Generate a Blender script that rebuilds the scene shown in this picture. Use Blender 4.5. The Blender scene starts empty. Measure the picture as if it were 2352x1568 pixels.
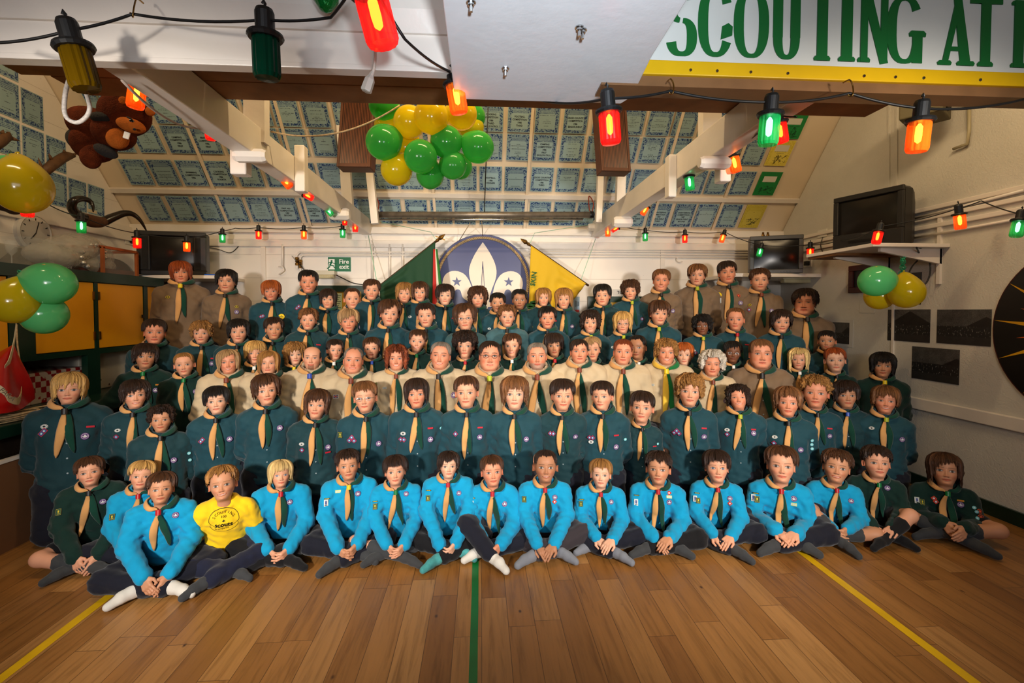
import bpy, math, random
import numpy as np
from mathutils import Vector, Matrix, Quaternion
from mathutils.bvhtree import BVHTree

S = bpy.context.scene
COL = S.collection
rnd = random.Random(7)
PI = math.pi
R = math.radians
# ------------------------------------------------------------------ camera
FPX, IW, IH = 1090.0, 2352.0, 1568.0
CAMZ = 1.5
PITCH, YAW, SHIFT = R(1.7), math.atan((1176 - 1105) / FPX), 37.0
cam_data = bpy.data.cameras.new('camera')
cam_data.sensor_width = 36.0
cam_data.lens = 36.0 * FPX / IW
cam_data.shift_y = -SHIFT / IW
cam_data.clip_start = 0.02
cam = bpy.data.objects.new('camera', cam_data)
cam.location = (0, 0, CAMZ)
cam.rotation_euler = (PI / 2 - PITCH, 0, -YAW)
COL.objects.link(cam)
S.camera = cam
# ------------------------------------------------------------------ world, lights, exposure
S.view_settings.view_transform = 'Standard'
S.view_settings.look = 'None'
S.view_settings.gamma = 1.0
S.view_settings.use_curve_mapping = False
S.view_settings.exposure = 0.0
w = bpy.data.worlds.new('world')
S.world = w
w.use_nodes = True
w.node_tree.nodes['Background'].inputs[0].default_value = (0.55, 0.62, 0.8, 1)
w.node_tree.nodes['Background'].inputs[1].default_value = 0.02
S.cycles.max_bounces = 6
S.cycles.diffuse_bounces = 3
S.cycles.glossy_bounces = 3
S.cycles.transmission_bounces = 6
S.cycles.transparent_max_bounces = 8
S.cycles.sample_clamp_indirect = 4.0
S.cycles.caustics_reflective = False
S.cycles.caustics_refractive = False
S.cycles.use_denoising = True
S.cycles.use_adaptive_sampling = True
S.cycles.adaptive_threshold = 0.02


def spot(name, loc, target, power, col, size, angle, blend):
    l = bpy.data.lights.new(name, 'SPOT')
    l.energy = power
    l.color = col
    l.shadow_soft_size = size
    l.spot_size = R(angle)
    l.spot_blend = blend
    o = bpy.data.objects.new(name, l)
    o.location = loc
    o.rotation_euler = (Vector(target) - Vector(loc)).to_track_quat('-Z', 'Y').to_euler()
    COL.objects.link(o)
    return o


def area(name, loc, target, power, col, sx, sy, spread=180):
    l = bpy.data.lights.new(name, 'AREA')
    l.energy = power
    l.color = col
    l.shape = 'RECTANGLE'
    l.size, l.size_y = sx, sy
    l.spread = R(spread)
    o = bpy.data.objects.new(name, l)
    o.location = loc
    o.rotation_euler = (Vector(target) - Vector(loc)).to_track_quat('-Z', 'Y').to_euler()
    COL.objects.link(o)
    return o


# two photo flashes on stands either side of the photographer, warm tungsten tubes above the loft boards, weak cool fill
spot('flash_left', (-1.5, -0.45, 1.70), (-0.95, 4.2, 0.85), 740, (1.0, 0.92, 0.83), 0.12, 67, 1.0)
spot('flash_right', (1.7, -0.45, 1.70), (1.15, 4.2, 0.85), 740, (1.0, 0.92, 0.83), 0.12, 67, 1.0)
spot('flash_on_camera', (0.12, -0.12, 1.66), (0.22, 1.36, 2.3), 175, (0.80, 0.90, 1.0), 0.05, 52, 1.0)
area('ceiling_tube', (0.0, 2.5, 3.75), (0.0, 4.6, 2.9), 50, (1.0, 0.72, 0.38), 1.2, 0.12)
area('ceiling_tube', (-2.6, 2.3, 3.5), (-2.8, 4.4, 2.4), 24, (1.0, 0.72, 0.40), 0.8, 0.1)
area('ceiling_tube', (2.6, 2.3, 3.5), (2.8, 4.4, 2.4), 24, (1.0, 0.72, 0.40), 0.8, 0.1)
area('window_fill', (0.0, -2.6, 2.2), (0.0, 3.0, 0.6), 36, (0.84, 0.90, 1.0), 3.0, 1.2, 120)

# ------------------------------------------------------------------ picture helpers: a pixel of the photograph -> a point on a real plane
_cp, _sp, _cy, _sy = math.cos(PITCH), math.sin(PITCH), math.cos(YAW), math.sin(YAW)


def ray(px, py):
    x = (px - IW / 2) / FPX
    y = (IH / 2 - py - SHIFT) / FPX
    f, u = 1.0, y
    fy = f * _cp + u * _sp
    fz = -f * _sp + u * _cp
    return Vector((x * _cy + fy * _sy, -x * _sy + fy * _cy, fz))


def atY(px, py, Y):
    d = ray(px, py); t = Y / d.y
    return Vector((d.x * t, Y, CAMZ + d.z * t))


def atX(px, py, X):
    d = ray(px, py); t = X / d.x
    return Vector((X, d.y * t, CAMZ + d.z * t))


def atZ(px, py, Z):
    d = ray(px, py); t = (Z - CAMZ) / d.z
    return Vector((d.x * t, d.y * t, Z))


BW, XL, XR, EAVE = 5.73, -3.98, 3.75, 2.47
SLOPE = R(48)
NSL = Vector((0, -math.sin(SLOPE), -math.cos(SLOPE)))      # inner normal of the back roof slope


def atSlope(px, py, off=0.0):
    d = ray(px, py); o = Vector((0, 0, CAMZ)); p0 = Vector((0, BW, EAVE)) + NSL * off
    t = (p0 - o).dot(NSL) / d.dot(NSL)
    return o + d * t


# ------------------------------------------------------------------ materials
def lin(c):
    if isinstance(c, str):
        c = tuple(int(c[i:i + 2], 16) for i in (0, 2, 4))
    r = []
    for v in c[:3]:
        v = v / 255.0
        r.append(v / 12.92 if v <= 0.04045 else ((v + 0.055) / 1.055) ** 2.4)
    return tuple(r) + (1.0,)


class NT:
    def __init__(s, name):
        s.m = bpy.data.materials.new(name); s.m.use_nodes = True
        s.t = s.m.node_tree; s.t.nodes.clear()
        s.out = s.t.nodes.new('ShaderNodeOutputMaterial')
        s.b = s.t.nodes.new('ShaderNodeBsdfPrincipled')
        s.t.links.new(s.b.outputs[0], s.out.inputs[0])

    def n(s, typ, **kw):
        nd = s.t.nodes.new('ShaderNode' + typ)
        for k, v in kw.items():
            if k.startswith('i_'):
                nd.inputs[k[2:].replace('_', ' ')].default_value = v
            elif k.startswith('n') and k[1:].isdigit():
                nd.inputs[int(k[1:])].default_value = v
            else:
                setattr(nd, k, v)
        return nd

    def l(s, a, b):
        s.t.links.new(a, b)

    def math(s, op, a, b=None, c=None, clamp=False):
        nd = s.t.nodes.new('ShaderNodeMath'); nd.operation = op; nd.use_clamp = clamp
        for i, v in enumerate((a, b, c)):
            if v is None: continue
            if isinstance(v, (int, float)): nd.inputs[i].default_value = v
            else: s.l(v, nd.inputs[i])
        return nd.outputs[0]

    def mix(s, f, a, b):
        nd = s.t.nodes.new('ShaderNodeMix'); nd.data_type = 'RGBA'
        for i, v in ((0, f), (6, a), (7, b)):
            if isinstance(v, (int, float)): nd.inputs[i].default_value = v
            elif isinstance(v, tuple): nd.inputs[i].default_value = v
            else: s.l(v, nd.inputs[i])
        return nd.outputs[2]

    def ramp(s, fac, stops):
        nd = s.t.nodes.new('ShaderNodeValToRGB'); e = nd.color_ramp.elements
        while len(e) < len(stops): e.new(0.5)
        for i, (p, c) in enumerate(stops):
            e[i].position = p; e[i].color = c
        s.l(fac, nd.inputs[0])
        return nd.outputs[0]


_mats = {}


def mat(name, col=None, rough=0.6, metal=0.0, spec=0.5, noise=0.0, nscale=8.0, bump=0.0, bscale=60.0, coat=0.0, emit=None, estr=0.0, alpha=None, trans=0.0, ior=1.45, sheen=0.0):
    if name in _mats:
        return _mats[name]
    k = NT(name); b = k.b
    c = lin(col)
    b.inputs['Base Color'].default_value = c
    b.inputs['Roughness'].default_value = rough
    b.inputs['Metallic'].default_value = metal
    b.inputs['Specular IOR Level'].default_value = spec
    b.inputs['Coat Weight'].default_value = coat
    b.inputs['Transmission Weight'].default_value = trans
    b.inputs['IOR'].default_value = ior
    b.inputs['Sheen Weight'].default_value = sheen
    if alpha is not None:
        b.inputs['Alpha'].default_value = alpha
    if emit:
        b.inputs['Emission Color'].default_value = lin(emit); b.inputs['Emission Strength'].default_value = estr
    if noise or bump:
        tc = k.n('TexCoord')
    if noise:
        nz = k.n('TexNoise', i_Scale=nscale, i_Detail=4.0)
        k.l(tc.outputs['Object'], nz.inputs['Vector'])
        f = k.math('MULTIPLY_ADD', nz.outputs[0], 2.0, -0.5, True)
        k.l(k.mix(f, tuple(v * (1 - noise) for v in c[:3]) + (1,), tuple(min(1, v * (1 + noise)) for v in c[:3]) + (1,)), b.inputs['Base Color'])
    if bump:
        nb = k.n('TexNoise', i_Scale=bscale, i_Detail=3.0)
        k.l(tc.outputs['Object'], nb.inputs['Vector'])
        bp = k.n('Bump', i_Strength=bump, i_Distance=0.01)
        k.l(nb.outputs[0], bp.inputs['Height'])
        k.l(bp.outputs[0], b.inputs['Normal'])
    _mats[name] = k.m
    return k.m


# ------------------------------------------------------------------ mesh helpers
def mesh_np(name, verts, faces, smooth=True):
    """faces: (n,4) or (n,3) int array, or list of such arrays / lists"""
    me = bpy.data.meshes.new(name)
    v = np.asarray(verts, dtype=np.float32).reshape(-1, 3)
    if isinstance(faces, np.ndarray): faces = [faces]
    loops, starts, totals, s0 = [], [], [], 0
    for f in faces:
        f = np.asarray(f, dtype=np.int32)
        if f.size == 0: continue
        n, kk = f.shape
        loops.append(f.reshape(-1)); starts.append(s0 + np.arange(n) * kk); totals.append(np.full(n, kk)); s0 += n * kk
    loops = np.concatenate(loops); starts = np.concatenate(starts); totals = np.concatenate(totals)
    me.vertices.add(len(v)); me.vertices.foreach_set('co', v.reshape(-1))
    me.loops.add(len(loops)); me.loops.foreach_set('vertex_index', loops.astype(np.int32))
    me.polygons.add(len(starts))
    me.polygons.foreach_set('loop_start', starts.astype(np.int32)); me.polygons.foreach_set('loop_total', totals.astype(np.int32))
    me.polygons.foreach_set('use_smooth', np.full(len(starts), bool(smooth)))
    me.update(calc_edges=True); me.validate()
    return me


class MB:
    """collects simple solids into one mesh"""

    def __init__(s):
        s.v = []; s.f3 = []; s.f4 = []; s.fn = []; s.m = []

    def face(s, idx):
        s.fn.append(tuple(idx))

    def add(s, verts, faces):
        o = len(s.v); s.v += [tuple(p) for p in verts]
        for f in faces: s.fn.append(tuple(i + o for i in f))
        return s

    def box(s, lo, hi, M=None):
        x0, y0, z0 = lo; x1, y1, z1 = hi
        vs = [Vector(p) for p in ((x0, y0, z0), (x1, y0, z0), (x1, y1, z0), (x0, y1, z0), (x0, y0, z1), (x1, y0, z1), (x1, y1, z1), (x0, y1, z1))]
        if M is not None: vs = [M @ p for p in vs]
        return s.add(vs, [(0, 3, 2, 1), (4, 5, 6, 7), (0, 1, 5, 4), (1, 2, 6, 5), (2, 3, 7, 6), (3, 0, 4, 7)])

    def cbox(s, c, d, M=None):
        return s.box((c[0] - d[0] / 2, c[1] - d[1] / 2, c[2] - d[2] / 2), (c[0] + d[0] / 2, c[1] + d[1] / 2, c[2] + d[2] / 2), M)

    def bar(s, a, b, wd, ht, up=Vector((0, 0, 1))):
        a = Vector(a); b = Vector(b); t = (b - a).normalized()
        x = t.cross(up)
        x = x.normalized() if x.length > 1e-5 else Vector((1, 0, 0))
        y = x.cross(t)
        vs = []
        for p in (a, b):
            for i, j in ((-1, -1), (1, -1), (1, 1), (-1, 1)):
                vs.append(p + x * (i * wd / 2) + y * (j * ht / 2))
        return s.add(vs, [(0, 1, 2, 3), (7, 6, 5, 4), (0, 4, 5, 1), (1, 5, 6, 2), (2, 6, 7, 3), (3, 7, 4, 0)])

    def tube(s, pts, r, n=8, cap=True):
        pts = [Vector(p) for p in pts]
        rs = r if isinstance(r, (list, tuple)) else [r] * len(pts)
        o = len(s.v); prev = None
        for i, p in enumerate(pts):
            t = (pts[min(i + 1, len(pts) - 1)] - pts[max(i - 1, 0)])
            t = t.normalized() if t.length > 1e-9 else Vector((0, 0, 1))
            if prev is None:
                x = t.orthogonal().normalized()
            else:
                x = prev - t * prev.dot(t)
                x = x.normalized() if x.length > 1e-6 else t.orthogonal().normalized()
            prev = x; y = t.cross(x)
            for k in range(n):
                a = 2 * PI * k / n
                s.v.append(tuple(p + (x * math.cos(a) + y * math.sin(a)) * rs[i]))
        for i in range(len(pts) - 1):
            for k in range(n):
                a = o + i * n + k; b = o + i * n + (k + 1) % n
                s.fn.append((a, b, b + n, a + n))
        if cap:
            s.fn.append(tuple(o + k for k in range(n))[::-1])
            s.fn.append(tuple(o + (len(pts) - 1) * n + k for k in range(n)))
        return s

    def lathe(s, prof, n=20, M=None, cap=True):
        """prof: list of (r, z)"""
        o = len(s.v)
        for r, z in prof:
            for k in range(n):
                a = 2 * PI * k / n; p = Vector((r * math.cos(a), r * math.sin(a), z))
                s.v.append(tuple(M @ p if M is not None else p))
        for i in range(len(prof) - 1):
            for k in range(n):
                a = o + i * n + k; b = o + i * n + (k + 1) % n
                s.fn.append((a, b, b + n, a + n))
        if cap:
            s.fn.append(tuple(o + k for k in range(n))[::-1])
            s.fn.append(tuple(o + (len(prof) - 1) * n + k for k in range(n)))
        return s

    def prism(s, poly, d, M=None):
        """poly: 2-D points (x,z) in the plane y=0, thickness d towards -y (front)"""
        n = len(poly); vs = [Vector((x, 0, z)) for x, z in poly] + [Vector((x, -d, z)) for x, z in poly]
        if M is not None: vs = [M @ p for p in vs]
        fs = [tuple(range(n)), tuple(range(2 * n - 1, n - 1, -1))]
        for i in range(n):
            j = (i + 1) % n
            fs.append((j, i, n + i, n + j))
        return s.add(vs, fs)

    def mesh(s, name, smooth=False):
        me = bpy.data.meshes.new(name)
        me.from_pydata(s.v, [], s.fn)
        me.validate(); me.update()
        if smooth: me.polygons.foreach_set('use_smooth', np.ones(len(me.polygons), dtype=bool))
        return me


def obj(name, me, m=None, parent=None, smooth=None, bevel=0.0, autosmooth=False):
    if isinstance(me, MB): me = me.mesh(name, bool(smooth))
    o = bpy.data.objects.new(name, me)
    if m is not None and len(me.materials) == 0:
        for q in (m if isinstance(m, (list, tuple)) else [m]): me.materials.append(q)
    COL.objects.link(o)
    if parent is not None: o.parent = parent
    if bevel:
        b = o.modifiers.new('bevel', 'BEVEL'); b.width = bevel; b.segments = 2; b.limit_method = 'ANGLE'
    if autosmooth:
        try:
            me.set_sharp_from_angle(angle=R(40))
        except Exception:
            pass
    return o


def tag(o, label=None, cat=None, group=None, kind=None):
    if label: o['label'] = label
    if cat: o['category'] = cat
    if group: o['group'] = group
    if kind: o['kind'] = kind
    return o


def thing(name, label, cat, loc=(0, 0, 0), rot=(0, 0, 0), group=None):
    o = bpy.data.objects.new(name, None)
    o.location = loc; o.rotation_euler = rot; o.empty_display_size = 0.05
    COL.objects.link(o)
    return tag(o, label, cat, group)


def struct(name, me, m, bevel=0.0, label=None):
    o = obj(name, me, m, bevel=bevel); o['kind'] = 'structure'
    if label: o['label'] = label
    return o


def dup_tree(o, parent=None):
    c = o.copy(); COL.objects.link(c)
    if parent is not None: c.parent = parent
    for ch in list(o.children): dup_tree(ch, c)
    return c


def frame_M(origin, xdir, normal):
    """matrix whose local x runs along xdir, local -y looks along normal (front), local z = up in the surface"""
    x = Vector(xdir).normalized(); y = -Vector(normal).normalized()
    x = (x - y * x.dot(y)).normalized(); z = x.cross(y)
    M = Matrix((x, y, z)).transposed().to_4x4(); M.translation = Vector(origin)
    return M


def text_mesh(body, size, extrude=0.001, align='CENTER', bold=0.0, spacing=1.0):
    cu = bpy.data.curves.new('lettering', 'FONT'); cu.body = body; cu.size = size; cu.extrude = extrude
    cu.align_x = align; cu.align_y = 'CENTER'; cu.offset = bold; cu.resolution_u = 2; cu.space_line = spacing
    o = bpy.data.objects.new('lettering', cu); COL.objects.link(o)
    bpy.context.view_layer.update(); dg = bpy.context.evaluated_depsgraph_get()
    me = bpy.data.meshes.new_from_object(o.evaluated_get(dg))
    bpy.data.objects.remove(o); bpy.data.curves.remove(cu)
    co = np.zeros(len(me.vertices) * 3, dtype=np.float32); me.vertices.foreach_get('co', co); co = co.reshape(-1, 3)
    out = np.stack([co[:, 0], -co[:, 2], co[:, 1]], 1)          # upright, facing -y
    me.vertices.foreach_set('co', out.reshape(-1).astype(np.float32)); me.update()
    return me


def catenary(a, b, sag, n=10):
    a = Vector(a); b = Vector(b)
    return [a.lerp(b, i / n) - Vector((0, 0, sag * 4 * (i / n) * (1 - i / n))) for i in range(n + 1)]


def smooth_path(pts, n=6):
    pts = [Vector(p) for p in pts]; out = []
    for i in range(len(pts) - 1):
        p0 = pts[max(i - 1, 0)]; p1 = pts[i]; p2 = pts[i + 1]; p3 = pts[min(i + 2, len(pts) - 1)]
        for k in range(n):
            t = k / n; t2 = t * t; t3 = t2 * t
            out.append(0.5 * ((2 * p1) + (-p0 + p2) * t + (2 * p0 - 5 * p1 + 4 * p2 - p3) * t2 + (-p0 + 3 * p1 - 3 * p2 + p3) * t3))
    out.append(pts[-1])
    return out


ORD = ('first second third fourth fifth sixth seventh eighth ninth tenth eleventh twelfth thirteenth fourteenth fifteenth sixteenth '
       'seventeenth eighteenth nineteenth twentieth').split()
ORD += ['twenty-' + x for x in ORD[:9]] + ['thirtieth']
# ================================================================== ROOM SHELL
def floor_mat():
    k = NT('oak_planks'); b = k.b
    tc = k.n('TexCoord'); sp = k.n('SeparateXYZ'); k.l(tc.outputs['Object'], sp.inputs[0])
    X, Y = sp.outputs[0], sp.outputs[1]
    row = k.math('FLOOR', k.math('DIVIDE', X, 0.128))
    wn = k.n('TexWhiteNoise', noise_dimensions='1D'); k.l(row, wn.inputs['W'])
    ys = k.math('ADD', Y, k.math('MULTIPLY', wn.outputs[0], 3.7))
    cell = k.math('FLOOR', k.math('DIVIDE', ys, 0.92))
    cb = k.n('CombineXYZ'); k.l(row, cb.inputs[0]); k.l(cell, cb.inputs[1])
    wn2 = k.n('TexWhiteNoise', noise_dimensions='2D'); k.l(cb.outputs[0], wn2.inputs['Vector'])
    base = k.ramp(wn2.outputs[0], [(0.0, lin((138, 92, 44))), (0.3, lin((150, 102, 50))), (0.6, lin((160, 111, 57))), (0.85, lin((180, 132, 76))), (1.0, lin((142, 94, 46)))])
    # grain, stretched along the plank, shifted per plank
    gx = k.math('MULTIPLY', X, 34.0); gy = k.math('ADD', k.math('MULTIPLY', Y, 2.2), k.math('MULTIPLY', wn2.outputs[0], 40.0))
    cg = k.n('CombineXYZ'); k.l(gx, cg.inputs[0]); k.l(gy, cg.inputs[1]); k.l(wn2.outputs[0], cg.inputs[2])
    nz = k.n('TexNoise', i_Scale=1.0, i_Detail=6.0, i_Roughness=0.65, i_Distortion=0.6); k.l(cg.outputs[0], nz.inputs['Vector'])
    g = k.ramp(nz.outputs[0], [(0.3, (0.55, 0.5, 0.42, 1)), (0.5, (0.98, 0.97, 0.95, 1)), (0.75, (1.15, 1.13, 1.1, 1))])
    m1 = k.n('Mix', data_type='RGBA', blend_type='MULTIPLY'); m1.inputs[0].default_value = 0.9
    k.l(base, m1.inputs[6]); k.l(g, m1.inputs[7])
    # knots
    ck = k.n('CombineXYZ'); k.l(k.math('MULTIPLY', X, 7.0), ck.inputs[0]); k.l(k.math('MULTIPLY', Y, 4.0), ck.inputs[1])
    vo = k.n('TexVoronoi', i_Scale=1.0); k.l(ck.outputs[0], vo.inputs['Vector'])
    kn = k.ramp(vo.outputs['Distance'], [(0.015, (1, 1, 1, 1)), (0.07, (0, 0, 0, 1))])
    c2 = k.mix(kn, m1.outputs[2], lin((62, 34, 16)))
    # gaps
    fx = k.math('ABSOLUTE', k.math('SUBTRACT', k.math('FRACT', k.math('DIVIDE', X, 0.128)), 0.5))
    fy = k.math('ABSOLUTE', k.math('SUBTRACT', k.math('FRACT', k.math('DIVIDE', ys, 0.92)), 0.5))
    gap = k.math('MAXIMUM', k.math('GREATER_THAN', fx, 0.489), k.math('GREATER_THAN', fy, 0.4985))
    c3 = k.mix(k.math('MULTIPLY', gap, 0.75), c2, lin((60, 36, 18)))
    k.l(c3, b.inputs['Base Color'])
    b.inputs['Roughness'].default_value = 0.36
    rr = k.math('MULTIPLY_ADD', nz.outputs[0], 0.2, 0.28); k.l(rr, b.inputs['Roughness'])
    bp = k.n('Bump', i_Strength=0.25, i_Distance=0.002); k.l(k.math('SUBTRACT', 1.0, gap), bp.inputs['Height']); k.l(bp.outputs[0], b.inputs['Normal'])
    return k.m


def painted_boards(name, col, pitch, axis='Z', noise=0.05, rough=0.5, dirt=0.25):
    k = NT(name); b = k.b
    tc = k.n('TexCoord'); sp = k.n('SeparateXYZ'); k.l(tc.outputs['Object'], sp.inputs[0])
    z = sp.outputs['XYZ'.index(axis)]
    f = k.math('ABSOLUTE', k.math('SUBTRACT', k.math('FRACT', k.math('DIVIDE', z, pitch)), 0.5))
    groove = k.math('GREATER_THAN', f, 0.492)
    nz = k.n('TexNoise', i_Scale=2.4, i_Detail=6.0, i_Roughness=0.6); k.l(tc.outputs['Object'], nz.inputs['Vector'])
    c = lin(col)
    cc = k.mix(k.math('MULTIPLY_ADD', nz.outputs[0], 1.6, -0.4, True), tuple(v * (1 - noise * 2) for v in c[:3]) + (1,), c)
    sp2 = k.n('TexNoise', i_Scale=42.0, i_Detail=2.0); k.l(tc.outputs['Object'], sp2.inputs['Vector'])
    spot_ = k.math('GREATER_THAN', sp2.outputs[0], 0.76)
    cc = k.mix(k.math('MULTIPLY', spot_, dirt), cc, lin((120, 100, 80)))
    cc = k.mix(k.math('MULTIPLY', groove, 0.35), cc, lin((120, 100, 82)))
    k.l(cc, b.inputs['Base Color']); b.inputs['Roughness'].default_value = rough
    bp = k.n('Bump', i_Strength=0.5, i_Distance=0.004); k.l(k.math('SUBTRACT', 1.0, groove), bp.inputs['Height']); k.l(bp.outputs[0], b.inputs['Normal'])
    return k.m


M_white = painted_boards('white_painted_boards', (238, 230, 220), 0.27)
M_wallr = mat('white_painted_plaster', (206, 202, 192), 0.65, noise=0.06, nscale=3.0, bump=0.35, bscale=90)
M_ceil = mat('cream_painted_board', (224, 206, 180), 0.6, noise=0.05, nscale=2.0)
M_trim = mat('white_gloss_paint', (228, 219, 208), 0.28, noise=0.04, nscale=6, bump=0.12, bscale=25)
M_green = mat('dark_green_gloss_paint', (14, 44, 32), 0.3, noise=0.15, nscale=5)
M_black = mat('black_plastic', (16, 16, 17), 0.4)
M_dark = mat('dark_gap', (14, 13, 12), 0.8)
M_gold = mat('yellow_painted_panel', (222, 150, 10), 0.45, noise=0.05, nscale=4)
M_chrome = mat('chrome', (200, 200, 200), 0.18, metal=1.0)
M_brass = mat('brass', (150, 115, 60), 0.3, metal=1.0)
M_wood = mat('bare_timber', (128, 84, 44), 0.7, noise=0.35, nscale=7)
M_brownwood = mat('dark_stained_timber', (82, 44, 22), 0.5, noise=0.3, nscale=9)
M_hard = mat('brown_hardboard', (120, 82, 52), 0.6, noise=0.08, nscale=5)

MB_ = MB
RIDGE_Y = 1.1
FY0 = 2 * RIDGE_Y - BW
struct('floor', MB().box((XL - 0.2, FY0, -0.08), (XR + 0.2, BW + 0.2, 0.0)), floor_mat())
struct('wall_back', MB().box((XL, BW, 0), (XR, BW + 0.12, EAVE + 0.05)), M_white)
RZ = EAVE + (BW - RIDGE_Y) * math.tan(SLOPE)
for nm, x0, x1, mm in (('wall_left', XL - 0.12, XL, M_white), ('wall_right', XR, XR + 0.12, M_wallr)):
    m = MB()
    poly = [(FY0, 0), (BW, 0), (BW, EAVE), (RIDGE_Y, RZ), (FY0, EAVE)]
    n = len(poly)
    m.add([(x0, y, z) for y, z in poly] + [(x1, y, z) for y, z in poly],
          [tuple(range(n))[::-1], tuple(range(n, 2 * n))] + [(i, (i + 1) % n, n + (i + 1) % n, n + i) for i in range(n)])
    struct(nm, m, mm)
struct('wall_front', MB().box((XL, FY0 - 0.12, 0), (XR, FY0, EAVE + 0.05)), M_wallr)


def slab(name, y0, z0, y1, z1, m):
    v = Vector((0, y1 - y0, z1 - z0)).normalized(); n_ = Vector((0, -v.z, v.y)) * 0.06
    if n_.z < 0: n_ = -n_
    q = MB(); pts = []
    for x in (XL - 0.1, XR + 0.1):
        pts += [(x, y0, z0), (x, y1, z1), (x, y1 + n_.y, z1 + n_.z), (x, y0 + n_.y, z0 + n_.z)]
    q.add(pts, [(0, 1, 2, 3), (7, 6, 5, 4), (0, 4, 5, 1), (1, 5, 6, 2), (2, 6, 7, 3), (3, 7, 4, 0)])
    return struct(name, q, m)


slab('ceiling', BW + 0.02, EAVE, RIDGE_Y, RZ, M_ceil)
slab('ceiling', 2 * RIDGE_Y - BW, EAVE, RIDGE_Y, RZ, M_ceil)
# baseboards and rails
struct('baseboard_right', MB().box((XR - 0.02, 1.0, 0), (XR, BW, 0.1)), M_green)
struct('baseboard_back', MB().box((XL, BW - 0.02, 0), (XR, BW, 0.1)), M_green)
zc = atX(2200, 945, XR).z
struct('trim_1', MB().box((XR - 0.03, 1.0, zc - 0.05), (XR, BW, zc + 0.05)), M_trim, bevel=0.008)
p = atY(1105, 563, BW)
struct('trim_2', MB().box((XL, BW - 0.035, p.z - 0.04), (XR, BW, p.z + 0.045)), M_trim, bevel=0.006)
struct('trim_3', MB().box((XL, BW - 0.05, EAVE - 0.06), (XR, BW, EAVE + 0.02)), M_trim, bevel=0.006)
# purlin strip across the slope between the two lowest certificate rows
a = atSlope(1105, 449)
struct('trim_4', MB().bar((XL, a.y - 0.004, a.z - 0.004), (XR, a.y - 0.004, a.z - 0.004), 0.05, 0.03, up=NSL), M_trim)
# rail on the left wall under the certificates and the gable corner boards
zl = atX(160, 505, XL).z
struct('trim_5', MB().box((XL, 1.0, zl - 0.09), (XL + 0.035, BW, zl + 0.07)), M_trim, bevel=0.006)
zr = atX(2200, 465, XR).z
for i, dz in enumerate((0.0, -0.075, -0.15)):
    struct('trim_%d' % (6 + i), MB().box((XR - 0.025, 1.0, zr + dz - 0.018), (XR, BW, zr + dz + 0.018)), M_trim, bevel=0.006)
for i, xx in enumerate((-2.55, 0.6, 2.2)):
    struct('trim_%d' % (9 + i), MB().box((xx, BW - 0.02, 0.1), (xx + 0.05, BW, atY(1105, 563, BW).z)), M_trim)
# roof battens up the slope
for i, xx in enumerate((-2.9, -1.98, -0.53, 0.52, 2.06, 2.84)):
    q = MB(); d1 = Vector((0, -math.cos(SLOPE), math.sin(SLOPE)))
    s0 = Vector((xx, BW, EAVE)) + NSL * 0.006
    q.bar(s0, s0 + d1 * 3.0, 0.03, 0.016, up=NSL)
    struct('trim_%d' % (20 + i), q, M_ceil)

# ------------------------------------------------------------------ tie beams of the roof trusses
HB = 1.75                                     # depth of the cross beam over the photographer


def tie_beam(xin, sgn, pegs, posts, label):
    zb = atY(1105, 542, BW).z; zt = atY(1105, 508, BW).z
    t = thing('tie_beam', label, 'roof beam', (xin, BW, zb)); t['kind'] = 'structure'
    q = MB().box((min(0, -sgn * -0.11), -(BW - HB - 0.12), 0), (max(0, sgn * 0.11), 0, zt - zb))
    obj('beam', q, M_trim, t, bevel=0.006)
    for (pxa, pya, pxb, pyb, side) in posts:
        Y = atX((pxa + pxb) / 2, (pya + pyb) / 2, xin if side == 'in' else xin + sgn * 0.15).y
        A = atY(pxa, pya, Y); B = atY(pxb, pyb, Y)
        wx = abs(B.x - A.x)
        if side == 'out': A.z = zt - .03
        cx = xin - sgn * wx * 0.5 if side == 'in' else xin + sgn * (0.11 + wx * 0.5)
        q = MB().box((cx - xin - wx / 2, Y - BW - 0.04, B.z - zb), (cx - xin + wx / 2, Y - BW + 0.04, A.z - zb))
        obj('hanger', q, M_trim, t, bevel=0.008)
    for (px, py, r) in pegs:
        Y = atX(px, py, xin).y
        A = atY(px, py, Y); rr = r * Y / FPX
        q = MB().lathe([(rr * 0.75, -0.02), (rr, 0.0), (rr, 0.14), (rr * 0.75, 0.16)], 8, Matrix.Translation((-sgn * 0.05, Y - BW, A.z - zb)) @ Matrix.Rotation(sgn * PI / 2, 4, 'Y') @ Matrix.Rotation(PI / 8, 4, 'Z'))
        obj('peg', q, M_trim, t)
    return t


TBL, TBR = atY(853, 530, BW).x, atY(1357, 530, BW).x
tie_beam(TBL, -1, [(584, 358, 15), (786, 492, 14), (855, 520, 9)], [(668, 336, 693, 442, 'in'), (537, 335, 575, 404, 'out')], 'left white painted tie beam running from back wall to loft boards')
tie_beam(TBR, 1, [(1633, 374, 15), (1425, 510, 13), (1364, 522, 9)], [(1541, 358, 1558, 455, 'in'), (1650, 352, 1674, 420, 'out')], 'right white painted tie beam running from back wall to loft boards')
# struts above the beams, at the back
for sgn, tx, pairs in ((-1, TBL, [((785, 370), (800, 462), 0.10), ((838, 392), (862, 500), 0.07)]), (1, TBR, [((1430, 370), (1424, 458), 0.09), ((1383, 400), (1374, 498), 0.06)])):
    for (a, b, wd) in pairs:
        Y = 4.95
        A, B = atY(a[0], a[1], Y), atY(b[0], b[1], Y)
        A.z += 0.5
        B.z -= 0.06
        s_ = struct('truss_strut', MB().bar(A, B, wd, 0.07, up=Vector((0, 1, 0))), M_trim)
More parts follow.
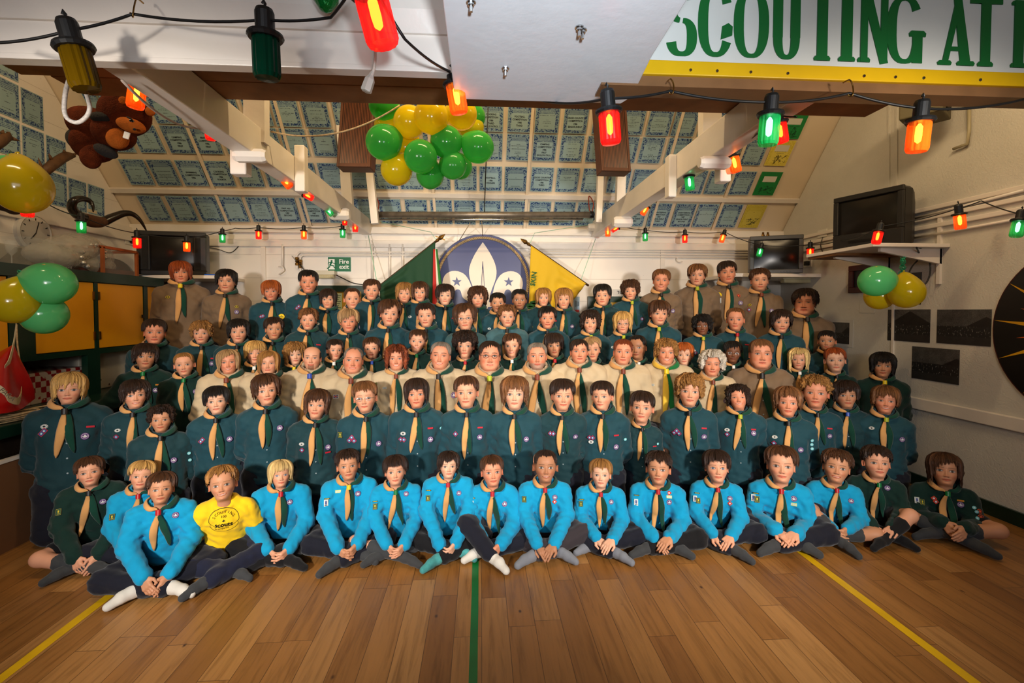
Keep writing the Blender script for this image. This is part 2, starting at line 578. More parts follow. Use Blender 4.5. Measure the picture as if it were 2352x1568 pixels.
# upper truss rafters: square white posts beside the loft boards
for (a, b) in (((590, 200), (590, 330)), ((1630, 210), (1630, 330))):
    Y = 2.95
    A, B = atY(a[0], a[1], Y), atY(b[0], b[1], Y)
    A.z += 0.4
    struct('truss_post', MB().bar(A, B, 0.12, 0.07, up=Vector((0, 1, 0))), M_trim)

# ------------------------------------------------------------------ cross beam (header) over the photographer
def zat(py, Y): return atY(1105, py, Y).z


hz0, hz1, hz2, hz3 = zat(184, HB + .047), zat(170, HB), zat(86, HB), zat(22, HB - 0.06)
q = MB().box((XL, HB, hz0 + 0.012), (XR, HB + 0.046, hz2 + 0.5))
struct('trim_30', q, M_trim, bevel=0.004)
q = MB()
xs = (XL, XR)
prof = [(HB, hz2), (HB - 0.012, hz2), (HB - 0.05, hz3), (HB - 0.05, hz3 + 0.05), (HB, hz3 + 0.05)]
n = len(prof)
q.add([(x, y, z) for x in xs for y, z in prof], [tuple(range(n)), tuple(range(2 * n - 1, n - 1, -1))] + [((i + 1) % n, i, n + i, n + (i + 1) % n) for i in range(n)])
struct('trim_31', q, M_trim)
struct('trim_32', MB().box((XL, HB - 0.05, hz3 + 0.05), (XR, HB + 0.06, hz3 + 0.6)), M_trim)
struct('trim_33', MB().box((XL, HB - 0.004, hz0), (XR, HB + 0.047, hz0 + 0.02)), M_trim, bevel=0.003)

# loft boards lying on the tie beams
zt = atY(1105, 508, BW).z + 0.004
yb = (zt - CAMZ) * ray(1105, 245).y / ray(1105, 245).z
for i, (y0, y1, xa, xb) in enumerate(((HB + 0.14, HB + 0.36, -2.05, 2.12), (HB + 0.365, yb - 0.2, -2.1, 2.2), (yb - 0.195, yb, -1.98, 2.14))):
    o = obj('loft_board', MB().box((xa, y0, zt), (xb, y1, zt + 0.035)), mat('loft_timber', (138, 92, 52), .7, noise=.3, nscale=6), bevel=0.004)
    tag(o, ('bare timber board on the tie beams, nearest the white cross beam', 'bare timber board on the tie beams, middle of the three', 'bare timber board on the tie beams, farthest from the cross beam')[i], 'board', 'loft boards on the tie beams')

# ------------------------------------------------------------------ doors in the back wall
def door(n, x0, x1, ztop, leafmat):
    t = thing('door_%d' % n, None, None, ((x0 + x1) / 2, BW, 0)); t['kind'] = 'structure'
    wd = x1 - x0
    f = MB(); fw = 0.07
    f.box((-wd / 2, -0.05, 0), (-wd / 2 + fw, 0, ztop)); f.box((wd / 2 - fw, -0.05, 0), (wd / 2, 0, ztop)); f.box((-wd / 2 + fw, -0.05, ztop - fw), (wd / 2 - fw, 0, ztop))
    obj('door_frame', f, M_green, t)
    obj('door_leaf', MB().box((-wd / 2 + fw, -0.025, 0.0), (wd / 2 - fw, 0, ztop - fw)), leafmat, t)
    return t


M_door = mat('mustard_door_paint', (196, 150, 40), 0.4, noise=0.06)
door(1, atY(694, 660, BW).x, atY(846, 660, BW).x, zat(657, BW), M_door)
d2 = door(2, atY(1349, 690, BW).x, atY(1492, 690, BW).x, zat(680, BW), M_door)
M_paper = mat('pale_green_paper', (190, 205, 165), 0.7)
M_ink = mat('dark_print', (40, 44, 44), 0.8)
for (xa, ya, xb, yb2, nm) in ((770, 673, 786, 716, 'pale green notice on the door, beside the fire exit sign'), (794, 674, 812, 716, 'pale green notice on the door, nearer the green flag')):
    A, B = atY(xa, ya, BW - 0.027), atY(xb, yb2, BW - 0.027)
    t = thing('paper_notice', nm, 'notice', ((A.x + B.x) / 2, BW - 0.027, (A.z + B.z) / 2))
    wd, ht = B.x - A.x, A.z - B.z
    obj('sheet', MB().cbox((0, -0.001, 0), (wd, 0.002, ht)), M_paper, t)
    q = MB()
    for i in range(7): q.cbox((-wd * 0.08 * (i % 3), -0.0028, ht * (0.38 - 0.11 * i)), (wd * (0.7 - 0.16 * (i % 3)), 0.001, 0.006))
    obj('print', q, M_ink, t)
A, B = atY(1318, 681, BW), atY(1331, 722, BW)
t = thing('poster', 'small pale tower poster on the back wall beside the yellow flag', 'poster', ((A.x + B.x) / 2, BW, (A.z + B.z) / 2))
obj('sheet', MB().cbox((0, -0.002, 0), (B.x - A.x, 0.004, A.z - B.z)), mat('pale_blue_print', (150, 175, 195), 0.6), t)
q = MB(); wx = B.x - A.x; hz = A.z - B.z
for i in range(3): q.cbox((-wx * 0.25 + i * wx * 0.25, -0.0045, hz * 0.1), (wx * 0.1, 0.001, hz * (0.35 - 0.05 * i)))
obj('print', q, M_ink, t)
q = MB().cbox((wx * 0.05, -0.0045, -hz * 0.3), (wx * 0.75, 0.001, hz * 0.14))
obj('red_print', q, mat('red_print', (190, 50, 40), 0.6), t)
# wall panel door on the right of the back wall, with a bent hook
q = MB(); A = atY(1752, 642, BW); B = atY(1835, 642, BW)
for xx in (A.x, B.x): q.box((xx - 0.025, BW - 0.03, 0.1), (xx + 0.025, BW, A.z))
q.box((A.x, BW - 0.03, A.z), (B.x, BW, A.z + 0.05))
struct('trim_40', q, M_trim, bevel=0.004)
o = obj('coat_hook', MB().tube(smooth_path([atY(1810, 664, BW - 0.02), atY(1805, 668, BW - 0.05), atY(1804, 676, BW - 0.03), atY(1808, 684, BW - 0.04)]), 0.008), M_black, smooth=True)
tag(o, 'bent black hook on the back wall between the two end back-row people', 'hook')
o = obj('coat_hook', MB().tube(smooth_path([atY(640, 612, BW - 0.03), atY(648, 612, BW - 0.05), atY(652, 620, BW - 0.05), atY(646, 626, BW - 0.05), atY(641, 630, BW - 0.03)]), 0.007), M_trim, smooth=True)
tag(o, 'white hook on the back wall at the foot of a thin pipe', 'hook')
o = obj('pipe_ring', MB().tube([atY(1562 + 8 * math.cos(a), 596 + 6 * math.sin(a), BW - 0.03) for a in np.linspace(0.8, 5.6, 16)], 0.006), M_trim, smooth=True)
tag(o, 'white wire ring hanging under the pipes on the back wall', 'ring')

# ------------------------------------------------------------------ pipes and conduits
def pipe(label, pts, r, m=M_trim, name='wall_pipe', n=6, straight=False, group=None):
    o = obj(name, MB().tube(pts if straight else smooth_path(pts, 5), r, 8), m, smooth=True)
    return tag(o, label, 'pipe', group)


Yp = BW - 0.03
pipe('upper white pipe along the back wall, bending down at the brass valves', [atY(682, 592, Yp), atY(682, 586, Yp), atY(688, 580, Yp), atY(700, 579, Yp), atY(800, 579, Yp), atY(1000, 579, Yp)], 0.011, group='white pipes on the back wall')
pipe('lower white pipe along the back wall, bending down at the brass valves', [atY(690, 598, Yp), atY(690, 592, Yp), atY(695, 587, Yp), atY(708, 586, Yp), atY(800, 586, Yp), atY(1000, 586, Yp)], 0.011, group='white pipes on the back wall')
for i, (yy, w_) in enumerate(((573, 'topmost'), (578, 'second'), (584, 'third'), (590, 'lowest'))):
    pipe('%s thin white conduit on the back wall right of the round emblem' % w_, [atY(1215, yy - 1, Yp), atY(1500, yy, Yp), atY(1760, yy + 2, Yp)], 0.009, straight=True, group='thin conduits right of the emblem')
for (px, py) in ((682, 600), (690, 606)):
    P0 = atY(px, py, Yp)
    t = thing('pipe_valve', 'brass lever valve on the %s back wall pipe' % ('upper' if px == 682 else 'lower'), 'valve', P0)
    obj('valve_body', MB().lathe([(0.012, -0.05), (0.02, -0.045), (0.02, -0.02), (0.014, -0.015), (0.022, 0.0), (0.014, 0.015), (0.02, 0.02), (0.02, 0.045), (0.012, 0.05)], 10), M_brass, t)
    obj('lever', MB().bar((0, -0.02, 0), (-0.045 if px == 682 else 0.05, -0.03, 0.06 if px == 682 else -0.07), 0.012, 0.006), M_black, t)
    obj('tail_pipe', MB().tube([(0, 0, -0.05), (0, 0, -0.09)], 0.012), M_trim, t)
for i, px in enumerate((649, 895, 925, 855)):
    pipe('thin white upright pipe on the back wall, %s from the left' % ORD[(0, 2, 3, 1)[i]], [atY(px, 560, Yp), atY(px, 612 if px == 649 else 640, Yp)], 0.012, straight=True, group='upright pipes on the back wall')
for (yy0, yy1, w_) in ((512, 400, 'upper'), (530, 424, 'middle'), (548, 452, 'lower')):
    pass
pipe('thin grey conduit rising along the right wall behind the large television', [atX(2090, 505, XR - 0.02), atX(2352, 437, XR - 0.02)], 0.012, straight=True, group='conduits on the right wall')
pipe('thin white conduit along the right wall below the grey one', [atX(2090, 548, XR - 0.02), atX(2352, 500, XR - 0.02)], 0.011, straight=True, group='conduits on the right wall')
# bent bracket shape and panel seams high on the right wall
pipe('bent wire bracket high on the right wall', [atX(2190, 342, XR - 0.03), atX(2222, 330, XR - 0.03), atX(2226, 300, XR - 0.03), atX(2226, 228, XR - 0.03)], 0.012, m=mat('grey_cream_paint', (170, 160, 130), 0.5), name='wall_bracket', straight=True)
for i, (a, b) in enumerate((((2042, 235), (2042, 455)), ((2060, 248), (2060, 445)))):
    q = MB().bar(atX(a[0], a[1], XR - 0.004), atX(b[0], b[1], XR - 0.004), 0.02, 0.012, up=Vector((1, 0, 0)))
    struct('trim_%d' % (50 + i), q, M_wallr)
q = MB().bar(atX(2052, 690, XR - 0.006), atX(2050, 830, XR - 0.006), 0.022, 0.014, up=Vector((1, 0, 0)))
struct('trim_52', q, M_trim)

# ------------------------------------------------------------------ tape lines on the floor
def tape(label, x0, x1, m, y0, y1):
    me = bpy.data.meshes.new('tape'); q = MB()
    n = 24
    r = random.Random(len(label))
    L = [(x0 + r.uniform(-.0012, .0012), y0 + (y1 - y0) * i / n) for i in range(n + 1)]; Rr = [(x1 + r.uniform(-.0012, .0012), y0 + (y1 - y0) * i / n) for i in range(n + 1)]
    q.add([(x, y, 0.0012) for x, y in L] + [(x, y, 0.0012) for x, y in Rr], [(i, n + 1 + i, n + 2 + i, i + 1) for i in range(n)])
    o = obj('floor_tape', q, m)
    return tag(o, label, 'floor tape', 'tape lines on the floor')


M_ytape = mat('yellow_tape', (222, 176, 16), 0.4, noise=0.12, nscale=9)
M_gtape = mat('green_tape', (12, 110, 48), 0.4, noise=0.15, nscale=9)
tape('green court line running down the middle of the floor', atZ(1077, 1540, 0).x, atZ(1097, 1540, 0).x, M_gtape, 1.0, 5.5)
xl, xr = atZ(18, 1546, 0).x, atZ(2223, 1556, 0).x
tape('yellow court line on the left of the floor', xl - 0.024, xl + 0.024, M_ytape, 1.0, 5.5)
tape('yellow court line on the right of the floor', xr - 0.024, xr + 0.024, M_ytape, 1.0, 5.5)
# ================================================================== CERTIFICATES
def cert_mat(name, border, field, ink, deco=False):
    k = NT(name); b = k.b
    uv = k.n('UVMap'); sp = k.n('SeparateXYZ'); k.l(uv.outputs[0], sp.inputs[0]); U, V = sp.outputs[0], sp.outputs[1]
    oi = k.n('ObjectInfo'); rnd_ = oi.outputs['Random']
    eu = k.math('MINIMUM', U, k.math('SUBTRACT', 1.0, U)); ev = k.math('MINIMUM', V, k.math('SUBTRACT', 1.0, V))
    inner = k.math('MULTIPLY', k.math('GREATER_THAN', eu, 0.15), k.math('MULTIPLY', k.math('GREATER_THAN', V, 0.13), k.math('LESS_THAN', V, 0.72)))
    title = k.math('MULTIPLY', k.math('GREATER_THAN', eu, 0.2), k.math('MULTIPLY', k.math('GREATER_THAN', V, 0.72), k.math('LESS_THAN', V, 0.9)))
    rim = k.math('LESS_THAN', k.math('MINIMUM', eu, ev), 0.025)
    cv = k.n('CombineXYZ'); k.l(k.math('MULTIPLY', U, 15.0), cv.inputs[0]); k.l(k.math('MULTIPLY', V, 21.0), cv.inputs[1]); k.l(k.math('MULTIPLY', rnd_, 30.0), cv.inputs[2])
    vo = k.n('TexVoronoi', i_Scale=1.0); k.l(cv.outputs[0], vo.inputs['Vector'])
    nz = k.n('TexNoise', i_Scale=2.2, i_Detail=2.0); k.l(cv.outputs[0], nz.inputs['Vector'])
    pat = k.math('GREATER_THAN', k.math('ADD', vo.outputs['Distance'], k.math('MULTIPLY', nz.outputs[0], 0.5)), 0.74)
    bc = k.mix(k.math('MULTIPLY', pat, 0.75), lin(border), lin(field))
    # printed lines
    rowf = k.math('MULTIPLY', V, 17.0); row = k.math('FLOOR', rowf)
    cw = k.n('CombineXYZ'); k.l(row, cw.inputs[0]); k.l(k.math('MULTIPLY', rnd_, 91.0), cw.inputs[1])
    wn = k.n('TexWhiteNoise', noise_dimensions='2D'); k.l(cw.outputs[0], wn.inputs['Vector'])
    half = k.math('MULTIPLY', k.math('SUBTRACT', wn.outputs[0], 0.35), 0.5)
    line = k.math('MULTIPLY', k.math('LESS_THAN', k.math('ABSOLUTE', k.math('SUBTRACT', U, 0.5)), half), k.math('LESS_THAN', k.math('ABSOLUTE', k.math('SUBTRACT', k.math('FRACT', rowf), 0.5)), 0.2))
    cu = k.n('CombineXYZ'); k.l(k.math('MULTIPLY', U, 60.0), cu.inputs[0]); k.l(row, cu.inputs[1]); k.l(k.math('MULTIPLY', rnd_, 7.0), cu.inputs[2])
    n2 = k.n('TexNoise', i_Scale=1.0, i_Detail=0.0); k.l(cu.outputs[0], n2.inputs['Vector'])
    glyph = k.math('MULTIPLY', line, k.math('GREATER_THAN', n2.outputs[0], 0.47))
    fieldc = k.mix(k.math('MULTIPLY', glyph, 0.8), lin(field), lin(ink))
    tl = k.math('LESS_THAN', k.math('ABSOLUTE', k.math('SUBTRACT', k.math('FRACT', k.math('MULTIPLY', V, 22.0)), 0.5)), 0.26)
    titlec = k.mix(k.math('MULTIPLY', k.math('MULTIPLY', tl, k.math('GREATER_THAN', n2.outputs[0], 0.40)), 0.85), lin(field), lin(border))
    c = k.mix(inner, bc, fieldc); c = k.mix(title, c, titlec); c = k.mix(rim, c, lin(field))
    tint = k.math('MULTIPLY_ADD', rnd_, 0.25, 0.8)
    mm = k.n('Mix', data_type='RGBA', blend_type='MULTIPLY'); mm.inputs[0].default_value = 1.0; k.l(c, mm.inputs[6])
    cc = k.n('CombineColor')
    for i in range(3): k.l(tint, cc.inputs[i])
    k.l(cc.outputs[0], mm.inputs[7]); k.l(mm.outputs[2], b.inputs['Base Color'])
    b.inputs['Roughness'].default_value = 0.45
    return k.m


M_cert = cert_mat('blue_certificate', (30, 62, 118), (150, 178, 184), (40, 52, 66))
M_certy = cert_mat('yellow_certificate', (206, 186, 60), (222, 204, 88), (60, 50, 20))
M_certg = cert_mat('green_certificate', (16, 128, 60), (20, 140, 66), (10, 50, 24))


def sheet_mesh(wd, ht, th=0.003):
    me = bpy.data.meshes.new('sheet')
    v = [(-wd / 2, -th, -ht / 2), (wd / 2, -th, -ht / 2), (wd / 2, -th, ht / 2), (-wd / 2, -th, ht / 2), (-wd / 2, 0, -ht / 2), (wd / 2, 0, -ht / 2), (wd / 2, 0, ht / 2), (-wd / 2, 0, ht / 2)]
    me.from_pydata(v, [], [(0, 1, 2, 3), (5, 4, 7, 6), (4, 5, 1, 0), (6, 7, 3, 2), (5, 6, 2, 1), (7, 4, 0, 3)])
    uv = me.uv_layers.new(name='UVMap'); u2 = [(0, 0), (1, 0), (1, 1), (0, 1)] * 2
    for p in me.polygons:
        for li in p.loop_indices: uv.data[li].uv = u2[me.loops[li].vertex_index]
    return me


M_hand = mat('black_handwriting', (22, 26, 30), 0.8)
T_ = {}


def lettering_on(parent, txt, size, z=0.0, m=None, bold=0.0, name='lettering', spacing=1.15, y=-0.0045, sx=1.0):
    key = (txt, size, bold, spacing)
    me = text_mesh(txt, size, 0.0006, bold=bold, spacing=spacing)
    o = obj(name, me, m or M_hand, parent)
    o.location = (0, y, z); o.scale = (sx, 1, 1)
    return o


rowdef = [(460, 515, 'lowest'), (381, 437, 'second lowest'), (305, 366, 'second highest'), (240, 301, 'highest')]
texts = {0: {5: 'FIRST AID\nCOMPETITION\n1987\nSECOND', 6: 'FOOTBALL\nCOMPETITION\n1987\nWINNERS', 7: 'CAMPING\nCOMPETITION\n1987\nFIRST', 10: 'CROSS COUNTRY\nCOMPETITION\n1987', 19: 'ORIENTEERING\nCOMPETITION\n1987\nSENIOR EVENT\nTHIRD', 20: 'ORIENTEERING\nCOMPETITION\n1987\nJUNIOR EVENT\nTHIRD', 21: 'ORIENTEERING\nCOMPETITION\n1987\nSENIOR EVENT\nSECOND'},
         1: {2: 'SWIMMING\nCOMPETITION\n1986', 3: 'COOKING\nCOMPETITION\n1986\nFOURTH', 13: 'FOOTBALL\n1986\nWINNERS', 15: 'CROSS COUNTRY\nCOMPETITION\n1986\nTHIRD'},
         2: {2: 'CAMPING\nCOMPETITION\n1986\nFIRST', 3: 'FIRST AID\nCOMPETITION\n1986\nFIRST', 15: 'CAMPING\nCOMPETITION\n1986\nFIRST\nEAGLE PATROL'},
         3: {13: 'COOKING\nCOMPETITION\n1986\nTHIRD\nEAGLE PATROL', 14: 'FOOTBALL\nCOMPETITION\n1986\nTHIRD', 16: 'CROSS COUNTRY\nCOMPETITION\n1986\nSENIOR EVENT', 17: 'ORIENTEERING\nCOMPETITION\n1986\nSENIOR EVENT'}}
sheets = {}
for r_, (y0, y1, rn) in enumerate(rowdef):
    A = atSlope(1105, y0); B = atSlope(1105, y1); C = (A + B) / 2; ht = (A - B).length; wd = 0.245
    d0 = ray(1105, (y0 + y1) / 2)
    xs = []
    pitch = 0.287
    x = -3.62 + 0.0
    while x < 3.5:
        xs.append(x); x += pitch
    me = sheets.setdefault(r_, sheet_mesh(wd, ht))
    nvis = 0
    for c, x in enumerate(xs):
        jit = rnd.uniform(-0.012, 0.012)
        t = bpy.data.objects.new('certificate', me.copy() if False else me)
        COL.objects.link(t)
        last = c == len(xs) - 1
        M = frame_M(Vector((x + jit, C.y, C.z)) + NSL * 0.004, (1, 0, rnd.uniform(-0.012, 0.012)), NSL)
        t.matrix_world = M
        kindw = 'blue bordered'
        if last:
            t.data = me.copy(); t.data.materials.clear()
            t.data.materials.append(M_certy if r_ in (0, 2) else M_certg); kindw = 'yellow' if r_ in (0, 2) else 'green'
            tag(t, '%s certificate at the right end of the %s row on the roof slope' % (kindw, rn), 'certificate', 'certificates on the roof slope')
            if r_ in (1, 3, 2):
                obj('panel', MB().cbox((0, -0.0045, ht * 0.2), (wd * 0.62, 0.001, ht * 0.24)), mat('white_paper', (215, 212, 200), 0.6), t)
            q = MB(); rr = random.Random(r_)
            for i in range(14):
                a = rr.uniform(-0.08, 0.08); b_ = rr.uniform(-ht * 0.4, -ht * 0.1)
                q.tube([(a, -0.0042, b_), (a + rr.uniform(-.03, .03), -0.0042, b_ + rr.uniform(-.03, .03)), (a + rr.uniform(-.03, .03), -0.0042, b_ + rr.uniform(-.03, .03))], 0.0018, 4)
            obj('drawing', q, M_hand, t)
            continue
        if len(me.materials) == 0: me.materials.append(M_cert)
        tag(t, 'blue bordered certificate on the roof slope, %s row, %s from the left' % (rn, ORD[c]), 'certificate', 'certificates on the roof slope')
        tx = texts.get(r_, {}).get(c)
        if tx:
            obj('writing_panel', MB().cbox((0, -0.0035, -ht * 0.08), (wd * 0.66, 0.001, ht * 0.56)), mat('cert_field', (150, 178, 184), 0.5), t)
            lettering_on(t, tx, 0.026, -ht * 0.07, sx=0.85, bold=0.0006)

# left gable wall
sw_, sh_ = 0.205, 0.30
meL = sheet_mesh(sw_, sh_); meL.materials.append(M_cert)
zb = zl + 0.09
for r_ in range(6):
    z = zb + sh_ / 2 + 0.018 + r_ * (sh_ + 0.025)
    c = 0
    y = BW - 0.28
    while y > 2.5:
        if z + sh_ / 2 < EAVE + (BW - y - sw_ / 2) * math.tan(SLOPE) - 0.08:
            t = bpy.data.objects.new('certificate', meL); COL.objects.link(t)
            t.matrix_world = frame_M(Vector((XL + 0.003, y, z)), (0, 1, rnd.uniform(-.012, .012)), (1, 0, 0))
            tag(t, 'certificate on the left gable wall, row %s from bottom, %s from the back' % (('one', 'two', 'three', 'four', 'five', 'six')[r_], ORD[c]), 'certificate', 'certificates on the left gable wall')
            c += 1
        y -= sw_ + 0.022

# ================================================================== ROUND EMBLEM
M_navy = mat('navy_emblem_paint', (52, 58, 108), 0.35, noise=0.08, nscale=6)
M_cream = mat('cream_emblem_paint', (226, 210, 190), 0.35, noise=0.03)
ctr = atY(1109, 651, BW - 0.05); rad = 111 * (BW - 0.05) / FPX
t = thing('round_emblem', 'navy round emblem board with a cream fleur-de-lis and rope ring', 'emblem', ctr)
q = MB().lathe([(rad * 0.998, 0.0), (rad, 0.006), (rad, 0.028), (rad * 0.992, 0.034)], 72, Matrix.Rotation(PI / 2, 4, 'X'))
obj('disc', q, M_navy, t)


def flat(name, poly, y, m, parent, d=0.004):
    o = obj(name, MB().prism([(x, z) for x, z in poly], d), m, parent); o.location = (0, y, 0); return o


def bez(pts, n=10):
    """closed outline from a list of cubic segments: [p0,(c1,c2,p1),(c1,c2,p2)...]"""
    out = []; p0 = pts[0]
    for c1, c2, p1 in pts[1:]:
        for i in range(n):
            s = i / n; a = (1 - s) ** 3; b = 3 * (1 - s) ** 2 * s; c = 3 * (1 - s) * s * s; d = s ** 3
            out.append((a * p0[0] + b * c1[0] + c * c2[0] + d * p1[0], a * p0[1] + b * c1[1] + c * c2[1] + d * p1[1]))
        p0 = p1
    return out


u = rad
center = bez([(0, .84 * u), ((.10 * u, .70 * u), (.30 * u, .42 * u), (.28 * u, .20 * u)), ((.27 * u, .02 * u), (.16 * u, -.10 * u), (.13 * u, -.34 * u)), ((.12 * u, -.5 * u), (.06 * u, -.6 * u), (0, -.7 * u)),
              ((-.06 * u, -.6 * u), (-.12 * u, -.5 * u), (-.13 * u, -.34 * u)), ((-.16 * u, -.10 * u), (-.27 * u, .02 * u), (-.28 * u, .20 * u)), ((-.30 * u, .42 * u), (-.10 * u, .70 * u), (0, .84 * u))])
flat('petal', center, -0.034, M_cream, t)
for s in (-1, 1):
    side = bez([(s * .17 * u, -.38 * u), ((s * .22 * u, -.14 * u), (s * .22 * u, .0 * u), (s * .35 * u, .16 * u)), ((s * .48 * u, .30 * u), (s * .80 * u, .30 * u), (s * .82 * u, .02 * u)), ((s * .83 * u, -.14 * u), (s * .74 * u, -.26 * u), (s * .60 * u, -.26 * u)),
                ((s * .60 * u, -.10 * u), (s * .46 * u, -.08 * u), (s * .44 * u, -.2 * u)), ((s * .42 * u, -.32 * u), (s * .36 * u, -.36 * u), (s * .17 * u, -.38 * u))])
    if s < 0: side = side[::-1]
    flat('petal', side, -0.034, M_cream, t)
    st = []
    for i in range(10):
        a = PI / 2 + i * PI / 5; rr = (.105 if i % 2 == 0 else .042) * u
        st.append((s * .53 * u + rr * math.cos(a), .03 * u + rr * math.sin(a)))
    flat('star', st, -0.0385, M_navy, t, 0.003)
needle = [(0, .46 * u), (.035 * u, -.30 * u), (.022 * u, -.30 * u), (0, .30 * u), (-.022 * u, -.30 * u), (-.035 * u, -.30 * u)]
o = obj('needle', MB().tube([(-.05 * u, -.038, -.35 * u), (0, -.038, .45 * u)], 0.003).tube([(.05 * u, -.038, -.35 * u), (0, -.038, .45 * u)], 0.003).tube([(0, -.038, .45 * u), (0, -.038, -.35 * u)], 0.002), M_navy, t)
flat('band', bez([(-.3 * u, -.36 * u), ((-.1 * u, -.40 * u), (.1 * u, -.40 * u), (.3 * u, -.36 * u)), ((.3 * u, -.40 * u), (.3 * u, -.44 * u), (.3 * u, -.46 * u)), ((.1 * u, -.5 * u), (-.1 * u, -.5 * u), (-.3 * u, -.46 * u)), ((-.3 * u, -.44 * u), (-.3 * u, -.40 * u), (-.3 * u, -.36 * u))]), -0.038, M_cream, t)
M_rope = mat('pale_rope', (176, 150, 110), 0.8, noise=0.35, nscale=60)
q = MB()
for ph in (0, PI):
    pts = []
    for i in range(241):
        a = -0.25 + (PI + 0.5) * i / 240; b_ = i * 1.15 + ph
        rr = u * 0.925 + 0.011 * math.cos(b_)
        pts.append((rr * math.cos(a), -0.044 + 0.008 * math.sin(b_), rr * math.sin(a)))
    q.tube(pts, 0.0085, 5)
obj('rope_ring', q, M_rope, t, smooth=True)
o = obj('hanging_cord', MB().tube([ctr + Vector((-0.28, -0.02, 0.50)), atY(1080, 512, 5.2)], 0.004).tube([ctr + Vector((0, -0.02, 0.56)), atY(1106, 500, 5.15)], 0.004), M_rope, smooth=True)
tag(o, 'thin pale cords tying the round emblem to the pole above', 'cord')

# ================================================================== SIGNS
M_signg = mat('exit_sign_green', (0, 104, 66), 0.35)
M_signw = mat('exit_sign_white', (236, 238, 232), 0.4)
A, B = atY(753, 590, BW - 0.01), atY(806, 623.5, BW - 0.01)
t = thing('exit_sign', 'green fire exit sign on the white back wall', 'sign', ((A.x + B.x) / 2, BW, (A.z + B.z) / 2))
W_, H_ = B.x - A.x, A.z - B.z
obj('board', MB().cbox((0, -0.004, 0), (W_ * 1.03, 0.008, H_ * 1.05)), M_signw, t)
obj('green_face', MB().cbox((0, -0.0085, 0), (W_, 0.002, H_)), M_signg, t)
o = lettering_on(t, 'Fire\nexit', H_ * 0.44, 0.0, M_signw, bold=0.0012, spacing=0.82, y=-0.0105); o.location.x = W_ * 0.2; o.location.z = H_ * 0.0
obj('doorway', MB().cbox((-W_ * .335, -0.0105, 0), (W_ * .26, 0.002, H_ * .72)), M_signw, t)
q = MB(); hx = -W_ * .335
q.lathe([(0.012, 0), (0.012, 0.002)], 12, Matrix.Translation((hx + 0.0, -0.0115, H_ * .22)) @ Matrix.Rotation(PI / 2, 4, 'X'))
for pts, r_ in (([(0.0, .13), (-.02, -.05)], .012), ([(0.0, .12), (.035, .03), (.055, .03)], .006), ([(0.0, .12), (-.03, .10), (-.045, .0)], .006), ([(-.02, -.05), (.025, -.1), (.03, -.2), (.05, -.2)], .008), ([(-.02, -.05), (-.025, -.17), (-.055, -.26)], .008)):
    q.tube([(hx + x * 0.95, -0.0118, z * H_ * 1.15) for x, z in pts], r_ * 0.8, 6)
obj('running_figure', q, M_signg, t)
A, B = atY(1407, 664, BW), atY(1449, 679, BW)
t = thing('toilet_sign', 'small white toilet sign above the right hand door', 'sign', ((A.x + B.x) / 2, BW, (A.z + B.z) / 2))
W_, H_ = B.x - A.x, A.z - B.z
obj('plate', MB().cbox((0, -0.003, 0), (W_, 0.006, H_)), mat('toilet_plate', (196, 192, 186), 0.5), t)
lettering_on(t, 'Toilet', H_ * 0.62, 0, M_black, bold=0.002, y=-0.0075)

# big banner fixed to the cross beam
SY = HB - 0.10
SYB = SY
t = thing('banner_sign', 'white and yellow sign board with green capitals SCOUTING AT on the cross beam', 'sign', (0, SYB, 0))
xL, xR = atY(1370, 150, SYB).x, 2.15
za, zb_ = zat(124, SYB), zat(158, SYB)
M_sw = mat('white_sign_paint', (206, 208, 202), 0.4, noise=0.06, nscale=5)
M_sy = mat('yellow_sign_paint', (212, 168, 6), 0.4, noise=0.06, nscale=9)
obj('board', MB().box((xL, 0, za - 0.0), (xR, 0.09, za + 0.55)), M_sw, t)
obj('yellow_band', MB().box((xL, -0.004, zb_), (xR, 0.09, za)), M_sy, t, bevel=0.003)
obj('lower_rail', MB().box((xL + 0.02, 0.01, zb_ - 0.035), (xR, 0.1, zb_)), mat('brown_rail', (116, 82, 50), 0.4, noise=0.2), t)
q = MB()
for i, px in enumerate((1585, 1646, 1723, 1808, 1983, 2055, 2120, 2250)):
    p_ = atY(px, 147, SYB); p_.z = za * .35 + zb_ * .65
    q.lathe([(0.006, 0), (0.005, 0.002)], 8, Matrix.Translation((p_.x, -0.0045, p_.z)) @ Matrix.Rotation(PI / 2, 4, 'X'))
obj('screw', q, M_chrome, t)
M_lt = mat('green_letter_paint', (18, 98, 44), 0.4)


def lx(px): return atY(px, 60, SYB).x


base = zat(112, SYB); unit = 1.65 / FPX
LH = 0.245
_d = [0.0]


def letter(strokes, name):
    q = MB()
    for kind, *a in strokes:
        _d[0] += 0.00006
        dd = 0.003 + _d[0] % 0.001
        if kind == 'p':
            q.prism(a[0], dd)
        elif kind == 's':                           # stroke along a path with varying widths (list of (x,z,w))
            pts = a[0]; Lq, Rq = [], []
            for i, (x, z, w_) in enumerate(pts):
                x0, z0, _ = pts[max(i - 1, 0)]; x1, z1, _ = pts[min(i + 1, len(pts) - 1)]
                tx, tz = x1 - x0, z1 - z0; ln = math.hypot(tx, tz) or 1; nx, nz_ = -tz / ln, tx / ln
                Lq.append((x + nx * w_ / 2, z + nz_ * w_ / 2)); Rq.append((x - nx * w_ / 2, z - nz_ * w_ / 2))
            for i in range(len(pts) - 1):
                q.prism([Rq[i], Rq[i + 1], Lq[i + 1], Lq[i]], dd)
    o = obj('letter', q, M_lt, t); o.location = (0, -0.0005, 0)
    return o


def px2(pts): return [(lx(a), base + b * unit) for a, b in pts]


